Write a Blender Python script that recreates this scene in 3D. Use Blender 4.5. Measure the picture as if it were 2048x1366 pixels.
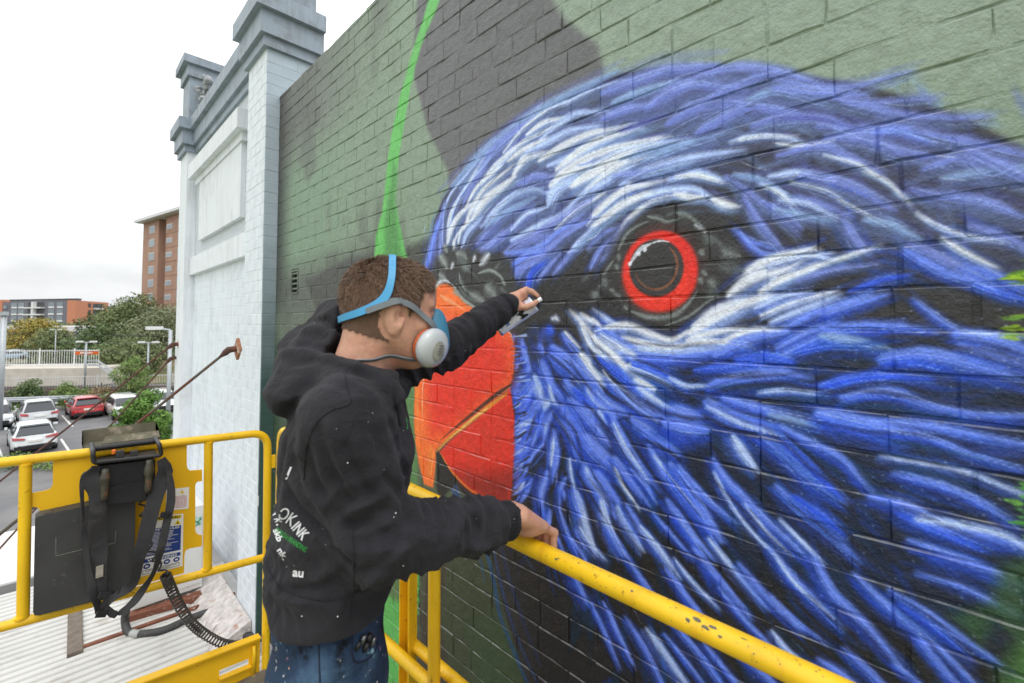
import bpy, bmesh, math, random
import numpy as np
from mathutils import Vector, Matrix
from mathutils.bvhtree import BVHTree

# ------------------------------------------------------------------ camera / world / sun
# frame of the place: X points square into the painted wall, Y runs along it away from
# the camera, Z is up; the photographer's eye is the origin (car park 7 m below).
F = 911.0            # focal length in photo pixels (photo 2048 x 1366)
PITCH = math.radians(2.2)
HOR = 646.0          # row of the horizon
PYC = HOR - F * math.tan(PITCH)
A45 = math.radians(45.0)
fw = np.array([math.cos(A45) * math.cos(PITCH), math.sin(A45) * math.cos(PITCH), math.sin(PITCH)])
rt = np.array([math.sin(A45), -math.cos(A45), 0.0])
up = np.cross(rt, fw)

def ray(px, py):
    return fw + rt * ((px - 1024.0) / F) - up * ((py - PYC) / F)

def at_x(px, py, X):
    d = ray(px, py); return Vector(d * (X / d[0]))

def at_y(px, py, Y):
    d = ray(px, py); return Vector(d * (Y / d[1]))

def at_z(px, py, Z):
    d = ray(px, py); return Vector(d * (Z / d[2]))

def at_d(px, py, D):          # D metres of depth along the viewing axis
    return Vector(ray(px, py) * D)
scene = bpy.context.scene
for o in list(bpy.data.objects):
    bpy.data.objects.remove(o)
COL = scene.collection

cam_data = bpy.data.cameras.new('camera')
cam = bpy.data.objects.new('camera', cam_data)
COL.objects.link(cam)
cam_data.sensor_width = 36.0
cam_data.lens = F / 2048.0 * 36.0
cam_data.shift_y = (PYC - 683.0) / 2048.0
cam_data.clip_start = 0.05
cam_data.clip_end = 2000.0
cam.matrix_world = Matrix(((rt[0], up[0], -fw[0], 0), (rt[1], up[1], -fw[1], 0), (rt[2], up[2], -fw[2], 0), (0, 0, 0, 1)))
cam_data.dof.use_dof = True
cam_data.dof.focus_distance = 1.9
cam_data.dof.aperture_fstop = 4.0
scene.camera = cam

SUN_EL, SUN_AZ = math.radians(58), math.radians(200)   # azimuth measured from +Y towards +X
world = bpy.data.worlds.new('World'); scene.world = world
world.use_nodes = True
wn = world.node_tree.nodes; wl = world.node_tree.links
wn.clear()
w_out = wn.new('ShaderNodeOutputWorld')
w_bg = wn.new('ShaderNodeBackground')
w_sky = wn.new('ShaderNodeTexSky'); w_sky.sky_type = 'NISHITA'; w_sky.sun_disc = False
w_sky.sun_elevation = SUN_EL; w_sky.sun_rotation = SUN_AZ
w_sky.air_density = 1.0; w_sky.dust_density = 4.0; w_sky.ozone_density = 1.0
w_geo = wn.new('ShaderNodeTexCoord')
w_map = wn.new('ShaderNodeMapping'); w_map.inputs['Scale'].default_value = (1.1, 1.1, 4.0)
w_noi = wn.new('ShaderNodeTexNoise'); w_noi.inputs['Scale'].default_value = 2.2; w_noi.inputs['Detail'].default_value = 6; w_noi.inputs['Roughness'].default_value = 0.55
# overcast: brighter towards the zenith, soft cloud tone, a little of the clear sky's colour behind
w_sep = wn.new('ShaderNodeSeparateXYZ'); wl.new(w_geo.outputs['Generated'], w_sep.inputs['Vector'])
w_grad = wn.new('ShaderNodeMapRange'); w_grad.inputs['From Min'].default_value = 0.0; w_grad.inputs['From Max'].default_value = 0.55
w_grad.inputs['To Min'].default_value = 9.2; w_grad.inputs['To Max'].default_value = 19.5
wl.new(w_sep.outputs['Z'], w_grad.inputs['Value'])
w_cl = wn.new('ShaderNodeMapRange'); w_cl.inputs['From Min'].default_value = .3; w_cl.inputs['From Max'].default_value = .62; w_cl.inputs['To Min'].default_value = .80; w_cl.inputs['To Max'].default_value = 1.12
wl.new(w_geo.outputs['Generated'], w_map.inputs['Vector']); wl.new(w_map.outputs['Vector'], w_noi.inputs['Vector']); wl.new(w_noi.outputs['Fac'], w_cl.inputs['Value'])
w_mul = wn.new('ShaderNodeMath'); w_mul.operation = 'MULTIPLY'; wl.new(w_grad.outputs['Result'], w_mul.inputs[0]); wl.new(w_cl.outputs['Result'], w_mul.inputs[1])
w_tint = wn.new('ShaderNodeVectorMath'); w_tint.operation = 'SCALE'; w_tint.inputs[0].default_value = (.985, 1.0, 1.015); wl.new(w_mul.outputs['Value'], w_tint.inputs['Scale'])
w_mix = wn.new('ShaderNodeMixRGB'); w_mix.inputs['Fac'].default_value = 0.90
wl.new(w_sky.outputs['Color'], w_mix.inputs['Color1']); wl.new(w_tint.outputs['Vector'], w_mix.inputs['Color2'])
wl.new(w_mix.outputs['Color'], w_bg.inputs['Color']); wl.new(w_bg.outputs['Background'], w_out.inputs['Surface'])
w_bg.inputs['Strength'].default_value = 0.105

sun_data = bpy.data.lights.new('sun', 'SUN'); sun = bpy.data.objects.new('sun', sun_data); COL.objects.link(sun)
sun_data.energy = 0.9; sun_data.angle = math.radians(25); sun_data.color = (1.0, 0.96, 0.9)
_sd = Vector((math.sin(SUN_AZ) * math.cos(SUN_EL), math.cos(SUN_AZ) * math.cos(SUN_EL), math.sin(SUN_EL)))
sun.rotation_euler = _sd.to_track_quat('Z', 'Y').to_euler()

scene.view_settings.view_transform = 'Standard'
scene.view_settings.look = 'None'
scene.view_settings.exposure = 0.0
scene.view_settings.gamma = 1.0
scene.view_settings.use_curve_mapping = False
scene.render.engine = 'CYCLES'
scene.cycles.use_denoising = True
scene.cycles.max_bounces = 6
# ------------------------------------------------------------------ the mural: painted stroke by stroke
WALL_X = 1.21
M_Y0, M_Y1, M_Z0, M_Z1 = -1.30, 3.86, -2.45, 1.84
PPM = 540.0
MW, MH = int((M_Y1 - M_Y0) * PPM), int((M_Z1 - M_Z0) * PPM)
rng = np.random.default_rng(7)
random.seed(7)

def smooth(a, b, x):
    t = np.clip((x - a) / (b - a), 0, 1); return t * t * (3 - 2 * t)

def vnoise(h, w, cell, seed):
    r = np.random.default_rng(seed)
    gh, gw = int(h / cell) + 3, int(w / cell) + 3
    g = r.random((gh, gw)).astype(np.float32)
    y = np.arange(h) / cell; x = np.arange(w) / cell
    yi = y.astype(int); xi = x.astype(int)
    fy = (y - yi).astype(np.float32); fx = (x - xi).astype(np.float32)
    fy = (fy * fy * (3 - 2 * fy))[:, None]; fx = (fx * fx * (3 - 2 * fx))[None, :]
    a = g[yi][:, xi]; b = g[yi][:, xi + 1]; c = g[yi + 1][:, xi]; d = g[yi + 1][:, xi + 1]
    return (a * (1 - fx) + b * fx) * (1 - fy) + (c * (1 - fx) + d * fx) * fy

def wall_pts(pts):
    p = np.asarray(pts, float)
    d = fw[None, :] + rt[None, :] * ((p[:, 0:1] - 1024) / F) - up[None, :] * ((p[:, 1:2] - PYC) / F)
    k = WALL_X / d[:, 0]
    return np.stack([(M_Y1 - d[:, 1] * k) * PPM, (M_Z1 - d[:, 2] * k) * PPM], 1)   # canvas pixels

def px_scale(x, y):
    q = wall_pts([(x - 2, y), (x + 2, y), (x, y - 2), (x, y + 2)])
    a = (q[1] - q[0]) / 4; b = (q[3] - q[2]) / 4
    return math.sqrt(abs(a[0] * b[1] - a[1] * b[0]))

def spline(pts, n):
    p = np.asarray(pts, float)
    if len(p) == 2:
        t = np.linspace(0, 1, n)[:, None]; return p[0] * (1 - t) + p[1] * t
    q = np.vstack([2 * p[0] - p[1], p, 2 * p[-1] - p[-2]])
    u = np.linspace(0, len(p) - 1 - 1e-9, n); i = u.astype(int); f = (u - i)[:, None]
    p0, p1, p2, p3 = q[i], q[i + 1], q[i + 2], q[i + 3]
    return 0.5 * ((2 * p1) + (-p0 + p2) * f + (2 * p0 - 5 * p1 + 4 * p2 - p3) * f ** 2 + (-p0 + 3 * p1 - 3 * p2 + p3) * f ** 3)

CAN = np.zeros((MH, MW, 3), np.float32)
GRAIN = rng.random((MH, MW)).astype(np.float32)
SOFTN = vnoise(MH, MW, 14, 3) * .6 + vnoise(MH, MW, 5, 4) * .4

def C(r, g, b):
    return np.array([r, g, b], np.float32) / 255.0

PAL = dict(W=C(230, 236, 250), L=C(172, 194, 250), P=C(100, 130, 236), B=C(40, 84, 222), D=C(18, 64, 160), T=C(10, 62, 104),
           S=C(122, 150, 200), K=C(24, 21, 23), G=C(150, 160, 158), g=C(92, 100, 100), V=C(84, 92, 176), N=C(44, 42, 44), s=C(78, 92, 142), p=C(108, 124, 204))

def blend(y0, y1, x0, x1, col, alpha, grain):
    g = GRAIN[y0:y1, x0:x1]
    al = np.clip(alpha + (g - .5) * grain * 4 * alpha * (1 - alpha), 0, 1)[..., None]
    sub = CAN[y0:y1, x0:x1]
    sub += (col - sub) * al

def polygon(col, pts, soft=6, a=1.0, grain=.3, wob=0.0):
    P = wall_pts(pts)
    cx, cy = np.mean([p[0] for p in pts]), np.mean([p[1] for p in pts])
    s = max(soft * px_scale(cx, min(max(cy, 50), 1300)), 1.0)
    x0 = max(int(P[:, 0].min() - 2 * s), 0); x1 = min(int(P[:, 0].max() + 2 * s) + 1, MW)
    y0 = max(int(P[:, 1].min() - 2 * s), 0); y1 = min(int(P[:, 1].max() + 2 * s) + 1, MH)
    if x1 <= x0 or y1 <= y0: return
    X = np.arange(x0, x1)[None, :].astype(np.float32); Y = np.arange(y0, y1)[:, None].astype(np.float32)
    X, Y = np.broadcast_arrays(X, Y)
    inside = np.zeros(X.shape, bool); d2 = np.full(X.shape, 1e12, np.float32)
    for i in range(len(P)):
        ax, ay = P[i]; bx, by = P[(i + 1) % len(P)]
        c = ((ay > Y) != (by > Y))
        if by != ay:
            inside ^= c & (X < (bx - ax) * (Y - ay) / (by - ay) + ax)
        dx, dy = bx - ax, by - ay
        t = np.clip(((X - ax) * dx + (Y - ay) * dy) / (dx * dx + dy * dy + 1e-9), 0, 1)
        d2 = np.minimum(d2, (X - ax - t * dx) ** 2 + (Y - ay - t * dy) ** 2)
    d = np.sqrt(d2) * np.where(inside, 1, -1)
    if wob: d = d + (SOFTN[y0:y1, x0:x1] - .5) * 2 * wob * s
    blend(y0, y1, x0, x1, PAL[col] if isinstance(col, str) else col, a * smooth(-s, s, d), grain)

def stroke(col, w, pts, a=.92, soft=.55, head=.22, tail=1.5, streak=.5, asym=0.0, col2=None, grain=.5, minr=.12):
    c = PAL[col] if isinstance(col, str) else col
    n = max(9, len(pts) * 5)
    S = spline(pts, n); P = wall_pts(S)
    m = S[len(S) // 2]
    R = w * .5 * px_scale(m[0], m[1])
    t = np.linspace(0, 1, n)
    prof = np.where(t < head, np.sqrt(np.clip(t / head, 0, 1) * .85 + .15), 1 - (1 - minr) * np.clip((t - head) / (1 - head), 0, 1) ** tail)
    r = np.maximum(R * prof, .6)
    x0 = max(int(P[:, 0].min() - R - 2), 0); x1 = min(int(P[:, 0].max() + R + 3), MW)
    y0 = max(int(P[:, 1].min() - R - 2), 0); y1 = min(int(P[:, 1].max() + R + 3), MH)
    if x1 <= x0 or y1 <= y0: return
    X = np.arange(x0, x1, dtype=np.float32)[None, :]; Y = np.arange(y0, y1, dtype=np.float32)[:, None]
    best = np.full((y1 - y0, x1 - x0), 9.0, np.float32); Q = np.zeros_like(best); TT = np.zeros_like(best)
    for i in range(n - 1):
        ax, ay = P[i]; dx, dy = P[i + 1] - P[i]; L2 = dx * dx + dy * dy + 1e-9
        u = np.clip(((X - ax) * dx + (Y - ay) * dy) / L2, 0, 1)
        ex = X - ax - u * dx; ey = Y - ay - u * dy
        rr = r[i] + (r[i + 1] - r[i]) * u
        q = np.sqrt(ex * ex + ey * ey) / rr
        k = q < best
        sg = np.where(dx * ey - dy * ex >= 0, 1.0, -1.0)
        best = np.where(k, q, best); Q = np.where(k, q * sg, Q); TT = np.where(k, (i + u) / (n - 1), TT)
    e0, e1 = soft * (1 + asym), soft * (1 - asym)
    al = np.where(Q > 0, 1 - smooth(1 - np.clip(e0, .08, 1), 1.0, best), 1 - smooth(1 - np.clip(e1, .08, 1), 1.0, best))
    if streak:
        tab = rng.random(24)
        f = np.clip((Q + 1) * .5, 0, 1) * 22; fi = f.astype(int); ff = f - fi
        s = tab[fi] * (1 - ff) + tab[fi + 1] * ff
        al = al * (1 - streak * (.25 + .75 * TT) * s)
    al = (a * al).astype(np.float32)
    if col2 is not None:
        c2 = PAL[col2] if isinstance(col2, str) else col2
        k = smooth(-.5, .7, Q)[..., None].astype(np.float32)
        c = c * (1 - k) + c2 * k
    blend(y0, y1, x0, x1, c, al, grain)

def blur(r):
    """softens everything painted so far, as overspray does"""
    global CAN
    for ax in (0, 1):
        c = np.cumsum(np.pad(CAN, [(r + 1, r) if a == ax else (0, 0) for a in range(3)], mode='edge'), axis=ax, dtype=np.float64)
        n = CAN.shape[ax]
        CAN = ((np.take(c, range(2 * r + 1, 2 * r + 1 + n), ax) - np.take(c, range(0, n), ax)) / (2 * r + 1)).astype(np.float32)

def feather(col, w, pts, kids=3, **kw):
    """a painted feather: dark bed, coloured vane, a few fine bristle strokes over it"""
    p = np.asarray(pts, float); hi = p[:, 1].mean() < 540
    base = (dict(W='S', L='s', P='s', B='V', S='s', G='g') if hi else dict(W='L', L='P', P='B', B='D', S='D', G='g')).get(col, 'D')
    if hi and col in 'PB': col = {'P': 'p', 'B': 'P'}[col]
    nrm = np.array([-(p[-1] - p[0])[1], (p[-1] - p[0])[0]]); nrm /= (np.hypot(*nrm) + 1e-9)
    if kids and w > 5:
        stroke(base, w * 1.9, p + nrm * w * .3, a=.5, soft=1., streak=.15)
    stroke(col, w, p, asym=kw.pop('asym', .25), soft=1.0, minr=.08, tail=1.5, streak=.22, a=.95, grain=.3, **kw)
    stroke(PAL[col] + (1 - PAL[col]) * .2, w * .55, p - nrm * w * .14, soft=1., minr=.15, a=.5, streak=.1)
    for k in range(kids):
        off = rng.uniform(-.45, .45) * w
        jit = rng.normal(0, w * .06, p.shape)
        c = PAL[col] * rng.uniform(.8, 1.0) + (np.array([1, 1, 1], np.float32) - PAL[col]) * rng.uniform(0, .28)
        q = p + nrm * off + jit
        if len(q) > 2 and rng.random() < .5: q = q[:-1] if rng.random() < .5 else q[1:]
        stroke(c.astype(np.float32), max(w * rng.uniform(.08, .18), 1.6), q, a=.45, soft=.8, head=.3, tail=1.2, streak=.2)

# ---- ground colours of the wall -------------------------------------------------------------
CAN[:] = C(124, 144, 122)
_zz = np.linspace(M_Z1, M_Z0, MH)[:, None]; _yy = np.linspace(M_Y1, M_Y0, MW)[None, :]
_n = vnoise(MH, MW, 180, 11) * .6 + vnoise(MH, MW, 60, 12) * .4
def tint(col, k):
    CAN[:] = CAN + (C(*col) - CAN) * k[..., None].astype(np.float32)
tint((60, 70, 46), smooth(-.25, -1.0, _zz) * np.ones_like(_yy))                 # olive lower down
tint((142, 158, 142), smooth(.1, .6, _zz) * smooth(2.4, .6, _yy) * .85)  # paler up and to the right: the sky's sheen painted into the coat
tint((108, 138, 110), smooth(2.3, 3.0, _yy) * smooth(.1, .4, _zz) * .45)
tint((62, 62, 60), smooth(3.45, 3.86, _yy) * smooth(-.2, .3, _zz) * .9)         # dark blended left edge
tint((84, 80, 78), np.clip(smooth(1.0, 1.5, _zz) * smooth(1.9, 3.6, _yy) * .75, 0, 1))
tint((64, 66, 60), np.clip(smooth(.50, .72, _n) * .35 * smooth(.9, 1.8, _yy), 0, 1))
# blurry dark leaf shapes
polygon(C(98, 98, 100), [(838, -60), (1075, -40), (1130, 40), (1195, 90), (1210, 160), (1180, 260), (1000, 430), (900, 400), (895, 340), (855, 260), (825, 140)], soft=7)
polygon(C(70, 71, 66), [(560, 545), (640, 520), (760, 480), (760, 620), (690, 720), (560, 730)], soft=30, a=.6)
polygon(C(60, 62, 56), [(610, 560), (700, 515), (800, 500), (870, 470), (860, 560), (860, 640), (640, 640)], soft=8, a=.95)
polygon(C(52, 74, 54), [(545, 690), (700, 690), (700, 950), (545, 1000)], soft=20, a=.8)
# bright stem
polygon(C(96, 186, 88), [(862, -20), (886, -20), (868, 30), (842, 90), (822, 170), (806, 260), (794, 340), (790, 400), (800, 455), (815, 520), (748, 520), (752, 470), (765, 420), (772, 350), (782, 270), (800, 190), (822, 110), (845, 40)], soft=4)
polygon(C(66, 128, 62), [(786, 320), (794, 345), (790, 400), (796, 460), (806, 520), (768, 520), (770, 440), (780, 370)], soft=9, a=.75)
# greens left of and under the beak
polygon(C(84, 128, 74), [(760, 560), (850, 590), (836, 700), (830, 830), (838, 1000), (850, 1090), (838, 1160), (820, 1250), (800, 1390), (700, 1390), (700, 700)], soft=6)
polygon(C(92, 186, 84), [(815, 1090), (848, 1090), (838, 1170), (832, 1260), (822, 1300), (800, 1366), (740, 1400), (745, 1290), (770, 1170)], soft=4, a=.85, wob=2)
polygon(C(88, 92, 62), [(770, 1140), (800, 1130), (812, 1165), (795, 1200), (770, 1185), (745, 1260)], soft=6, a=.7, wob=2)
polygon(C(60, 52, 40), [(848, 1060), (905, 1060), (890, 1150), (882, 1240), (905, 1366), (905, 1420), (815, 1420), (828, 1320), (842, 1220)], soft=4, a=.95)
polygon(C(76, 78, 60), [(848, 1080), (858, 1080), (848, 1200), (838, 1300), (825, 1400), (815, 1400), (838, 1230)], soft=3, a=.9)
polygon(C(58, 66, 44), [(905, 1050), (985, 1060), (1000, 1180), (1040, 1310), (1065, 1420), (905, 1420), (884, 1250), (893, 1150)], soft=5, a=.9)
polygon(C(54, 80, 50), [(930, 1250), (1010, 1230), (1050, 1400), (960, 1400)], soft=30, a=.6)
# ---- the bird's dark bed --------------------------------------------------------------------
BODY = [(846, 560), (856, 500), (868, 440), (884, 400), (908, 365), (950, 318), (1030, 250), (1110, 195), (1200, 158), (1300, 134), (1450, 132), (1560, 145),
        (1700, 165), (1830, 196), (1960, 250), (2070, 310), (2200, 360), (2600, 420), (3200, 900), (3000, 1500), (2200, 1700), (1500, 1900), (1130, 1700),
        (1060, 1420), (1035, 1310), (1005, 1210), (985, 1120), (960, 1050), (925, 985), (892, 935), (872, 905), (1020, 780), (1026, 690), (1000, 640), (930, 600), (880, 575)]
polygon(C(42, 40, 43), BODY, soft=5)
polygon(C(27, 24, 26), [(1030, 700), (1500, 690), (2100, 760), (2900, 800), (2900, 1500), (1300, 1700), (1100, 1500), (1050, 1250), (1000, 1080), (900, 950), (1030, 850)], soft=60, a=.9)
polygon(C(74, 84, 116), [(880, 480), (900, 400), (960, 325), (1040, 262), (1120, 208), (1240, 165), (1400, 145), (1500, 160), (1560, 230), (1480, 330), (1300, 370), (1220, 440), (1100, 500), (1000, 500)], soft=26, a=.75)
polygon(C(66, 70, 98), [(1400, 150), (1600, 165), (1830, 215), (2060, 330), (2300, 420), (2300, 640), (1900, 560), (1650, 480), (1500, 380)], soft=40, a=.7)
polygon(C(20, 42, 78), [(1040, 720), (1300, 700), (1600, 690), (2060, 700), (2400, 760), (2300, 1300), (1900, 1300), (1400, 1100), (1150, 1000)], soft=60, a=.6)
# blue undertones spread through the bed
for k in range(420):
    x, y = rng.uniform(1050, 2150), rng.uniform(690, 1420)
    if y > 1050 + (x - 1050) * .1 and x < 1150: continue
    ang = math.atan2(y - 640, x - 1230) + rng.normal(0, .12)
    ln = rng.uniform(40, 130)
    stroke('T' if rng.random() < .6 else 'D', rng.uniform(14, 34), [(x, y), (x + math.cos(ang) * ln * .5, y + math.sin(ang) * ln * .5), (x + math.cos(ang) * ln, y + math.sin(ang) * ln)], a=.5, soft=.95, streak=.5)
for k in range(110):
    x = rng.uniform(930, 2080); y = rng.uniform(150, 470)
    if y < 640 - math.sqrt(max(0, 520 ** 2 - (min(x, 1450) - 1400) ** 2)) + 20: continue
    ang = math.atan2(y - 700, x - 1330) + math.pi / 2 + (.2 if x > 1400 else -.1)
    ln = rng.uniform(50, 140)
    stroke('V' if rng.random() < .5 else 'S', rng.uniform(14, 30), [(x, y), (x + math.cos(ang) * ln * .5, y + math.sin(ang) * ln * .5), (x + math.cos(ang) * ln, y + math.sin(ang) * ln)], a=.35, soft=.95, streak=.5)

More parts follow.
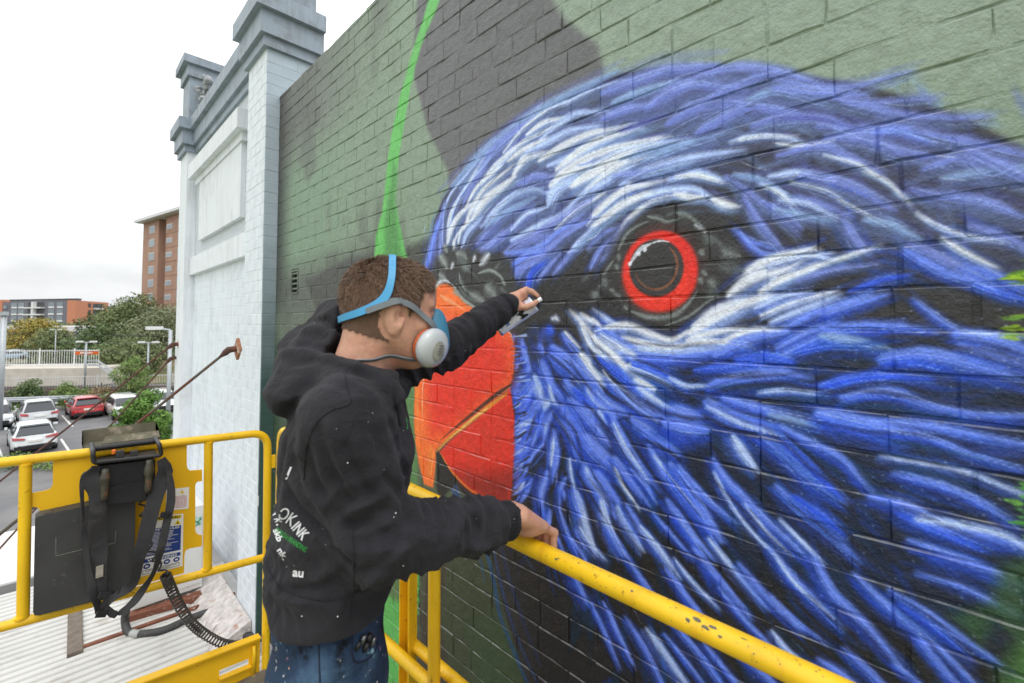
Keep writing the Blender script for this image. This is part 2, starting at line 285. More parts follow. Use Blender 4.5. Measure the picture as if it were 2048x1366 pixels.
# ---- feathers, traced one by one: colour, width, path (root to tip) -------------------------
FEA = """
S22 910,368 960,314 1040,250 1110,205 1200,160
S16 925,370 985,300 1060,240
P18 960,330 1010,280 1050,250
V16 985,330 1040,280 1100,235
W6 1010,300 1040,262 1090,222 1135,203
W8 968,364 1005,322 1040,287 1075,268 1105,252
W7 955,372 990,330 1015,305
L8 1100,215 1140,200 1180,180 1215,168
W9 1055,268 1085,246 1112,238
L11 1085,275 1112,250 1150,228 1188,224
W9 1018,320 1045,300 1078,284
W13 1028,348 1048,318 1078,308
L12 1060,300 1100,282 1140,262 1180,255
W13 1083,318 1130,290 1180,268 1232,256
L12 1100,330 1150,310 1200,290
W14 1118,334 1160,302 1200,280 1246,266
W16 1106,364 1140,336 1190,310 1240,294 1300,280
L14 1180,335 1240,305 1300,290 1350,282
W20 1145,368 1190,340 1240,314 1282,300
W18 1178,374 1225,338 1275,316
S16 1245,318 1300,300 1360,290 1420,275
L16 1245,366 1290,340 1340,324 1400,312 1450,305
S14 1290,320 1340,300 1400,280
P28 1212,184 1270,162 1330,142 1400,134
S18 1230,205 1280,185 1330,170
P30 1298,214 1340,186 1390,168 1452,178
P30 1340,244 1390,216 1450,204 1545,216
P20 1206,238 1250,220 1282,214
V20 1240,262 1300,240 1350,225
P18 1420,196 1490,165 1560,148 1605,160
P24 1400,262 1440,240 1500,214 1565,226
S16 1500,196 1550,180 1620,196
L9 1465,282 1500,272 1560,272 1602,284
W6 1478,279 1520,272 1570,272
P18 1510,250 1560,235 1640,235 1702,256
P18 1400,150 1470,136 1540,140 1590,155
P16 1555,160 1620,174 1700,174 1790,150
P22 1550,176 1640,184 1695,188
P12 1670,196 1740,204 1840,198
P18 1690,204 1780,226 1870,236 1948,234
P18 1640,252 1720,256 1800,256 1880,276 1932,292
V16 1560,235 1640,238 1722,256
B12 1730,266 1790,262 1840,278
P26 1655,276 1720,276 1790,300 1852,312
W7 1552,286 1600,291 1642,284
P18 1560,310 1640,292 1690,312 1732,332
W6 1652,310 1710,325 1745,345 1775,366
P22 1850,336 1920,316 1962,340 2014,352
P18 1870,270 1960,288 2060,312
S20 1890,356 1980,342 2060,334
P22 1930,300 2000,330 2070,365
L8 885,482 886,430 900,390 932,350
W6 894,482 897,440 911,405 946,350
L8 897,462 906,420 930,376 956,345
P10 928,404 945,370 966,340
W8 934,408 955,372 988,344
W10 897,480 904,452 918,430 936,414
W9 930,452 945,415 966,380 1002,350
W15 948,434 970,400 1012,368
L10 965,450 1000,410 1040,378
W8 917,484 922,460 942,440
L9 925,493 935,466 956,444
W7 907,500 908,484 914,470
P7 868,505 876,450 884,420
B9 850,545 860,500 870,458
B7 860,520 870,470 880,440
P9 878,520 882,480 884,452
P14 958,484 985,456 1010,430 1042,420
P14 962,502 980,490 1000,470
P12 982,492 1012,466 1052,440
L9 1024,458 1050,430 1078,420
L10 990,424 1020,396 1060,380 1092,386
S10 1002,416 1032,390 1072,380
S12 975,450 1010,425 1050,405
P13 1038,368 1070,354 1102,356
W18 1103,370 1130,346 1164,334
L20 1098,406 1110,380 1144,362
W16 1148,370 1180,350 1232,330
L12 1158,394 1200,370 1244,344
W11 1113,454 1150,420 1188,398
L13 1028,478 1080,450 1122,430 1152,400
P12 1056,476 1110,442 1160,412
P12 1075,490 1120,462 1150,440
W10 1176,446 1200,415 1242,380
W12 1186,450 1222,425 1250,402
P14 1012,504 1040,486 1082,474
B9 1018,506 1060,500 1090,486 1120,460 1152,448
B13 1024,530 1050,515 1092,500
B16 1032,552 1042,532 1072,514
P12 1036,545 1060,525 1100,508
B13 1058,578 1064,548 1084,528
B10 1058,598 1057,560 1062,545
P13 1086,510 1130,470 1164,448
P10 1076,560 1100,530 1112,518
L9 1138,504 1160,480 1184,458
P9 1176,496 1200,470 1224,458
P13 1182,536 1198,505 1210,490
P10 1106,550 1130,520 1142,508
S9 1150,500 1175,478 1196,462
W12 1196,424 1225,396 1260,376 1304,366
W14 1194,446 1240,412 1290,390 1345,380
W9 1232,484 1244,455 1265,430 1300,405 1336,396
L15 1290,394 1340,378 1390,379 1416,392
W11 1350,388 1376,394 1398,394
L14 1340,358 1390,345 1434,356
W9 1352,352 1390,350 1424,358
W14 1424,398 1448,408 1468,412
P12 1215,500 1235,470 1250,450
P10 1205,520 1225,500
P10 1230,350 1280,345 1330,335
S12 1290,352 1330,340 1370,330
P12 1455,356 1500,388 1540,420 1566,444
S14 1470,350 1520,360 1570,390
L9 1522,368 1560,386 1584,412
W6 1530,372 1556,384 1576,400
P17 1488,398 1520,450 1548,482
P18 1536,408 1570,430 1590,448
B8 1468,458 1500,480 1532,490
B9 1480,470 1510,500 1540,510
W19 1495,540 1540,520 1604,503
W21 1460,586 1500,556 1560,540 1606,518
L10 1540,532 1590,515 1640,508
W15 1522,582 1560,560 1612,542
L14 1540,352 1590,345 1640,352
W7 1586,364 1650,380 1690,405 1734,428
P24 1610,350 1690,370 1756,404
P16 1590,392 1640,410 1680,425
L9 1560,400 1610,405 1650,424
S14 1550,420 1600,430 1650,440
P20 1686,442 1708,480 1724,498
S20 1730,440 1780,450 1820,470
W7 1730,344 1770,360 1806,394
V16 1800,380 1840,390 1880,420
W11 1556,564 1620,536 1680,516 1724,502
L9 1556,524 1610,510 1646,515
P12 1600,560 1660,540 1730,530
P14 1826,380 1890,395 1965,402
W8 1836,428 1880,454 1930,470 1966,476
P24 1890,388 1960,400 2020,424
L10 1860,445 1920,470 1980,480
P18 1822,488 1890,520 1965,562
W11 1886,478 1930,505 1976,528
P16 1812,500 1880,540 1945,562
B14 1700,580 1760,560 1800,552
D22 1760,520 1810,530 1860,545
P16 1940,450 2000,470 2060,500
P14 1930,530 1990,550 2060,580
B14 1950,570 2010,590 2060,600
W10 1141,622 1160,640 1175,660 1194,694
W9 1161,626 1182,642
L9 1186,618 1215,640 1238,652
W8 1184,636 1202,656
W7 1108,632 1118,642
W5 1103,634 1106,640
W14 1196,660 1250,650 1300,668 1340,680 1374,664
W13 1250,676 1300,690 1340,696 1386,684
L12 1244,696 1300,702 1350,706 1406,700
P12 1240,706 1300,714 1370,712 1420,704
W7 1129,663 1140,676 1154,690
P8 1123,668 1140,690 1156,706
W8 1162,650 1180,690 1208,714
W12 1186,674 1220,705 1245,730 1266,746
W11 1202,668 1230,685 1256,702
P9 1195,655 1230,672 1260,690
W18 1161,712 1180,740 1200,760
P12 1152,714 1174,748 1192,770
B14 1200,720 1240,750 1270,780
W6 1207,742 1225,765 1254,784
L10 1226,768 1260,800 1296,826
P9 1215,760 1250,800 1275,820
W14 1260,732 1295,745 1326,760
B14 1270,730 1310,740 1350,760
W8 1270,758 1302,774
L8 1340,755 1370,770 1400,770
P16 1100,712 1118,722 1136,742
P13 1104,694 1130,714 1154,736
V26 1088,660 1080,676 1084,700
B16 1095,658 1104,668
P9 1078,690 1086,708
P9 1043,684 1050,710 1058,734
P6 1028,668 1024,690
P6 1026,708 1017,732
P6 1036,722 1030,742
P14 1083,726 1098,764 1118,792
P8 1056,734 1048,756
P8 1040,754 1028,786
L14 1068,754 1076,780 1082,800
P14 1066,766 1050,786 1034,804
P10 1058,790 1044,816
P9 1040,802 1028,812
P13 1130,764 1142,780 1162,796
B12 1150,780 1170,800 1190,820
L8 1098,772 1105,800 1110,806
P16 1174,776 1190,802 1220,824
W5 1176,780 1190,802 1210,816
P18 1190,786 1210,806 1240,822
P12 1138,798 1160,816 1190,826
P12 1240,772 1280,810 1314,828
L10 1276,776 1305,796 1330,812
D18 1300,760 1340,790 1380,800
P12 1076,804 1060,830 1048,840
L10 1094,800 1086,824
P24 1346,822 1365,830 1392,834
W22 1392,650 1440,620 1512,600
W18 1382,664 1420,640 1460,622
W11 1526,628 1580,605 1644,588
L12 1512,614 1560,594 1600,586
L12 1544,642 1600,620 1654,600
P14 1570,658 1620,630 1704,600
P14 1556,694 1600,670 1654,650
W10 1376,678 1420,665 1466,658
W12 1450,678 1500,661 1545,659
W10 1380,687 1430,683 1478,689
P18 1434,708 1490,680 1545,668
P16 1545,718 1600,695 1660,668 1720,655 1766,650
B14 1594,702 1650,690 1706,690
B14 1474,720 1530,712 1566,720
B12 1394,740 1450,735 1506,730
P17 1424,768 1480,752 1560,745 1586,750
T18 1436,774 1520,772 1606,764
L8 1520,784 1570,780 1626,786
T20 1560,800 1640,800 1700,810
B18 1644,774 1700,760 1766,754
B16 1694,794 1740,784 1786,785
P24 1416,808 1470,835 1536,852
L7 1418,814 1480,845 1536,862
P14 1450,798 1530,820 1606,836
S12 1540,830 1590,842 1620,850
P16 1645,628 1700,610 1756,594
P13 1655,658 1720,648 1836,656
S20 1645,672 1700,680 1756,692
D20 1700,690 1800,680 1880,690
P11 1826,598 1880,640 1926,664
P22 1764,718 1830,708 1900,718 1980,740 2020,752
B13 1766,726 1830,724 1870,732
B14 1645,774 1700,757 1770,752 1826,756
P16 1686,795 1740,783 1790,785 1840,805 1900,820 1960,830 2060,832
T26 1680,810 1760,812 1860,830 1960,850
D20 1820,770 1900,778 1960,770
P20 1912,668 1980,676 2060,704
L7 1925,664 1990,668 2060,674
P14 1920,690 1990,710 2060,730
P10 1062,826 1046,838 1028,848
P11 1058,850 1044,862 1025,872
P11 1057,876 1042,884 1023,892
P11 1054,897 1040,900 1024,908
P10 1054,914 1040,920 1026,928
P9 1052,936 1042,944 1028,952
P8 1046,950 1036,962 1030,974
L7 1062,838 1050,848 1038,856
P8 1062,958 1052,982 1044,996
L6 1048,960 1040,976 1032,984
P10 1084,826 1074,856 1064,884
P9 1102,824 1090,850 1086,876
L6 1092,848 1088,870
P10 1118,842 1138,866 1150,908
P17 1124,816 1146,848 1168,886
P12 1106,864 1110,910 1106,944
L6 1106,876 1102,920
P7 1084,888 1068,904 1056,926
P16 1156,816 1180,842 1206,876
L6 1196,820 1210,842
P22 1170,876 1196,908 1226,932
P13 1224,838 1246,880 1270,920 1296,954
L8 1228,850 1250,895 1282,942
P12 1230,918 1250,950 1284,994
P17 1168,934 1188,970 1216,1014
L9 1172,940 1186,968 1204,996
P14 1192,946 1210,970 1230,998
P16 1264,840 1300,865 1338,894
D18 1300,860 1340,880 1370,900
P15 1298,898 1330,950 1380,1010 1410,1052
L7 1310,915 1345,960 1390,1015
P12 1340,930 1370,970 1400,1010
P20 1330,846 1370,856 1400,858
L6 1139,918 1142,945 1148,976
P8 1262,940 1290,970 1304,992
L14 1152,988 1164,1030 1182,1086
P10 1146,980 1158,1020
L13 1202,1006 1214,1050 1234,1092
L11 1236,1016 1254,1050 1276,1086
P12 1254,1014 1275,1050 1310,1090
P12 1092,946 1080,985 1084,1016
P8 1130,956 1120,976 1118,1000
P7 1126,980 1128,1002
P9 1098,1022 1094,1050 1092,1080
P8 1118,1014 1132,1060 1148,1096
P8 1150,1060 1160,1080 1170,1104
W5 1230,938 1246,970 1268,1004
P8 1308,1028 1340,1065 1370,1100
P13 1336,1004 1370,1050 1410,1100
L15 1466,874 1486,906 1504,930
P16 1524,874 1570,910 1610,950 1660,984
B14 1560,880 1610,925 1660,975
P12 1564,856 1620,885 1680,915 1716,956
T14 1580,880 1640,920 1690,950
P24 1638,828 1700,841 1780,862
P16 1356,950 1390,1000 1426,1056
P10 1358,936 1400,985 1446,1026
P15 1426,922 1450,960 1490,1000 1530,1040 1590,1096
L6 1428,945 1445,980 1460,1005
L7 1464,1014 1500,1060 1540,1100
L6 1490,1010 1530,1060 1560,1090
P14 1554,974 1600,1020 1650,1060 1690,1096
B16 1590,994 1640,1030 1670,1056
P10 1356,1034 1376,1062 1400,1096
L8 1560,1040 1600,1080 1630,1110
P17 1644,828 1740,845 1840,850 1930,866 2060,892
P11 1780,858 1860,875 1930,905 2020,930
T20 1780,880 1880,900 1980,920
L9 1764,912 1850,925 1940,946 2000,970 2060,994
T18 1780,930 1880,950 1980,990
P13 1790,948 1880,970 1950,1000 2000,1030
D18 1800,970 1880,1000 1960,1030
P18 1744,994 1810,1010 1850,1032 1910,1055 1990,1075 2060,1094
B16 1800,1030 1870,1060 1940,1090
P13 1544,1104 1580,1150 1620,1190 1660,1230
L6 1550,1110 1590,1165 1640,1210
P16 1626,1114 1660,1180 1700,1220 1740,1260 1785,1314
P15 1710,1150 1760,1200 1820,1250 1870,1290 1930,1350 1970,1390
P11 1836,1276 1870,1320 1920,1380
P9 1780,1180 1850,1220 1920,1270 1990,1320 2030,1346
B12 1800,1210 1860,1250 1920,1300
P10 1836,1144 1920,1170 2000,1210 2060,1240
P15 1820,1080 1900,1110 1970,1135 2060,1180
D18 1840,1120 1920,1140 2000,1180
L13 1836,1038 1900,1045 2000,1066 2060,1100
P8 1544,1192 1590,1240 1630,1270
D16 1600,1200 1650,1250 1700,1290
L9 1544,1262 1570,1295 1600,1320
P14 1640,1320 1690,1356 1740,1400
P12 1690,1300 1740,1346 1790,1400
P9 1790,1330 1840,1370 1880,1420
P6 1108,1060 1116,1080 1130,1110
P8 1134,1070 1152,1092 1170,1120
L8 1160,1056 1180,1086 1202,1110
P11 1145,1150 1156,1172 1170,1200
P8 1184,1210 1208,1262 1230,1312
P9 1208,1208 1230,1258 1256,1310
P9 1252,1238 1290,1300 1326,1372
L12 1296,1262 1336,1318 1380,1380
P8 1330,1270 1370,1320 1410,1372
P9 1216,1056 1236,1086 1254,1114
L10 1284,1056 1315,1095 1346,1138
P9 1262,1130 1290,1170 1310,1196
P10 1334,1142 1370,1190 1410,1240
L8 1350,1120 1385,1165 1420,1200
P12 1390,1100 1430,1150 1480,1210
L9 1420,1080 1460,1130 1510,1190
P9 1440,1180 1480,1230 1530,1280
P10 1350,1250 1400,1310 1440,1366
P10 1410,1290 1450,1340 1500,1400
P12 1480,1300 1530,1350 1580,1400
P12 1480,1130 1520,1180 1580,1240
D14 1130,1130 1150,1170 1170,1210
T14 1170,1100 1200,1150 1220,1190
D12 1100,1100 1110,1150 1120,1180
"""
_F = []
for ln in FEA.strip().splitlines():
    a = ln.split()
    pts = np.array([[float(v) for v in q.split(',')] for q in a[1:]])
    k, w = a[0][0], float(a[0][1:])
    seg = np.hypot(*np.diff(pts, axis=0).T).sum()
    if seg > 26 and k not in 'DTV':
        pts = np.vstack([pts, pts[-1] + (pts[-1] - pts[-2]) / (np.hypot(*(pts[-1] - pts[-2])) + 1e-6) * min(seg * .3, 45)])
        pts[0] -= (pts[1] - pts[0]) / (np.hypot(*(pts[1] - pts[0])) + 1e-6) * min(seg * .06, 8)
    _F.append((k, w, pts, seg))
# long translucent veils first, so that the feathers flow into one another
for k, w, pts, seg in _F:
    if seg < 30: continue
    nrm = np.array([-(pts[-1] - pts[0])[1], (pts[-1] - pts[0])[0]]); nrm /= np.hypot(*nrm)
    hi = pts[:, 1].mean() < 480
    for c, al, off in (('S' if hi else 'D', .45, .9), ('V' if hi else 'B', .35, -.8)):
        q = pts + nrm * w * off * rng.uniform(.7, 1.3)
        q = np.vstack([q[0] - (q[1] - q[0]) * .4, q, q[-1] + (q[-1] - q[-2]) * .5])
        stroke(c, w * 1.5, q, a=al, soft=1., head=.4, streak=.3, minr=.1)
for k, w, pts, seg in _F:
    if k in 'DTV':
        stroke(k, w * 1.3, pts, a=.75, soft=.95, streak=.3)
    else:
        feather(k, w * (1.45 if w < 9 else 1.75) * (1.5 if pts[:, 1].mean() > 690 else 1.12), pts, kids=1)
# dark gaps drawn back in between the long lower feathers
for k, w, pts, seg in _F:
    if seg > 60 and pts[:, 1].mean() > 690 and rng.random() < .75:
        nrm = np.array([-(pts[-1] - pts[0])[1], (pts[-1] - pts[0])[0]]); nrm /= np.hypot(*nrm)
        stroke('K', w * .8, pts + nrm * w * rng.choice([-1., 1.]) * rng.uniform(1.0, 1.25), a=.6, soft=1., head=.35, streak=.2)

blur(2)
for k, w, pts, seg in _F:
    if k in 'WL' and w >= 6:
        stroke('W' if k == 'W' else PAL['L'] * .8 + .2, w * .55, pts[:-1] if len(pts) > 3 else pts, a=.75 if k == 'W' else .5, soft=1., head=.3, tail=1.3, minr=.05, streak=.25)
# fine barbs: light and dark hairlines laid along every feather
for k, w, pts, seg in _F:
    if seg < 30 or k in 'DTV': continue
    nrm = np.array([-(pts[-1] - pts[0])[1], (pts[-1] - pts[0])[0]]); nrm /= np.hypot(*nrm)
    for q in range(4):
        off = rng.uniform(-.8, .8) * w; dark = q > 2
        c = PAL['K'] if dark else PAL['W' if k in 'WL' else 'L']
        a0, a1 = sorted(rng.uniform(0, 1, 2)); 
        if a1 - a0 < .35: a0, a1 = 0., 1.
        S_ = spline(pts, 13)[int(a0 * 12):int(a1 * 12) + 1]
        if len(S_) > 3: stroke(c, max(w * rng.uniform(.10, .20), 1.6), S_[::2] + nrm * off, a=.25 if dark else .42, soft=1., head=.3, tail=1.1, minr=.05, streak=.1)
# loose bristle strokes that follow the plumage
_T = [(np.array([float(v) for v in s.split()[1].split(',')]), np.array([float(v) for v in s.split()[-1].split(',')])) for s in FEA.strip().splitlines()]
_mid = np.array([(a + b) / 2 for a, b in _T]); _dir = np.array([(b - a) / np.hypot(*(b - a)) for a, b in _T])
for k in range(170):
    i = rng.integers(len(_T)); p = _mid[i] + rng.normal(0, 22, 2)
    d2 = ((_mid - p) ** 2).sum(1); w_ = np.exp(-d2 / 800); dd = (_dir * w_[:, None]).sum(0); dd /= np.hypot(*dd) + 1e-9
    if np.hypot((p[0] - 1319) / 105, (p[1] - 541) / 110) < 1: continue
    ln = rng.uniform(18, 55); q = np.array([-dd[1], dd[0]]) * rng.normal(0, .05) * ln
    dark = rng.random() < .3
    c = 'K' if dark else ('W' if (p[1] < 480 and rng.random() < .35) else rng.choice(['L', 'P', 'B', 'L']))
    stroke(str(c), rng.uniform(1.8, 4.5), [p - dd * ln * .5, p + q, p + dd * ln * .5], a=.55, soft=.8, streak=.2)

# pull the plumage apart: deeper darks, cleaner lights, a little less violet
_t = CAN - .40; CAN = np.where(CAN[..., 2:3] > CAN[..., 0:1] * 1.12, CAN + _t * .15, CAN); CAN[..., 0] *= np.where(CAN[..., 2] > CAN[..., 0] * 1.3, .99, 1.0); np.clip(CAN, .03, 1, out=CAN)
# ---- blue outline of the breast below the hand -----------------------------------------------
for w, pts, c in ((16, [(965, 1080), (985, 1150), (1000, 1230), (1030, 1310), (1070, 1400)], C(26, 72, 130)), (10, [(985, 1090), (1010, 1200), (1040, 1290), (1090, 1400)], C(30, 58, 112)),
                  (14, [(1000, 1085), (1020, 1160), (1050, 1250), (1080, 1330)], C(24, 40, 80)), (6, [(950, 1090), (965, 1140), (968, 1165)], C(30, 84, 140)), (8, [(890, 935), (905, 980), (930, 1010), (960, 1030)], C(30, 74, 150)),
                  (12, [(900, 930), (915, 985), (950, 1060), (975, 1110)], C(28, 66, 140)), (6, [(1050, 1110), (1060, 1130), (1068, 1140)], C(24, 60, 110))):
    stroke(c, w, pts, a=.85, soft=.6, tail=3, minr=.5)
# ---- beak -------------------------------------------------------------------------------------
RED = C(226, 42, 20); ORG = C(244, 112, 38)
UP_B = [(850, 612), (858, 585), (876, 568), (894, 566), (910, 575), (928, 602), (952, 618), (992, 642), (1022, 668), (1030, 700), (1027, 745), (1018, 775), (980, 808),
        (935, 842), (895, 876), (872, 900), (870, 935), (866, 975), (848, 968), (838, 930), (830, 880), (827, 820), (830, 745), (838, 680)]
LO_B = [(1020, 776), (1028, 830), (1028, 900), (1024, 960), (1020, 1012), (985, 1006), (950, 990), (920, 965), (895, 935), (876, 905), (900, 880), (950, 840)]
polygon(ORG, UP_B, soft=3)
polygon(RED, [(880, 640), (990, 650), (1022, 690), (1020, 760), (960, 815), (900, 862), (862, 870), (852, 780), (862, 690)], soft=30, a=.95)
polygon(RED, LO_B, soft=3)
polygon(C(120, 26, 18), [(1028, 940), (1022, 1012), (985, 1008), (945, 985), (905, 945), (960, 950)], soft=26, a=.75)
polygon(C(214, 46, 24), [(900, 890), (1015, 800), (1022, 900), (960, 930)], soft=18, a=.7)
stroke(C(244, 150, 60), 9, [(840, 690), (834, 780), (836, 870), (846, 940)], a=.8, soft=.9)
stroke(C(250, 214, 196), 5, [(848, 742), (844, 800), (846, 850)], a=.8, soft=.9)
stroke(C(250, 200, 170), 9, [(848, 640), (850, 690), (852, 730)], a=.55, soft=.95)
stroke(C(246, 212, 190), 12, [(880, 590), (905, 605), (930, 620)], a=.55, soft=1)
stroke(C(246, 180, 150), 14, [(862, 605), (880, 625), (900, 640)], a=.5, soft=1)
stroke(C(250, 220, 205), 5, [(985, 656), (1000, 662), (1008, 676)], a=.8, soft=.9)
stroke(C(250, 220, 205), 5, [(960, 652), (975, 656), (984, 668)], a=.6, soft=.9)
stroke(C(250, 226, 214), 4, [(1012, 660), (1022, 668), (1025, 684)], a=.8, soft=.8)
for k in range(26):
    x = rng.uniform(850, 1010); y = rng.uniform(680, 960)
    stroke(C(150, 20, 14) if rng.random() < .6 else C(236, 80, 50), rng.uniform(3, 8), [(x, y), (x + rng.uniform(-4, 4), y + rng.uniform(15, 40))], a=.25, soft=1)
stroke('K', 9, [(1022, 768), (990, 790), (950, 822), (915, 850), (880, 880)], a=.85, soft=.6, tail=2)
stroke(C(232, 150, 40), 9, [(1014, 786), (970, 818), (930, 850), (895, 878), (874, 902)], a=.95, soft=.6, tail=3, minr=.4)
stroke(C(250, 226, 160), 4, [(975, 815), (945, 836), (915, 862), (892, 884)], a=.8, soft=.8)
stroke('K', 8, [(876, 902), (890, 930), (912, 958)], a=.9, soft=.5)
polygon('K', [(872, 905), (880, 905), (900, 940), (915, 962), (880, 1000), (872, 970)], soft=3, a=.95)
stroke(C(238, 140, 40), 7, [(878, 902), (900, 938), (935, 975), (975, 998), (1022, 1012)], a=.8, soft=.7, tail=3, minr=.4)
stroke(C(240, 132, 44), 16, [(862, 890), (858, 930), (856, 968)], a=.85, soft=.7, tail=3, minr=.5)
stroke(C(250, 196, 120), 3, [(868, 896), (862, 940), (864, 966)], a=.8, soft=.8)
# fringe of chin feathers over the beak's edge
for k in range(70):
    y = 670 + k * 4.8 + rng.uniform(-4, 4); x = 1024 + rng.uniform(-3, 7)
    ln = rng.uniform(14, 34); dy = (y - 800) * .06 + rng.uniform(2, 14)
    stroke(str(rng.choice(['P', 'P', 'L', 'B', 'K'])), rng.uniform(2.5, 6.5), [(x + ln, y - dy), (x + ln * .5, y - dy * .4), (x - 2, y)], a=.85, soft=.6, tail=1.2, minr=.05)
# ---- cere (bare grey skin over the beak) --------------------------------------------------------
polygon(C(46, 46, 47), [(862, 570), (872, 520), (890, 496), (930, 500), (990, 508), (1020, 520), (1030, 560), (1040, 610), (1010, 640), (950, 612), (925, 596), (905, 570), (888, 562)], soft=9, a=.95)
for w, pts, c, al in ((10, [(888, 490), (894, 505)], 'G', .8), (15, [(880, 512), (888, 524), (894, 538)], 'G', .85), (14, [(912, 506), (926, 510), (934, 518)], 'G', .8), (9, [(950, 512), (946, 524)], 'W', .7),
                      (14, [(978, 508), (966, 522), (958, 530)], 'W', .75), (9, [(905, 526), (902, 538)], 'W', .7), (12, [(926, 530), (938, 540)], 'G', .8), (20, [(916, 516), (930, 530), (944, 532)], 'g', .8),
                      (7, [(956, 546), (980, 540), (1000, 552), (1008, 566)], 'G', .8), (8, [(990, 536), (1000, 524)], 'g', .8), (7, [(1002, 560), (1012, 570)], 'G', .6), (5, [(928, 538), (946, 548), (962, 566)], 'g', .9),
                      (8, [(924, 560), (930, 575), (940, 588)], 'g', .8), (5, [(918, 546), (922, 566), (932, 584)], 'G', .6), (24, [(972, 572), (984, 584), (992, 600)], 'G', .6), (18, [(940, 586), (956, 596), (972, 606)], 'G', .6),
                      (9, [(862, 590), (872, 570), (888, 560), (902, 566)], 'W', .7), (7, [(904, 568), (922, 594), (942, 610), (965, 622)], 'G', .9), (5, [(912, 566), (930, 590), (950, 604)], 'g', .9), (12, [(878, 548), (892, 556)], 'G', .7),
                      (10, [(1000, 575), (1010, 585), (1020, 600)], 'g', .7), (6, [(905, 582), (918, 592)], 'G', .6), (8, [(1000, 600), (1018, 612)], 'g', .7)):
    stroke(c, w * 1.8, pts, a=min(al * 1.1, 1), soft=1., streak=.3, tail=2.5)
    stroke(c, w * .8, pts, a=.5, soft=1., streak=.3, tail=2.5)
polygon(C(40, 38, 38), [(922, 545), (938, 545), (958, 560), (962, 578), (945, 580), (930, 570)], soft=5, a=.9)
polygon(C(30, 29, 29), [(1040, 590), (1100, 560), (1230, 545), (1242, 600), (1200, 620), (1110, 622), (1060, 640), (1030, 650), (1015, 620)], soft=18, a=.8)
# ---- eye -----------------------------------------------------------------------------------------
def ell(cx, cy, rx, ry, n=40, rot=0.0):
    c, s = math.cos(rot), math.sin(rot)
    return [(cx + rx * math.cos(t) * c - ry * math.sin(t) * s, cy + rx * math.cos(t) * s + ry * math.sin(t) * c) for t in np.linspace(0, 2 * math.pi, n, endpoint=False)]
polygon(C(44, 42, 42), ell(1322, 540, 112, 112), soft=20, a=.92)
polygon(C(230, 34, 16), ell(1320, 541, 76, 82, rot=.25), soft=6, a=.98)
polygon(C(240, 56, 26), ell(1312, 560, 66, 62, rot=.25), soft=16, a=.6)
stroke(C(50, 30, 28), 34, [(1330, 448), (1375, 468), (1402, 510), (1404, 560), (1396, 585)], a=.85, soft=1, tail=3)
stroke(C(70, 30, 26), 26, [(1270, 470), (1310, 452), (1350, 452)], a=.8, soft=1, tail=3)
polygon(C(46, 44, 44), ell(1312, 535, 54, 58, rot=.2), soft=3, a=1)
_rr = ell(1311, 531, 42, 47, 48, .15)
stroke(C(150, 84, 50), 8, _rr[40:] + _rr[:22], a=.95, soft=.8, head=.15, tail=4, minr=.3, streak=.6)
stroke('W', 12, [(1300, 487), (1282, 496), (1270, 510), (1262, 522), (1257, 532)], a=.97, soft=.5, tail=2, minr=.3)
stroke('W', 6, [(1338, 483), (1318, 481), (1296, 488)], a=.95, soft=.5, head=.6)
for p in ((1276, 508), (1258, 528), (1288, 500)): stroke('W', 12, [p, (p[0] + 3, p[1] - 5)], a=.95, soft=.6, streak=0)
for w, pts, c, al in ((6, [(1236, 500), (1250, 470), (1272, 452), (1300, 440)], 'G', .75), (7, [(1293, 432), (1315, 436), (1335, 442), (1364, 434)], 'G', .75), (9, [(1350, 424), (1376, 432), (1402, 450)], 'G', .7),
                      (9, [(1388, 448), (1402, 456), (1410, 466)], 'W', .6), (6, [(1332, 430), (1346, 424)], 'g', .8), (9, [(1262, 622), (1300, 634), (1345, 630), (1375, 606), (1394, 580)], 'G', .8), (5, [(1330, 650), (1375, 632), (1412, 604), (1432, 594)], 'G', .7),
                      (14, [(1412, 480), (1424, 486)], 'g', .8), (18, [(1445, 500), (1462, 508), (1480, 512)], 'G', .55), (10, [(1400, 500), (1406, 510)], 'G', .6), (14, [(1420, 560), (1428, 575)], 'G', .6), (9, [(1404, 540), (1412, 550)], 'G', .7),
                      (9, [(1398, 556), (1404, 566)], 'G', .7), (16, [(1440, 530), (1462, 536), (1490, 540)], 'g', .6), (14, [(1416, 586), (1436, 590)], 'g', .7), (8, [(1236, 510), (1238, 520)], 'G', .6), (5, [(1226, 520), (1212, 540), (1204, 552)], 'G', .7),
                      (8, [(1232, 530), (1234, 538)], 'G', .6), (12, [(1206, 560), (1212, 572)], 'G', .6), (7, [(1220, 578), (1228, 582)], 'G', .7), (6, [(1196, 575), (1205, 566)], 'g', .7), (10, [(1180, 588), (1200, 594)], 'g', .6), (7, [(1240, 592), (1226, 586)], 'G', .5),
                      (7, [(1248, 612), (1254, 618)], 'G', .7), (9, [(1165, 560), (1178, 548)], 'g', .5), (10, [(1186, 590), (1196, 584)], 'G', .5), (8, [(1405, 470), (1430, 480), (1450, 500)], 'g', .7)):
    stroke('g', w * 3.0, pts, a=.5, soft=1., streak=.2, tail=3)
    stroke(c, w * 1.9, pts, a=al * .9, soft=1., streak=.3, tail=2.5)
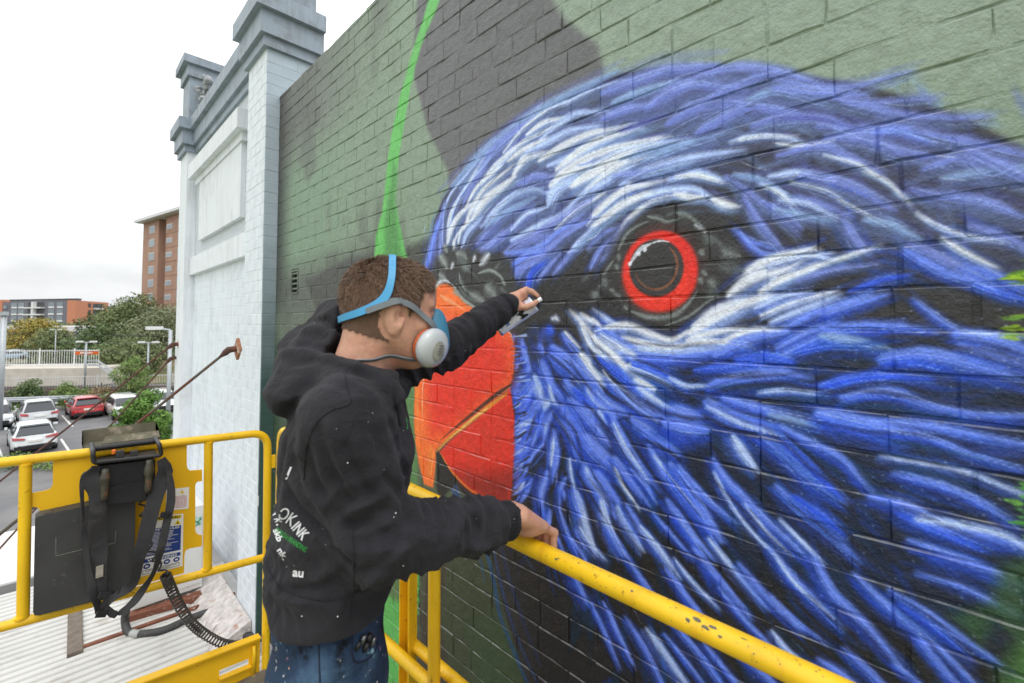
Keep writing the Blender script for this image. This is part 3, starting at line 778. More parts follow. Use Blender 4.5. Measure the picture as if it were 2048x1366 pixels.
# ---- lime foliage at the right edge ----------------------------------------------------------------
for k in range(70):
    x = rng.uniform(1990, 2110); y = 552 + rng.uniform(-34, 40) * min((x - 1985) / 50, 1) if k % 2 else 640 + rng.uniform(-14, 36)
    stroke(C(150, 190, 26) if rng.random() < .7 else C(96, 150, 40), rng.uniform(8, 18), [(x + 40, y + rng.uniform(-8, 8)), (x, y)], a=.85, soft=.7)
for k in range(46):
    x = rng.uniform(1985, 2130); y = rng.uniform(955, 1080)
    if x < 2010 and abs(y - 1015) > 30: continue
    stroke(C(84, 168, 56) if rng.random() < .7 else C(130, 200, 70), rng.uniform(10, 30), [(x + 50, y + rng.uniform(0, 14)), (x + 10, y)], a=.8, soft=.8)
polygon(C(50, 84, 44), [(2000, 1130), (2048, 1110), (2400, 1120), (2300, 1500), (1980, 1500), (1985, 1330), (2030, 1280), (1990, 1240), (1960, 1290), (1900, 1230), (1980, 1200)], soft=24, a=.8)
polygon(C(70, 118, 54), [(2030, 1290), (2100, 1260), (2300, 1500), (2000, 1480)], soft=30, a=.8)
stroke('P', 9, [(1840, 1235), (1920, 1275), (1990, 1320), (2030, 1346)], a=.8)
# ---- wear: overspray specks and fine mottling of the coat ------------------------------------------
_m = vnoise(MH, MW, 3, 21) * .5 + vnoise(MH, MW, 9, 22) * .5
CAN *= (1 + (_m - .5) * .16)[..., None]
for k in range(1300):
    if rng.random() < .75:
        x, y = rng.uniform(1040, 2048), rng.uniform(600, 1366)
    else:
        x, y = rng.uniform(560, 2048), rng.uniform(0, 1366)
    q = wall_pts([(x, y)])[0]; xi, yi = int(q[0]), int(q[1])
    if 2 < xi < MW - 3 and 2 < yi < MH - 3:
        s = 1 if rng.random() < .8 else 2
        CAN[yi:yi + s, xi:xi + s] = CAN[yi:yi + s, xi:xi + s] * .6 + np.array([.72, .77, .88]) * .4
np.clip(CAN, 0.012, 1, out=CAN)
# ------------------------------------------------------------------ helpers
def root_of(o):
    while o.parent is not None: o = o.parent
    return o

def link(name, me, m=None, parent=None):
    o = bpy.data.objects.new(name, me); COL.objects.link(o)
    if m is not None and me is not None:
        me.materials.clear(); me.materials.append(m)
    if parent is not None: o.parent = parent
    return o

def obj(name, bm, m, parent=None, smooth=False, bevel=0.0, seg=2, auto=None):
    """bm holds world coordinates; a child's mesh is stored relative to its root's location"""
    if bevel:
        ed = [e for e in bm.edges if len(e.link_faces) == 2 and e.calc_face_angle(0) > 0.6]
        bmesh.ops.bevel(bm, geom=ed, offset=bevel, segments=seg, affect='EDGES', profile=.6, clamp_overlap=True)
    bmesh.ops.recalc_face_normals(bm, faces=bm.faces)
    if parent is not None:
        r = root_of(parent)
        bmesh.ops.translate(bm, verts=bm.verts, vec=-Vector(r.location))
    me = bpy.data.meshes.new(name); bm.to_mesh(me); bm.free()
    if smooth:
        for p in me.polygons: p.use_smooth = True
        if auto: me.set_sharp_from_angle(angle=math.radians(auto))
    return link(name, me, m, parent)

def thing(name, label, cat, loc=(0, 0, 0), group=None):
    o = bpy.data.objects.new(name, None); COL.objects.link(o)
    o.location = loc; o.empty_display_size = .1
    return tag(o, label, cat, group)

def tag(o, label=None, cat=None, group=None, kind=None):
    if label: o['label'] = label
    if cat: o['category'] = cat
    if group: o['group'] = group
    if kind: o['kind'] = kind
    return o

def box(bm, lo, hi, rot=None, about=None):
    lo, hi = Vector(lo), Vector(hi)
    vs = [bm.verts.new((x, y, z)) for x in (lo.x, hi.x) for y in (lo.y, hi.y) for z in (lo.z, hi.z)]
    for f in ((0, 1, 3, 2), (4, 6, 7, 5), (0, 4, 5, 1), (2, 3, 7, 6), (0, 2, 6, 4), (1, 5, 7, 3)):
        bm.faces.new([vs[i] for i in f])
    if rot is not None:
        bmesh.ops.rotate(bm, verts=vs, cent=Vector(about) if about else (lo + hi) / 2, matrix=rot)
    return vs

def nbox(lo, hi):
    bm = bmesh.new(); box(bm, lo, hi); return bm

def frame_at(t):
    t = t.normalized(); a = Vector((0, 0, 1)) if abs(t.z) < .9 else Vector((1, 0, 0))
    u = t.cross(a).normalized(); return u, t.cross(u).normalized()

def tube(bm, pts, r, n=12, cap=True, rs=None):
    pts = [Vector(p) for p in pts]; rings = []
    u = None
    for i, p in enumerate(pts):
        t = (pts[min(i + 1, len(pts) - 1)] - pts[max(i - 1, 0)])
        if u is None: u, v = frame_at(t)
        else:
            t = t.normalized(); u = (u - t * u.dot(t)).normalized(); v = t.cross(u)
        rr = rs[i] if rs is not None else r
        rings.append([bm.verts.new(p + (u * math.cos(a) + v * math.sin(a)) * rr) for a in np.linspace(0, 2 * math.pi, n, endpoint=False)])
    for a, b in zip(rings, rings[1:]):
        for i in range(n): bm.faces.new((a[i], a[(i + 1) % n], b[(i + 1) % n], b[i]))
    if cap:
        bm.faces.new(rings[0][::-1]); bm.faces.new(rings[-1])
    return rings

def curve_pts(pts, n):
    return [Vector(p) for p in spline([tuple(p) for p in pts], n)]

def bend(pts, r, seg=6):
    """polyline with its inner corners rounded to radius r"""
    pts = [Vector(p) for p in pts]; out = [pts[0]]
    for a, b, c in zip(pts, pts[1:], pts[2:]):
        d0 = (a - b).normalized(); d1 = (c - b).normalized()
        for k in range(seg + 1):
            t = k / seg
            p0 = b + d0 * r; p1 = b + d1 * r
            out.append((p0 * (1 - t) + b * t) * (1 - t) + (b * (1 - t) + p1 * t) * t)
    out.append(pts[-1]); return out

def ribbon(bm, pts, wvec, w, th=.002):
    """flat strap: pts centre line, wvec width directions (one per point or one for all)"""
    pts = [Vector(p) for p in pts]; ws = [Vector(wvec)] * len(pts) if not isinstance(wvec, list) else [Vector(a) for a in wvec]
    rings = []
    for i, p in enumerate(pts):
        t = (pts[min(i + 1, len(pts) - 1)] - pts[max(i - 1, 0)]).normalized()
        s = ws[i] - t * ws[i].dot(t); s.normalize(); n = t.cross(s)
        ww = w[i] if isinstance(w, (list, tuple)) else w
        rings.append([bm.verts.new(p + s * a * ww / 2 + n * b * th / 2) for a, b in ((-1, -1), (0, -1.0), (1, -1), (1, 1), (0, 1), (-1, 1))])
    for a, b in zip(rings, rings[1:]):
        for i in range(6): bm.faces.new((a[i], a[(i + 1) % 6], b[(i + 1) % 6], b[i]))
    bm.faces.new(rings[0][::-1]); bm.faces.new(rings[-1])

def prism(bm, poly, axis, a, b):
    """extrude a polygon (list of 2-D points) along axis 0/1/2 from a to b"""
    def P(q, h):
        c = [q[0], q[1]]; c.insert(axis, h); return c
    A = [bm.verts.new(P(q, a)) for q in poly]; B = [bm.verts.new(P(q, b)) for q in poly]
    n = len(poly)
    bm.faces.new(A[::-1]); bm.faces.new(B)
    for i in range(n): bm.faces.new((A[i], A[(i + 1) % n], B[(i + 1) % n], B[i]))
    return A + B

def lathe(bm, prof, origin, axis=(0, 0, 1), n=20):
    """prof: (radius, height) pairs turned about an axis"""
    ax = Vector(axis).normalized(); u, v = frame_at(ax); o = Vector(origin); rings = []
    for r, h in prof:
        rings.append([bm.verts.new(o + ax * h + (u * math.cos(a) + v * math.sin(a)) * max(r, 1e-5)) for a in np.linspace(0, 2 * math.pi, n, endpoint=False)])
    for a, b in zip(rings, rings[1:]):
        for i in range(n): bm.faces.new((a[i], a[(i + 1) % n], b[(i + 1) % n], b[i]))
    bm.faces.new(rings[0][::-1]); bm.faces.new(rings[-1])

def proj(P):
    P = np.asarray(P, float); k = P @ fw
    return 1024 + F * (P @ rt) / k, PYC - F * (P @ up) / k, k

# ------------------------------------------------------------------ materials
def lin(c):
    return tuple(((v / 255.0) / 12.92 if v <= 10 else (((v / 255.0) + .055) / 1.055) ** 2.4) for v in c)

MATS = {}
def mat(name, col, rough=.6, metal=0.0, var=.12, vscale=6.0, bump=.15, bscale=60.0, bdist=.002, spec=.4, dirt=None, dscale=3.0, dlo=.5, dhi=.7, coat=0.0, sheen=0.0, trans=0.0, alpha=1.0, emit=None, tex='Object', bump2=None, streak=None):
    """col is linear rgb; var varies the value, dirt=(rgb) adds patches of a second colour"""
    if name in MATS: return MATS[name]
    m = bpy.data.materials.new(name); m.use_nodes = True
    nt = m.node_tree; N = nt.nodes; L = nt.links; b = N['Principled BSDF']
    tc = N.new('ShaderNodeTexCoord')
    noi = N.new('ShaderNodeTexNoise'); noi.inputs['Scale'].default_value = vscale; noi.inputs['Detail'].default_value = 5
    L.new(tc.outputs[tex], noi.inputs['Vector'])
    mr = N.new('ShaderNodeMapRange'); mr.inputs['From Min'].default_value = .25; mr.inputs['From Max'].default_value = .75
    mr.inputs['To Min'].default_value = 1 - var; mr.inputs['To Max'].default_value = 1 + var
    L.new(noi.outputs['Fac'], mr.inputs['Value'])
    mul = N.new('ShaderNodeVectorMath'); mul.operation = 'SCALE'; mul.inputs[0].default_value = col[:3]
    L.new(mr.outputs['Result'], mul.inputs['Scale'])
    out = mul.outputs['Vector']
    if dirt is not None:
        n2 = N.new('ShaderNodeTexNoise'); n2.inputs['Scale'].default_value = dscale; n2.inputs['Detail'].default_value = 8; n2.inputs['Roughness'].default_value = .65
        L.new(tc.outputs[tex], n2.inputs['Vector'])
        r2 = N.new('ShaderNodeMapRange'); r2.inputs['From Min'].default_value = dlo; r2.inputs['From Max'].default_value = dhi
        L.new(n2.outputs['Fac'], r2.inputs['Value'])
        mx = N.new('ShaderNodeMixRGB'); mx.inputs['Color2'].default_value = (*dirt, 1)
        L.new(r2.outputs['Result'], mx.inputs['Fac']); L.new(out, mx.inputs['Color1']); out = mx.outputs['Color']
    if streak is not None:                                  # run-off marks drawn out downwards
        mp = N.new('ShaderNodeMapping'); mp.inputs['Scale'].default_value = (9, 9, .7); L.new(tc.outputs[tex], mp.inputs['Vector'])
        n4 = N.new('ShaderNodeTexNoise'); n4.inputs['Scale'].default_value = 1.6; n4.inputs['Detail'].default_value = 7; n4.inputs['Roughness'].default_value = .7; L.new(mp.outputs['Vector'], n4.inputs['Vector'])
        r4 = N.new('ShaderNodeMapRange'); r4.inputs['From Min'].default_value = .50; r4.inputs['From Max'].default_value = .78; r4.inputs['To Max'].default_value = streak[3]; L.new(n4.outputs['Fac'], r4.inputs['Value'])
        m4 = N.new('ShaderNodeMixRGB'); m4.inputs['Color2'].default_value = (*streak[:3], 1); L.new(r4.outputs['Result'], m4.inputs['Fac']); L.new(out, m4.inputs['Color1']); out = m4.outputs['Color']
    L.new(out, b.inputs['Base Color'])
    b.inputs['Roughness'].default_value = rough; b.inputs['Metallic'].default_value = metal
    b.inputs['Specular IOR Level'].default_value = spec
    if coat: b.inputs['Coat Weight'].default_value = coat; b.inputs['Coat Roughness'].default_value = .1
    if sheen: b.inputs['Sheen Weight'].default_value = sheen; b.inputs['Sheen Roughness'].default_value = .6
    if trans: b.inputs['Transmission Weight'].default_value = trans
    if alpha < 1: b.inputs['Alpha'].default_value = alpha
    if emit: b.inputs['Emission Color'].default_value = (*emit[:3], 1); b.inputs['Emission Strength'].default_value = emit[3]
    if bump:
        n3 = N.new('ShaderNodeTexNoise'); n3.inputs['Scale'].default_value = bscale; n3.inputs['Detail'].default_value = 4
        L.new(tc.outputs[tex], n3.inputs['Vector'])
        bp = N.new('ShaderNodeBump'); bp.inputs['Strength'].default_value = bump; bp.inputs['Distance'].default_value = bdist
        L.new(n3.outputs['Fac'], bp.inputs['Height']); L.new(bp.outputs['Normal'], b.inputs['Normal'])
        if bump2:                                           # (scale, distance): a broader second relief
            n5 = N.new('ShaderNodeTexNoise'); n5.inputs['Scale'].default_value = bump2[0]; n5.inputs['Detail'].default_value = 6; n5.inputs['Roughness'].default_value = .6; n5.inputs['Distortion'].default_value = .8; L.new(tc.outputs[tex], n5.inputs['Vector'])
            b5 = N.new('ShaderNodeBump'); b5.inputs['Strength'].default_value = .8; b5.inputs['Distance'].default_value = bump2[1]; L.new(n5.outputs['Fac'], b5.inputs['Height']); L.new(b5.outputs['Normal'], bp.inputs['Normal'])
    MATS[name] = m
    return m
# ------------------------------------------------------------------ the painted brick wall
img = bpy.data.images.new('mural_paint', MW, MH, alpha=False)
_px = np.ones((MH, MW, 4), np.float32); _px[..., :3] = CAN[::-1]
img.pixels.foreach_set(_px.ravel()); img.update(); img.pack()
del _px

def mural_material(name, mortar=False):
    m = bpy.data.materials.new(name); m.use_nodes = True
    N = m.node_tree.nodes; L = m.node_tree.links; b = N['Principled BSDF']
    geo = N.new('ShaderNodeNewGeometry'); sep = N.new('ShaderNodeSeparateXYZ')
    L.new(geo.outputs['Position'], sep.inputs['Vector'])
    mu = N.new('ShaderNodeMapRange'); mu.clamp = True
    mu.inputs['From Min'].default_value = M_Y1; mu.inputs['From Max'].default_value = M_Y0
    mv = N.new('ShaderNodeMapRange'); mv.inputs['From Min'].default_value = M_Z0; mv.inputs['From Max'].default_value = M_Z1
    L.new(sep.outputs['Y'], mu.inputs['Value']); L.new(sep.outputs['Z'], mv.inputs['Value'])
    cmb = N.new('ShaderNodeCombineXYZ'); L.new(mu.outputs['Result'], cmb.inputs['X']); L.new(mv.outputs['Result'], cmb.inputs['Y'])
    ti = N.new('ShaderNodeTexImage'); ti.image = img; ti.extension = 'EXTEND'; ti.interpolation = 'Cubic'
    L.new(cmb.outputs['Vector'], ti.inputs['Vector'])
    # ledges the spray never reached keep the pale grey primer
    nz = N.new('ShaderNodeSeparateXYZ'); L.new(geo.outputs['True Normal'], nz.inputs['Vector'])
    led = N.new('ShaderNodeMapRange'); led.inputs['From Min'].default_value = .35; led.inputs['From Max'].default_value = .8
    L.new(nz.outputs['Z'], led.inputs['Value'])
    brk = N.new('ShaderNodeTexNoise'); brk.inputs['Scale'].default_value = 22; brk.inputs['Detail'].default_value = 4
    L.new(geo.outputs['Position'], brk.inputs['Vector'])
    br = N.new('ShaderNodeMapRange'); br.inputs['From Min'].default_value = .38; br.inputs['From Max'].default_value = .6; br.inputs['To Min'].default_value = .05; br.inputs['To Max'].default_value = .55
    L.new(brk.outputs['Fac'], br.inputs['Value'])
    lm = N.new('ShaderNodeMath'); lm.operation = 'MULTIPLY'; L.new(led.outputs['Result'], lm.inputs[0]); L.new(br.outputs['Result'], lm.inputs[1])
    mx = N.new('ShaderNodeMixRGB'); mx.inputs['Color2'].default_value = (.36, .37, .36, 1)
    L.new(lm.outputs['Value'], mx.inputs['Fac']); L.new(ti.outputs['Color'], mx.inputs['Color1'])
    L.new(mx.outputs['Color'], b.inputs['Base Color'])
    # lumpy, many times overpainted coat
    n1 = N.new('ShaderNodeTexNoise'); n1.inputs['Scale'].default_value = 150; n1.inputs['Detail'].default_value = 5; n1.inputs['Roughness'].default_value = .62
    n2 = N.new('ShaderNodeTexNoise'); n2.inputs['Scale'].default_value = 34; n2.inputs['Detail'].default_value = 4
    n3 = N.new('ShaderNodeTexVoronoi'); n3.inputs['Scale'].default_value = 16; n3.feature = 'SMOOTH_F1'
    for n in (n1, n2, n3): L.new(geo.outputs['Position'], n.inputs['Vector'])
    a1 = N.new('ShaderNodeMath'); a1.operation = 'MULTIPLY_ADD'; a1.inputs[1].default_value = 1.6
    L.new(n2.outputs['Fac'], a1.inputs[0]); L.new(n1.outputs['Fac'], a1.inputs[2])
    a2 = N.new('ShaderNodeMath'); a2.operation = 'MULTIPLY_ADD'; a2.inputs[1].default_value = .6
    L.new(n3.outputs['Distance'], a2.inputs[0]); L.new(a1.outputs['Value'], a2.inputs[2])
    bp = N.new('ShaderNodeBump'); bp.inputs['Strength'].default_value = .85 if not mortar else 1.0; bp.inputs['Distance'].default_value = .004 if not mortar else .005
    L.new(a2.outputs['Value'], bp.inputs['Height']); L.new(bp.outputs['Normal'], b.inputs['Normal'])
    b.inputs['Roughness'].default_value = .47; b.inputs['Specular IOR Level'].default_value = .5
    return m
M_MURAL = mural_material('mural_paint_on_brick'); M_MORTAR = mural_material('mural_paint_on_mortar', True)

def brick_mesh(name, w, h, seed, m, ax='x', jit=.0016, depth=.014, bev=.003, nx=4, nz=3):
    """front face looks along -X, origin in its centre; w along Y, h along Z"""
    r = random.Random(seed); bm = bmesh.new()
    jo = {}
    def ring(i, k):
        key = (i, k)
        if key not in jo: jo[key] = (r.uniform(-jit, jit), r.uniform(-jit, jit))
        return jo[key]
    def P(i, k, ins, x):
        u = -w / 2 + w * i / (nx - 1); v = -h / 2 + h * k / (nz - 1)
        a, c = ring(i, k) if (i in (0, nx - 1) or k in (0, nz - 1)) else (0, 0)
        if i == 0: u += ins
        if i == nx - 1: u -= ins
        if k == 0: v += ins
        if k == nz - 1: v -= ins
        return Vector((x, u + a, v + c))
    G = [[bm.verts.new(P(i, k, bev, r.uniform(-.0007, .0007))) for k in range(nz)] for i in range(nx)]
    for i in range(nx - 1):
        for k in range(nz - 1):
            bm.faces.new((G[i][k], G[i][k + 1], G[i + 1][k + 1], G[i + 1][k]))
    per = [(i, 0) for i in range(nx)] + [(nx - 1, k) for k in range(1, nz)] + [(i, nz - 1) for i in range(nx - 2, -1, -1)] + [(0, k) for k in range(nz - 2, 0, -1)]
    r0 = [G[i][k] for i, k in per]
    r1 = [bm.verts.new(P(i, k, 0, bev * .8)) for i, k in per]
    r2 = [bm.verts.new(P(i, k, -.0008, depth)) for i, k in per]
    n = len(per)
    for A, B in ((r0, r1), (r1, r2)):
        for i in range(n): bm.faces.new((A[i], A[(i + 1) % n], B[(i + 1) % n], B[i]))
    bmesh.ops.recalc_face_normals(bm, faces=bm.faces)
    me = bpy.data.meshes.new(name); bm.to_mesh(me); bm.free(); me.materials.append(m)
    return me

COURSE, JOINT, PERP = .086, .0050, .0032
Z_OFF = -.014
WALL_Y0, WALL_Y1, WALL_TOP, WALL_BOT = -1.25, 3.822, 1.79, -2.40

def lay_bricks(y0, y1, z0, z1, skip=(), header_every=4, seed=1, zoff=Z_OFF):
    """(yc, zc, w, h) of every brick of a wall panel in colonial bond"""
    out = []; r = random.Random(seed)
    k0 = math.ceil((z0 - zoff) / COURSE - .35); k1 = int((z1 - zoff) / COURSE + .2)
    for k in range(k0, k1):
        zc = zoff + (k + .5) * COURSE; hh = COURSE - JOINT
        hdr = (k % header_every == 0)
        step = .12 if hdr else .24
        y = y1 - (0 if k % 2 == 0 else step / 2) + r.uniform(-.03, .03)
        ys = [y1]
        while y > y0 + .03:
            if y < y1 - .05: ys.append(y + r.uniform(-.006, .006))
            y -= step
        ys.append(y0)
        for a, b in zip(ys, ys[1:]):
            w = a - b - PERP
            if w < .02: continue
            parts = [(a, b)]
            for q in skip:                                   # bricks are cut round an opening
                if q[2] - hh * .4 < zc < q[3] + hh * .4: parts = [(x, y) for p0, p1 in parts for x, y in ((p0, max(p1, q[1])), (min(p0, q[0]), p1)) if x - y > .025 and (y >= q[1] or x <= q[0])] if any(p1 < q[1] and p0 > q[0] for p0, p1 in parts) else parts
            for p0, p1 in parts: out.append(((p0 + p1) / 2, zc, p0 - p1 - PERP, hh))
    return out

def front_face_verts(yc, zc, w, h, r, jit=.0016):
    return [(yc + sy * w / 2 + r.uniform(-jit, jit), zc + sz * h / 2 + r.uniform(-jit, jit)) for sy, sz in ((-1, -1), (1, -1), (1, 1), (-1, 1))]

def brick_fill(name, bricks, X, m, parent, seed=5, depth=.014, bev=.003):
    """the remaining bricks of a wall, joined"""
    r = random.Random(seed); bm = bmesh.new()
    for yc, zc, w, h in bricks:
        dx = r.uniform(-.0012, .0012)
        q = front_face_verts(yc, zc, w, h, r)
        f = [bm.verts.new((X + dx, y + (bev if i in (0, 3) else -bev), z + (bev if i < 2 else -bev))) for i, (y, z) in enumerate(q)]
        g = [bm.verts.new((X + dx + bev * .8, y, z)) for y, z in q]
        b = [bm.verts.new((X + depth, y, z)) for y, z in q]
        bm.faces.new(f[::-1])
        for A, B in ((f, g), (g, b)):
            for i in range(4): bm.faces.new((A[i], A[(i + 1) % 4], B[(i + 1) % 4], B[i]))
    return tag(obj(name, bm, m, parent), kind='stuff')

def seen_area(yc, zc, w, h, X):
    c = [proj((X, yc + sy * w / 2, zc + sz * h / 2)) for sy, sz in ((-1, -1), (1, -1), (1, 1), (-1, 1))]
    if min(q[2] for q in c) < .05: return 0
    xs = [min(max(q[0], 0), 2048) for q in c]; ys = [min(max(q[1], 0), 1366) for q in c]
    return (max(xs) - min(xs)) * (max(ys) - min(ys))

wall = thing('mural_wall', 'long painted brick wall carrying a huge blue parrot mural with orange beak', 'wall', (WALL_X, 1.28, WALL_BOT))
VENT = (3.36, 3.50, .21, .39)
# mortar bed: a finely undulating face, here flush with the bricks, there raked back
ny, nz_ = 336, 280
_n1 = vnoise(nz_ + 1, ny + 1, 3.2, 51) * .6 + vnoise(nz_ + 1, ny + 1, 9, 52) * .4
gy = np.linspace(WALL_Y0, WALL_Y1 - .002, ny + 1); gz = np.linspace(WALL_BOT, WALL_TOP - .012, nz_ + 1)
gx = WALL_X + np.clip(.0026 + (_n1 - .5) * .0095, .0004, .0062)
V = np.stack([gx, np.broadcast_to(gy[None, :], gx.shape), np.broadcast_to(gz[:, None], gx.shape)], -1).reshape(-1, 3)
ii, jj = np.meshgrid(np.arange(nz_), np.arange(ny), indexing='ij'); a_ = (ii * (ny + 1) + jj).ravel(); Fq = np.stack([a_, a_ + ny + 1, a_ + ny + 2, a_ + 1], 1)
cy, cz = (gy[jj] + .007).ravel(), (gz[ii] + .007).ravel(); Fq = Fq[~((cy > VENT[0] + .004) & (cy < VENT[1] - .004) & (cz > VENT[2] + .004) & (cz < VENT[3] - .004))]
def quads(name, V, Fq, m, parent):
    me = bpy.data.meshes.new(name); me.from_pydata((V - np.array(root_of(parent).location)).tolist(), [], Fq.tolist()); me.polygons.foreach_set('use_smooth', np.ones(len(Fq), bool)); return link(name, me, m, parent)
quads('mortar_bed', V, Fq, M_MORTAR, wall)
obj('wall_core', nbox((WALL_X + .03, WALL_Y0, WALL_BOT), (WALL_X + .33, WALL_Y1 - .001, WALL_TOP - .012)), M_MORTAR, wall)
bricks = lay_bricks(WALL_Y0, WALL_Y1, WALL_BOT, WALL_TOP, skip=[VENT], seed=3)
bricks.sort(key=lambda q: -seen_area(*q, WALL_X))
cache = {}
_r = random.Random(9)
for i, (yc, zc, w, h) in enumerate(bricks[:300]):
    key = (round(w, 2), i % 6)
    if key not in cache: cache[key] = brick_mesh('brick', round(w, 2) if abs(w - round(w, 2)) < .004 else w, h, hash(key) % 9999, M_MURAL)
    o = link('brick', cache[key], None, wall)
    o.location = Vector((WALL_X + _r.uniform(-.0014, .0014), yc, zc)) - wall.location
    o.rotation_euler = (_r.uniform(-.004, .004), _r.uniform(-.006, .006), _r.uniform(-.004, .004))
    if _r.random() < .5: o.scale = (1, 1, -1)
brick_fill('brick_courses', bricks[300:], WALL_X, M_MURAL, wall)
# terracotta air vent set in the wall, painted over
vent = obj('air_vent', nbox((WALL_X + .02, VENT[0], VENT[2]), (WALL_X + .025, VENT[1], VENT[3])), mat('vent_dark', (.01, .012, .011), .9, bump=0), wall)
bm = bmesh.new()
vy0, vy1, vz0, vz1 = 3.375, 3.485, .222, .372
for lo, hi in (((vy0 - .012, vz0 - .012), (vy1 + .012, vz0)), ((vy0 - .012, vz1), (vy1 + .012, vz1 + .012)), ((vy0 - .012, vz0), (vy0, vz1)), ((vy1, vz0), (vy1 + .012, vz1))):
    box(bm, (WALL_X - .003, lo[0], lo[1]), (WALL_X + .018, hi[0], hi[1]))
obj('vent_frame', bm, M_MURAL, vent)
for k in range(4):
    bm = bmesh.new(); z = vz0 + .018 + k * .037
    box(bm, (WALL_X + .001, vy0, z), (WALL_X + .016, vy1, z + .012), rot=Matrix.Rotation(.35, 3, 'Y'))
    obj('vent_slat', bm, M_MURAL, vent)
# rough capping course
bm = bmesh.new(); r = random.Random(4); n = 46
for k in range(n):
    a = WALL_Y0 + (WALL_Y1 - WALL_Y0) * k / n; b = WALL_Y0 + (WALL_Y1 - WALL_Y0) * (k + 1) / n
    dz = r.uniform(-.003, .004)
    box(bm, (WALL_X - .001 + r.uniform(-.002, .002), a, WALL_TOP - .0121), (WALL_X + .335, b - .001, WALL_TOP + .006 + dz))
obj('capping', bm, M_MURAL, wall)
# ------------------------------------------------------------------ white parapet with two piers, beyond the mural
M_WHITE = mat('white_wall_paint', lin((216, 223, 229)), .55, var=.05, vscale=3, bump=.35, bscale=45, bdist=.003, dirt=lin((186, 194, 200)), dscale=5, dlo=.5, dhi=.8, streak=(*lin((168, 172, 172)), .55))
M_WHITE2 = mat('white_render_paint', lin((218, 223, 228)), .6, var=.04, bump=.3, bscale=25, bdist=.003, dirt=lin((188, 190, 190)), dscale=3, dlo=.55, dhi=.8, streak=(*lin((160, 162, 160)), .6))
M_BLUEG = mat('blue_grey_trim_paint', lin((142, 154, 166)), .55, var=.10, vscale=4, bump=.25, bscale=30, bdist=.003, dirt=lin((112, 116, 120)), dscale=7, dlo=.5, dhi=.75, streak=(*lin((96, 98, 98)), .6))
M_ROUGH = mat('roughcast_white', lin((206, 212, 217)), .8, var=.10, vscale=60, bump=1.0, bscale=70, bdist=.02)
FX, PX = 1.109, 1.222          # pier face and recessed panel face
NP0, NP1, FP0, FP1 = 3.827, 4.30, 6.905, 7.35   # near pier, far pier (along Y)
RZ = -2.34
fac = thing('parapet_facade', 'white painted brick parapet with blue-grey cornice between two tall piers', 'facade', (1.3, 5.5, RZ))

def pier_return_material():
    # green overspray drips down onto the pier's return from the mural side
    m = mat('pier_return_paint', lin((164, 178, 188)), .55, var=.06, vscale=4, bump=.3, bscale=40, bdist=.003)
    N = m.node_tree.nodes; L = m.node_tree.links; b = N['Principled BSDF']
    geo = N.new('ShaderNodeNewGeometry'); sep = N.new('ShaderNodeSeparateXYZ'); L.new(geo.outputs['Position'], sep.inputs['Vector'])
    noi = N.new('ShaderNodeTexNoise'); noi.inputs['Scale'].default_value = 5; L.new(geo.outputs['Position'], noi.inputs['Vector'])
    mr = N.new('ShaderNodeMapRange'); mr.inputs['From Min'].default_value = 1.05; mr.inputs['From Max'].default_value = -.25
    ad = N.new('ShaderNodeMath'); ad.operation = 'MULTIPLY_ADD'; ad.inputs[1].default_value = .55; L.new(noi.outputs['Fac'], ad.inputs[0]); L.new(sep.outputs['Z'], ad.inputs[2])
    L.new(ad.outputs['Value'], mr.inputs['Value'])
    src = b.inputs['Base Color'].links[0].from_socket
    mx = N.new('ShaderNodeMixRGB'); mx.inputs['Color2'].default_value = (*lin((58, 84, 80)), 1)
    # spray only lands on the strip next to the mural
    xr = N.new('ShaderNodeMapRange'); xr.inputs['From Min'].default_value = FX - .001; xr.inputs['From Max'].default_value = FX + .012; L.new(sep.outputs['X'], xr.inputs['Value'])
    mm = N.new('ShaderNodeMath'); mm.operation = 'MULTIPLY'; L.new(mr.outputs['Result'], mm.inputs[0]); L.new(xr.outputs['Result'], mm.inputs[1])
    L.new(mm.outputs['Value'], mx.inputs['Fac']); L.new(src, mx.inputs['Color1']); L.new(mx.outputs['Color'], b.inputs['Base Color'])
    return m
M_RETURN = pier_return_material()

obj('near_pier_core', nbox((FX + .0020, NP0 + .006, RZ), (1.52, NP1, 2.16)), M_WHITE, fac)
obj('near_pier_return', nbox((FX + .0045, NP0 + .0016, RZ), (1.519, NP0 + .0055, 2.159)), M_RETURN, fac)
obj('far_pier_core', nbox((FX + .003, FP0, RZ), (1.52, FP1, 2.16)), M_WHITE2, fac)
obj('panel_core', nbox((PX + .0018, NP1, RZ), (1.50, FP0, 2.20)), M_WHITE, fac)
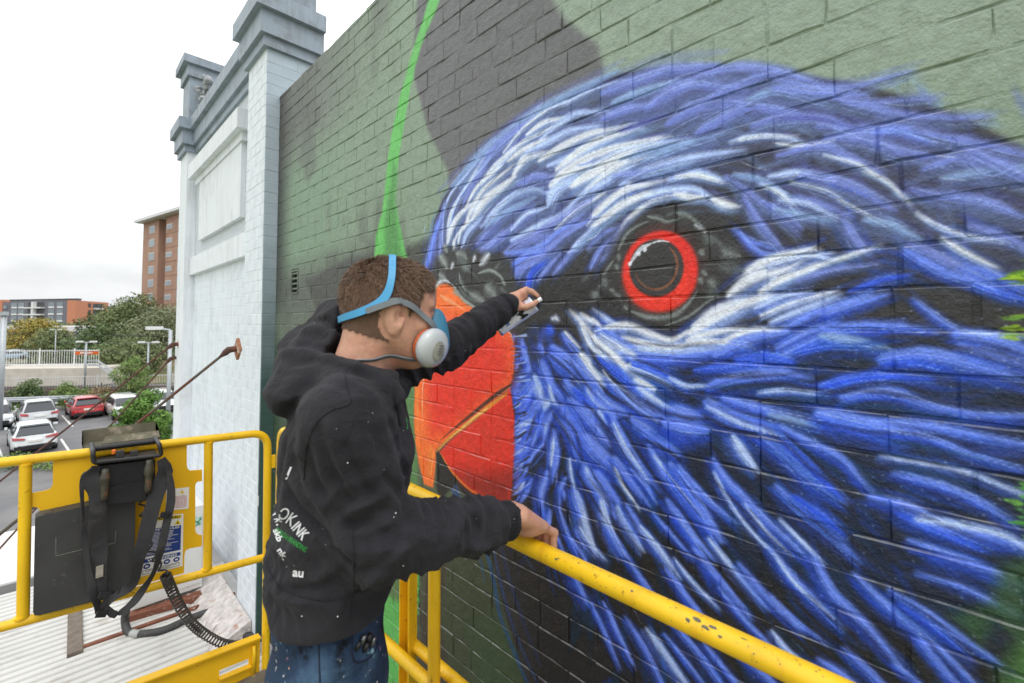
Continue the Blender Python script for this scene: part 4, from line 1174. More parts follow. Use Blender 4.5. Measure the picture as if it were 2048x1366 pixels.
# bricks: near pier's front and return, lower panel
fb = [('f', *q) for q in lay_bricks(NP0 + .002, NP1, RZ, 2.16, seed=11)] + [('p', *q) for q in lay_bricks(NP1 + .004, FP0, RZ, .60, seed=12)]
def keyf(q):
    return -seen_area(q[1], q[2], q[3], q[4], FX if q[0] == 'f' else PX)
fb.sort(key=keyf)
ret = []                                        # return face of the pier: bricks seen end on, laid along X
for k in range(math.ceil((RZ - Z_OFF) / COURSE), int((2.16 - Z_OFF) / COURSE)):
    zc = Z_OFF + (k + .5) * COURSE
    cuts = [FX + .002, 1.22, 1.46] if k % 2 else [FX + .002, 1.34, 1.52]
    for a, b in zip(cuts, cuts[1:]):
        ret.append(((a + b) / 2, zc, b - a - .005, COURSE - JOINT))
cache = {}; _r = random.Random(21)
for i, (f, yc, zc, w, h) in enumerate(fb[:225]):
    key = (round(w, 2), i % 5)
    if key not in cache: cache[key] = brick_mesh('brick', w, h, hash(key) % 9999, M_WHITE, bev=.002, depth=.010, jit=.001)
    o = link('brick', cache[key], None, fac)
    o.location = Vector(((FX if f == 'f' else PX) + _r.uniform(-.0006, .0012), yc, zc)) - fac.location
for f, X in (('f', FX), ('p', PX)):
    rest = [q[1:] for q in fb[225:] if q[0] == f]
    if rest: brick_fill('brick_courses', rest, X, M_WHITE, fac, bev=.002, depth=.01)
for i, (xc, zc, w, h) in enumerate(ret):
    if not (zc > 1.75 or xc < 1.26): continue
    key = ('r', round(w, 3))
    if key not in cache: cache[key] = brick_mesh('brick', w, h, 77 + i, M_RETURN, bev=.002, depth=.008, jit=.001)
    o = link('brick', cache[key], None, fac)
    o.rotation_euler = (0, 0, math.pi / 2)
    o.location = Vector((xc, NP0 + _r.uniform(-.0005, .001), zc)) - fac.location

def moulding(name, p, z0, z1, m=M_BLUEG):
    """one continuous band that breaks forward round both piers by p"""
    bm = bmesh.new()
    poly = [(FX - p, NP0 - p), (FX - p, NP1 + p), (PX - p, NP1 + p), (PX - p, FP0 - p), (FX - p, FP0 - p), (FX - p, FP1 + p), (1.53, FP1 + p), (1.53, NP0 - p)]
    prism(bm, poly, 2, z0, z1)
    return obj(name, bm, m, fac, bevel=.004, seg=1)
moulding('cornice_fillet', .030, 2.160, 2.243)
moulding('cornice_band', .062, 2.243, 2.425)
moulding('cornice_slab', .105, 2.425, 2.56)
# piers above the cornice
for y0, y1, nm in ((NP0, NP1, 'near'), (FP0, FP1, 'far')):
    blk = obj('pier_top', nbox((FX + .01, y0 + .012, 2.56), (1.49, y1 - .012, 3.14)), M_BLUEG, fac, bevel=.003, seg=1)
    obj('pier_cap', nbox((FX - .02, y0 - .02, 3.14), (1.52, y1 + .02, 3.285)), M_BLUEG, blk, bevel=.004, seg=1)
    obj('pier_cap', nbox((FX - .07, y0 - .07, 3.285), (1.56, y1 + .07, 3.385)), M_BLUEG, blk, bevel=.005, seg=1)
# stepped coping on the panel between the piers
obj('coping', nbox((PX - .02, NP1 + .02, 2.56), (1.49, FP0 - .02, 2.66)), M_BLUEG, fac, bevel=.004, seg=1)
# carved scroll leaves standing against the piers
M_SCROLL = mat('weathered_cement', lin((150, 153, 157)), .8, var=.2, vscale=18, bump=.5, bscale=60, bdist=.004, dirt=lin((178, 150, 126)), dscale=6, dlo=.6, dhi=.75)
def scroll(y0, sgn, z0, h):
    bm = bmesh.new(); r = random.Random(int(y0 * 100))
    for k in range(3):
        c = Vector((1.26 + .05 * (k % 2), y0 + sgn * (.10 + .06 * k), z0 + h * (.2 + .28 * k)))
        pts = []
        for t in np.linspace(0, 2.3 * math.pi, 26):
            rad = (.13 - .018 * t) * (1 - .12 * k)
            pts.append(c + Vector((0, sgn * rad * math.cos(t), rad * math.sin(t))))
        tube(bm, pts, .03, 7, rs=[.045 - .0013 * i for i in range(26)])
    for k in range(34):
        c = Vector((r.uniform(1.2, 1.34), y0 + sgn * r.uniform(.01, .26), z0 + r.uniform(0, h)))
        a = r.uniform(0, 6.28); ln = r.uniform(.05, .10)
        d = Vector((r.uniform(-.4, .1), math.cos(a), math.sin(a))).normalized() * ln
        tube(bm, [c, c + d * .5 + Vector((-.02, 0, .01)), c + d], .02, 6, rs=[.012, .03, .006])
    return obj('scroll_ornament', bm, M_SCROLL, fac, smooth=True)
scroll(FP0 - .01, -1, 2.66, .42); scroll(NP1 + .01, 1, 2.66, .50)
# inset panel with its hood, the roughcast field and the string course
obj('roughcast_field', nbox((PX - .004, NP1 + .02, .82), (PX + .02, FP0 - .001, 2.158)), M_ROUGH, fac)
hood = obj('panel_hood', nbox((PX - .115, 4.62, 1.775), (PX + .02, 6.79, 1.955)), M_WHITE2, fac, bevel=.004, seg=1)
obj('hood_bed_mould', nbox((PX - .060, 4.68, 1.69), (PX + .02, 6.66, 1.774)), M_WHITE2, hood, bevel=.004, seg=1)
obj('raised_panel', nbox((PX - .045, 4.74, .985), (PX + .02, 6.50, 1.689)), M_WHITE2, fac, bevel=.003, seg=1)
obj('string_course', nbox((PX - .055, NP1 + .004, .60), (PX + .02, FP0 - .003, .815)), M_WHITE2, fac, bevel=.004, seg=1)
# tuft of weed on the hood
bm = bmesh.new(); r = random.Random(2)
for k in range(26):
    a = r.uniform(0, 6.28); b = Vector((PX - .06, 6.32 + r.uniform(-.04, .04), 1.957)); t = b + Vector((math.cos(a) * .05, math.sin(a) * .06, r.uniform(.02, .09)))
    s = Vector((.006, .006, 0)); bm.faces.new([bm.verts.new(b - s), bm.verts.new(b + s), bm.verts.new(t)])
tag(obj('weed_tuft', bm, mat('weed_green', (.16, .2, .04), .7, bump=0)), 'small yellow-green weed tuft growing on the white panel hood', 'weed')

# ------------------------------------------------------------------ rusty tie rods bracing the parapet
M_RUST = mat('rusty_steel', lin((82, 58, 52)), .8, metal=.2, var=.3, vscale=25, bump=.5, bscale=120, bdist=.002, dirt=lin((116, 78, 60)), dscale=20, dlo=.5, dhi=.7)
M_RODP = mat('old_painted_rod', lin((88, 84, 74)), .6, metal=.3, var=.25, vscale=20, bump=.3, bscale=120, dirt=lin((98, 60, 44)), dscale=9, dlo=.45, dhi=.6)
def tie_rod(label, head, foot, r, m, plate=None):
    head, foot = Vector(head), Vector(foot)
    t = thing('tie_rod', label, 'rod', foot, 'rods bracing the parapet')
    d = (head - foot).normalized(); bm = bmesh.new(); tube(bm, [foot, head - d * .06], r, 10); obj('rod', bm, m, t, smooth=True, auto=40)
    bm = bmesh.new(); tube(bm, [head - d * .09, head - d * .075, head - d * .045, head - d * .01, head + Vector((.03, 0, 0)), head + Vector((.058, 0, 0))], r, 12, rs=[r, r * 1.3, r * 2.3, r * 2.5, r * 2.2, r * 1.9]); obj('eye_fitting', bm, M_RUST, t, smooth=True, auto=50)
    if plate:
        bm = bmesh.new(); bmesh.ops.create_cube(bm, size=1)
        bmesh.ops.scale(bm, verts=bm.verts, vec=(.022, plate, plate)); bmesh.ops.rotate(bm, verts=bm.verts, matrix=Matrix.Rotation(math.radians(45), 3, 'X'))
        bmesh.ops.translate(bm, verts=bm.verts, vec=head + Vector((.06, 0, 0))); obj('anchor_plate', bm, mat('rust_plate', lin((150, 100, 72)), .8, var=.2, vscale=12, bump=.4, dirt=lin((206, 186, 170)), dscale=14, dlo=.5, dhi=.62), t, bevel=.003, seg=1)
    return t
h1 = Vector((PX - .065, 4.40, -.22)); h1.x = FX - .07
tie_rod('greyish brown tie rod with diamond anchor plate on the nearer white pier', h1, h1 + Vector((-2.28, .30, -2.12)), .0112, M_RODP, .135)
h2 = Vector((FX - .05, 7.16, -.27))
tie_rod('upper rusty tie rod running down left from the far white pier', h2, at_d(-60, 1010, 5.2), .0115, M_RUST, .08)
tie_rod('lower rusty tie rod running down left beside its twin', h2 + Vector((.0, .10, -.18)), at_d(-30, 1130, 4.6), .0095, M_RUST)
# ------------------------------------------------------------------ corrugated roof at the parapet's foot
M_ROOF = mat('white_roof_sheet', lin((196, 195, 191)), .55, var=.10, vscale=2.5, bump=.1, bscale=40, dirt=lin((150, 142, 130)), dscale=4.5, dlo=.56, dhi=.82)
def corrugated(y0, y1, x0, x1, z, pitch=.076, h=.026):
    bm = bmesh.new(); n = int((y1 - y0) / pitch); prev = None
    prof = [(0, 0), (.10, .05), (.16, .8), (.22, 1), (.5, 1.05), (.78, 1), (.84, .8), (.9, .05)]
    for k in range(n):
        for a, b in prof:
            y = y0 + (k + a) * pitch
            v = [bm.verts.new((x, y, z + b * h + (x1 - x) * .012)) for x in np.linspace(x0, x1, 7)]
            if prev:
                for i in range(6): bm.faces.new((prev[i], v[i], v[i + 1], prev[i + 1]))
            prev = v
    return bm
roof = obj('roof', corrugated(1.6, 6.05, -2.6, 1.105, -2.40), M_ROOF, smooth=True, auto=30)
tag(roof, kind='structure')
M_FLATR = mat('pale_roof_membrane', lin((214, 212, 208)), .7, var=.08, vscale=1.5, bump=.2, bscale=20, dirt=lin((176, 164, 152)), dscale=2, dlo=.5, dhi=.8)
tag(obj('lower_roof', nbox((-5.5, 6.35, -3.0), (1.10, 8.4, -2.56)), M_FLATR), kind='structure')
# box gutter and its dark lip between the two roofs
g = thing('box_gutter', 'dark box gutter running between the corrugated roof and the flat roof', 'gutter', (-1, 6.2, -2.6))
obj('trough', nbox((-3.2, 6.06, -2.66), (1.10, 6.30, -2.52)), mat('gutter_dark', lin((70, 68, 68)), .6, var=.2), g)
obj('lip', nbox((-3.2, 6.30, -2.66), (1.10, 6.345, -2.40)), mat('gutter_lip', lin((150, 150, 150)), .5, var=.1), g)
# building mass below the roofs
tag(obj('building_below', nbox((-3.0, 1.5, -7.0), (1.6, 6.0, -2.68)), mat('below_wall', lin((190, 190, 188)), .8)), 'pale wall of the building under the corrugated roof', 'building')
tag(obj('awning_block', nbox((-5.4, 6.36, -7.0), (1.09, 8.35, -3.01)), mat('below_wall2', lin((196, 192, 186)), .8)), 'low pale building block under the flat white roof', 'building')

# strip of broken mortar and peeling paint along the parapet's foot
bm = bmesh.new(); r = random.Random(6)
for k in range(420):
    y = r.uniform(3.88, 6.2); x = 1.10 - abs(r.gauss(0, .09)) - .01; s = r.uniform(.012, .05) * (1.4 if x > 1.02 else 1)
    bmesh.ops.create_icosphere(bm, subdivisions=1, radius=s, matrix=Matrix.Translation((x, y, -2.385 + s * .2)) @ Matrix.Rotation(r.uniform(0, 6), 4, Vector((r.random(), r.random(), r.random() + .1))) @ Matrix.Diagonal((1, r.uniform(.8, 2), r.uniform(.3, .7), 1)))
M_RUB = mat('peeling_mortar', lin((194, 188, 184)), .9, var=.3, vscale=22, bump=1, bscale=60, bdist=.012, dirt=lin((168, 122, 100)), dscale=13, dlo=.58, dhi=.7, tex='Object')
tag(obj('mortar_rubble', bm, M_RUB), 'crumbled mortar and paint flakes along the parapet foot', 'rubble', kind='stuff')
bm = bmesh.new(); prism(bm, [(1.108, -2.40), (.86, -2.385), (.93, -2.33), (1.0, -2.30), (1.108, -2.25)], 1, 3.9, 6.2)
for v in bm.verts: v.co.x += r.uniform(-.012, .012)
tag(obj('flashing', bm, M_RUB), 'lumpy mortar fillet where the roof meets the white parapet', 'flashing')

# white plant cabinet on rusty bearers
M_CAB = mat('white_cabinet', lin((206, 206, 204)), .5, var=.05, vscale=3, bump=.05, dirt=lin((168, 164, 158)), dscale=4, dlo=.6, dhi=.85)
cbn = thing('plant_cabinet', 'white metal plant cabinet standing on rusty bearers on the roof', 'cabinet', (.73, 4.97, -2.34))
A = at_z(272, 1248, -2.28); 
obj('body', nbox((.50, 4.80, -2.30), (.965, 5.15, -1.60)), M_CAB, cbn, bevel=.012)
obj('door_panel', nbox((.80, 4.793, -2.26), (.955, 4.799, -1.66)), M_CAB, cbn)
obj('notice', nbox((.86, 4.787, -1.76), (.945, 4.7905, -1.69)), mat('green_notice', lin((176, 206, 190)), .6, dirt=lin((40, 120, 90)), dscale=40, dlo=.48, dhi=.52), cbn)
M_RBAR = mat('rust_red_angle', lin((118, 74, 58)), .85, var=.3, vscale=12, bump=.5, bscale=90, dirt=lin((196, 178, 164)), dscale=16, dlo=.58, dhi=.68)
def bar(name, label, p, q, w, h, m):
    p, q = Vector(p), Vector(q); d = (q - p); bm = bmesh.new()
    box(bm, (0, -w / 2, 0), (d.length, w / 2, h)); a = math.atan2(d.y, d.x)
    bmesh.ops.rotate(bm, verts=bm.verts, cent=(0, 0, 0), matrix=Matrix.Rotation(a, 3, 'Z')); bmesh.ops.translate(bm, verts=bm.verts, vec=p)
    return tag(obj(name, bm, m, bevel=.003, seg=1), label, 'bearer')
a = at_z(140, 1305, -2.37); b = at_z(335, 1215, -2.37)
bar('roof_bearer', 'long rusty steel angle lying across the corrugated roof', at_z(136, 1308, -2.37), at_z(470, 1190, -2.37), .035, .022, M_RBAR)
bar('roof_bearer', 'rusty steel channel directly under the white cabinet', at_z(250, 1243, -2.37), at_z(455, 1180, -2.37), .09, .05, M_RBAR)
bar('timber_plank', 'grey weathered timber plank lying on the roof ribs', at_z(150, 1312, -2.375), at_z(150, 1190, -2.375), .085, .03, mat('weathered_timber', lin((112, 102, 92)), .9, var=.3, vscale=20, bump=.6, bscale=70))
# ------------------------------------------------------------------ ground, seven metres below
GZ = -7.0
M_GRD = mat('dry_ground', lin((120, 118, 104)), .95, var=.2, vscale=.2, bump=.3, bscale=3, bdist=.05, dirt=lin((92, 98, 62)), dscale=.06, dlo=.45, dhi=.6)
bm = bmesh.new(); bmesh.ops.create_grid(bm, x_segments=8, y_segments=8, size=900)
bmesh.ops.translate(bm, verts=bm.verts, vec=(0, 300, GZ - .05))
tag(obj('ground', bm, M_GRD), kind='structure')
# ------------------------------------------------------------------ yellow work platform of the lift
M_YEL = mat('yellow_platform_paint', lin((236, 190, 26)), .40, var=.14, vscale=5, bump=.25, bscale=50, bdist=.002, spec=.5, dirt=lin((112, 82, 30)), dscale=46, dlo=.62, dhi=.72, streak=(*lin((196, 138, 30)), .7))
M_YELS = mat('yellow_sheet_paint', lin((232, 182, 26)), .44, var=.08, vscale=3, bump=.15, bscale=60, bdist=.0015, spec=.4, dirt=lin((92, 60, 18)), dscale=60, dlo=.67, dhi=.74)
YE, WX, WX2, BFZ = 2.40, .81, .862, -1.63
plat = thing('work_platform', 'yellow tubular steel lift platform with guard rails beside the mural', 'platform', (0.2, 1.0, BFZ))
zt = lambda x: -.487 - .0447 * (x + .125)
zm = lambda x: -1.054 - .073 * (x + .109)
CX = .735
bm = bmesh.new(); tube(bm, bend([(-1.05, YE, zt(-1.05)), (CX, YE, zt(CX)), (CX + .012, YE, BFZ - .02)], .075, 8), .0172, 16); obj('end_top_rail', bm, M_YEL, plat, smooth=True, auto=40)
bm = bmesh.new(); tube(bm, [(-1.05, YE, zm(-1.05)), (CX, YE, zm(CX))], .0165, 16); obj('end_mid_rail', bm, M_YEL, plat, smooth=True, auto=40)
for x in (-.063, .493, -.9):
    bm = bmesh.new(); tube(bm, [(x, YE, zt(x) - .012), (x + .008, YE, zm(x) + .012)], .0172, 16)
    for z in (zt(x) - .015, zm(x) + .016):
        tube(bm, [(x + .002, YE, z - .004), (x + .002, YE, z + .004)], .0195, 16)
    obj('end_post', bm, M_YEL, plat, smooth=True, auto=40)
# sheet behind the controls, cut out along its sides
pp = [(105.9, 918), (373.5, 890), (373.5, 930), (375, 937), (380, 941), (404, 939), (404, 962.4), (397, 962.4), (392, 966), (390.5, 972), (390.5, 1060), (393, 1067), (400, 1070), (404, 1070), (403.5, 1092), (378, 1097), (371, 1101), (369, 1109), (367.7, 1146),
      (269.5, 1172), (79, 1210), (79, 1022), (77, 1016), (73, 1014), (63.5, 1014), (63.5, 986), (92.4, 980.5), (101, 977), (105.5, 969)]
bm = bmesh.new(); q = [at_y(a, b, YE + .004) for a, b in pp]
prism(bm, [(v.x, v.z) for v in q], 1, YE + .002, YE + .006)
bm.normal_update(); bmesh.ops.triangulate(bm, faces=[f for f in bm.faces if len(f.verts) > 4], ngon_method='EAR_CLIP')
obj('backing_sheet', bm, M_YELS, plat)
# toe board with a slot and a welded tab
tz = lambda x: -1.438 - .0705 * (x - .27)
bm = bmesh.new()
def sheared(x0, x1, d0, d1, y0, y1):
    vs = box(bm, (x0, y0, 0), (x1, y1, 1))
    for v in vs: v.co.z = tz(v.co.x) - (d1 if v.co.z < .5 else d0)
sheared(-1.0, .555, 0.004, .21, YE - .006, YE); sheared(.555, .672, 0.004, .085, YE - .006, YE); sheared(.555, .672, .112, .21, YE - .006, YE); sheared(.672, CX - .016, .004, .21, YE - .006, YE)
sheared(-1.0, CX - .02, -.004, .003, YE - .03, YE + .012); sheared(.552, .68, .112, .116, YE - .03, YE - .0065)
obj('toe_board', bm, M_YELS, plat)
bm = bmesh.new(); tube(bm, bend([(.69, YE - .012, tz(.69) - .03), (.69, YE - .028, tz(.69) - .06), (.69, YE - .012, tz(.69) - .17)], .012, 3), .009, 8); obj('welded_tab', bm, M_YEL, plat, smooth=True)
obj('floor_plate', nbox((-1.0, -.4, BFZ - .03), (.85, YE - .01, BFZ)), mat('platform_floor', lin((120, 116, 108)), .7, metal=.3, var=.3, vscale=14, bump=.5, bscale=40, dirt=lin((190, 180, 170)), dscale=20, dlo=.6, dhi=.68), plat)
# hinge lug between the end frame and the side frame
bm = bmesh.new(); box(bm, (CX + .016, YE - .006, -.70), (CX + .036, YE + .006, -.64)); obj('hinge_lug', bm, M_YEL, plat, bevel=.003)
# wall-side guard rails
RZW = -.530
bm = bmesh.new(); tube(bm, bend([(WX, 2.44, BFZ), (WX, 2.44, RZW), (WX, -.55, RZW)], .07, 8), .0205, 18); obj('side_top_rail', bm, M_YEL, plat, smooth=True, auto=40)
bm = bmesh.new(); tube(bm, [(WX, 2.43, -1.085), (WX, -.55, -1.04)], .0185, 16); obj('side_mid_rail', bm, M_YEL, plat, smooth=True, auto=40)
bm = bmesh.new(); tube(bm, [(WX - .002, 1.132, RZW), (WX - .002, 1.128, BFZ)], .0185, 16); obj('side_post', bm, M_YEL, plat, smooth=True, auto=40)
bm = bmesh.new()                                      # channel post of the sliding gate
for lo, hi in (((WX2 - .004, 1.302, BFZ), (WX2, 1.362, -.56)), ((WX2 - .03, 1.358, BFZ), (WX2 - .0045, 1.362, -.56)), ((WX2 - .03, 1.302, BFZ), (WX2 - .0045, 1.306, -.56))): box(bm, lo, hi)
obj('gate_post', bm, M_YEL, plat)
bm = bmesh.new(); tube(bm, [(WX2, 1.33, -1.058), (WX2, -.5, -1.03)], .0175, 16); obj('gate_mid_rail', bm, M_YEL, plat, smooth=True, auto=40)
# paint chips on the near rail
M_CHIP = mat('grey_chip', lin((104, 102, 84)), .6, var=.4, vscale=60, bump=.2)
bm = bmesh.new(); r = random.Random(8)
def chip(bm, y, a, ly, la, k=9):
    c = []
    for t in np.linspace(0, 2 * math.pi, k, endpoint=False):
        rr = r.uniform(.55, 1.1); yy = y + ly * rr * math.cos(t); aa = a + la * rr * math.sin(t)
        c.append(bm.verts.new((WX + math.cos(aa) * .0209, yy, RZW + math.sin(aa) * .0209)))
    bm.faces.new(c)
for y, a, ly, la in tuple((r.uniform(.15, 1.2), r.uniform(1.5, 3.2), r.uniform(.0008, .0025), r.uniform(.02, .07)) for _ in range(46)) + ((.345, 2.2, .010, .22), (.33, 2.45, .008, .16), (.318, 2.2, .007, .16), (.36, 2.5, .006, .2), (.305, 2.6, .004, .12), (.655, 2.6, .004, .13), (.65, 2.45, .003, .1), (.27, 2.0, .006, .05), (.60, 2.0, .003, .1), (.47, 2.3, .003, .1)): chip(bm, y, a, ly, la)
tag(obj('paint_chips', bm, M_CHIP, plat), kind='stuff')

# ---- lettering helper
def text_bm(s, size, bold=0.0, spacing=1.0, shear=0.0):
    cu = bpy.data.curves.new('t', 'FONT'); cu.body = s; cu.size = size; cu.offset = bold; cu.space_character = spacing; cu.shear = shear
    cu.align_x = 'CENTER'; cu.align_y = 'CENTER'; cu.resolution_u = 3
    o = bpy.data.objects.new('t', cu); COL.objects.link(o)
    me = bpy.data.meshes.new_from_object(o.evaluated_get(bpy.context.evaluated_depsgraph_get()))
    bm = bmesh.new(); bm.from_mesh(me)
    bpy.data.objects.remove(o); bpy.data.curves.remove(cu); bpy.data.meshes.remove(me)
    return bm
M_INKW = mat('print_white', lin((236, 236, 234)), .5, bump=0, var=.02); M_INKB = mat('print_blue', lin((38, 66, 138)), .45, bump=0, var=.05)
M_INKY = mat('print_yellow', lin((232, 206, 30)), .45, bump=0, var=.03); M_INKK = mat('print_black', lin((24, 24, 24)), .5, bump=0, var=.02); M_INKR = mat('print_red', lin((190, 96, 110)), .5, bump=0, var=.05)

def sheet_frame(c4, Y):
    """maps (u right 0..1, v down 0..1) inside a quad of photo points lying on the plane Y"""
    P = [at_y(a, b, Y) for a, b in c4]
    return lambda u, v, k=0.0: (P[0] * (1 - u) + P[1] * u) * (1 - v) + (P[3] * (1 - u) + P[2] * u) * v + Vector((0, -k, 0))
def decal_rect(bm, fr, u0, v0, u1, v1, k):
    bm.faces.new([bm.verts.new(fr(u, v, k)) for u, v in ((u0, v0), (u1, v0), (u1, v1), (u0, v1))])
def decal_poly(bm, fr, pts, k):
    bm.faces.new([bm.verts.new(fr(u, v, k)) for u, v in pts])
def decal_text(s, fr, uc, vc, hgt, k, wid=None, bold=0.0):
    bm = text_bm(s, 1.0, bold); xs = [v.co.x for v in bm.verts]; ys = [v.co.y for v in bm.verts]
    w = max(xs) - min(xs); h = max(ys) - min(ys); cx = (max(xs) + min(xs)) / 2; cy = (max(ys) + min(ys)) / 2
    W = wid if wid else hgt * w / h
    for v in bm.verts: v.co = fr(uc + (v.co.x - cx) / w * W, vc - (v.co.y - cy) / h * hgt, k)
    return bm
YD = YE + .0015
fr = sheet_frame([(333, 979), (378.5, 974), (377, 1017), (331, 1022)], YD)
d1 = obj('red_text_sticker', (lambda b: (decal_rect(b, fr, 0, 0, 1, 1, .0006), b)[1])(bmesh.new()), M_INKW, plat)
bm = bmesh.new()
for u in (.28, .68): decal_poly(bm, fr, [(u, .08), (u + .09, .26), (u - .09, .26)], .0010)
obj('warning_triangles', bm, M_INKY, d1)
bm = bmesh.new(); r = random.Random(3)
for k in range(12):
    v = .36 + k * .048; u = .08
    while u < .9:
        w = r.uniform(.04, .12); decal_rect(bm, fr, u, v, min(u + w, .92), v + .02, .0010); u += w + .02
tag(obj('small_print', bm, M_INKR, d1), kind='stuff')
fr = sheet_frame([(296, 1033), (367, 1027), (365, 1132), (276, 1155)], YD)
d2 = obj('safety_rules_sticker', (lambda b: (decal_rect(b, fr, 0, 0, 1, 1, .0006), b)[1])(bmesh.new()), M_INKW, plat)
bm = bmesh.new(); decal_rect(bm, fr, .06, .02, .94, .085, .0010)
for u in (.16, .5, .84): decal_poly(bm, fr, [(u, .10), (u + .10, .195), (u - .10, .195)], .0010)
obj('danger_band', bm, M_INKY, d2)
obj('danger_lettering', decal_text('DANGER!', fr, .5, .053, .05, .0014, .78, .02), M_INKK, d2)
bm = bmesh.new()
for u in (.16, .5, .84): decal_poly(bm, fr, [(u, .13), (u + .03, .18), (u - .03, .18)], .0014)
obj('triangle_marks', bm, M_INKK, d2)
bm = bmesh.new(); decal_rect(bm, fr, .06, .215, .94, .68, .0010); decal_rect(bm, fr, .06, .72, .94, .785, .0010)
for u in (.16, .39, .62, .85): decal_poly(bm, fr, [(u + .08 * math.cos(t), .845 + .045 * math.sin(t)) for t in np.linspace(0, 6.28, 16, endpoint=False)], .0010)
obj('blue_fields', bm, M_INKB, d2)
obj('rules_lettering', decal_text('SAFETY RULES', fr, .5, .245, .038, .0014, .78, .015), M_INKW, d2)
obj('warning_lettering', decal_text('WARNING', fr, .5, .752, .046, .0014, .7, .02), M_INKW, d2)
bm = bmesh.new()
for k in range(17):
    v = .285 + k * .0225; decal_rect(bm, fr, .10, v, .10 + r.uniform(.4, .78), v + .008, .0014)
for u in (.16, .39, .62, .85): decal_rect(bm, fr, u - .035, .83, u + .035, .86, .0014)
tag(obj('rule_lines', bm, M_INKW, d2), kind='stuff')
bm = bmesh.new()
for a in ((.08, .905, .92, .912), (.08, .968, .92, .975), (.08, .912, .09, .968), (.91, .912, .92, .968), (.14, .925, .86, .933), (.3, .945, .7, .953)): decal_rect(bm, fr, *a, .0014)
obj('notice_frame', bm, M_INKK, d2)

# ------------------------------------------------------------------ things hung on the platform's end
M_BLK = mat('scuffed_black_plastic', lin((62, 62, 62)), .55, var=.2, vscale=9, bump=.25, bscale=160, bdist=.001, dirt=lin((104, 104, 100)), dscale=26, dlo=.62, dhi=.75)
M_BLK2 = mat('black_enamel', lin((40, 40, 42)), .42, metal=.1, var=.3, vscale=14, bump=.35, bscale=90, bdist=.002, dirt=lin((150, 150, 150)), dscale=60, dlo=.70, dhi=.74)
M_WEB = mat('black_webbing', lin((50, 50, 52)), .8, var=.15, vscale=30, bump=.5, bscale=420, bdist=.0008, dirt=lin((86, 84, 82)), dscale=12, dlo=.55, dhi=.8)
M_GREASE = mat('greasy_grip', lin((66, 64, 54)), .5, var=.4, vscale=40, bump=.6, bscale=90, bdist=.003, dirt=lin((104, 74, 58)), dscale=30, dlo=.55, dhi=.65)
doc = thing('document_box', 'flat black plastic document case mounted on the yellow sheet', 'case', at_y(166, 1200, 2.36))
q = [at_y(a, b, 2.335) for a, b in ((70, 1038), (76, 1033), (181, 1010), (268, 1000), (271, 1004), (268, 1176), (262, 1184), (78, 1231), (69, 1231), (66, 1224))]
bm = bmesh.new(); prism(bm, [(v.x, v.z) for v in q], 1, 2.335, 2.398); obj('shell', bm, M_BLK, doc, bevel=.006, smooth=True, auto=45)
for a, b in (((88, 1030), (106, 1026)), ((112, 1026), (132, 1021)), ((182, 1008), (196, 1005))):
    p, s = at_y(*a, 2.35), at_y(*b, 2.35); bm = bmesh.new(); box(bm, (p.x, 2.34, min(p.z, s.z) - .006), (s.x, 2.37, max(p.z, s.z) + .006)); obj('latch', bm, M_BLK, doc, bevel=.003)
bm = bmesh.new(); q = [at_y(a, b, 2.3345) for a, b in ((112, 1075), (112, 1112), (170, 1098), (230, 1086), (232, 1062))]
tube(bm, q, .0012, 6); obj('moulded_line', bm, mat('plastic_edge', lin((120, 120, 112)), .6, bump=0), doc)

ctl = thing('control_box', 'scuffed black lift control box clamped over the yellow rail', 'control box', at_y(255, 1000, 2.3))
q = [at_y(a, b, 2.28) for a, b in ((196, 934), (311, 921), (311, 970), (296, 1002), (203, 1013), (200, 980))]
bm = bmesh.new(); prism(bm, [(v.x, v.z) for v in q], 1, 2.285, 2.375); obj('housing', bm, M_BLK2, ctl, bevel=.004)
q = [at_y(a, b, 2.275) for a, b in ((214, 975), (288, 962), (294, 1000), (206, 1010))]
bm = bmesh.new(); prism(bm, [(v.x, v.z) for v in q], 1, 2.272, 2.284); obj('face_plate', bm, M_BLK2, ctl, bevel=.002)
q = [at_y(a, b, 2.27) for a, b in ((186, 904), (187, 926), (323, 911), (319, 889))]
bm = bmesh.new(); lp = [(q[0] + Vector((0, .13, .004))), q[0], q[1], q[2], q[3], (q[3] + Vector((0, .13, .004)))]
tube(bm, bend(lp, .012, 4), .0075, 10); obj('guard_hoop', bm, M_BLK2, ctl, smooth=True)
a, b = at_y(184, 898, 2.37), at_y(313, 882, 2.37)
bm = bmesh.new(); tube(bm, [a, b], .011, 10); obj('guard_bar', bm, M_BLK2, ctl, smooth=True, auto=50)
bm = bmesh.new(); box(bm, (a.x + .006, 2.29, a.z - .045), (b.x - .004, 2.41, a.z - .040)); obj('switch_deck', bm, M_BLK2, ctl)
for px in (240, 268):
    c = at_y(px, 908, 2.33); bm = bmesh.new(); box(bm, (c.x - .012, 2.325, c.z - .012), (c.x + .012, 2.345, c.z + .012)); obj('rocker_switch', bm, M_BLK, ctl, bevel=.003)
c = at_y(228, 902, 2.34); bm = bmesh.new(); lathe(bm, [(.007, 0), (.007, .012), (.004, .016)], c - Vector((0, 0, .01)), n=12); obj('stop_button', bm, mat('orange_button', lin((220, 110, 40)), .5, bump=0), ctl)
for (x0, y0, x1, y1) in ((211, 938, 208, 1000), (299, 920, 296, 985)):
    p, s = at_y(x0, y0, 2.255), at_y(x1, y1, 2.255); bm = bmesh.new()
    d = s - p; pts = [p + d * t for t in np.linspace(0, 1, 9)]; tube(bm, pts, .01, 12, rs=[.010, .0115, .0165, .017, .012, .0122, .012, .0118, .010]); obj('grip', bm, M_GREASE, ctl, smooth=True)
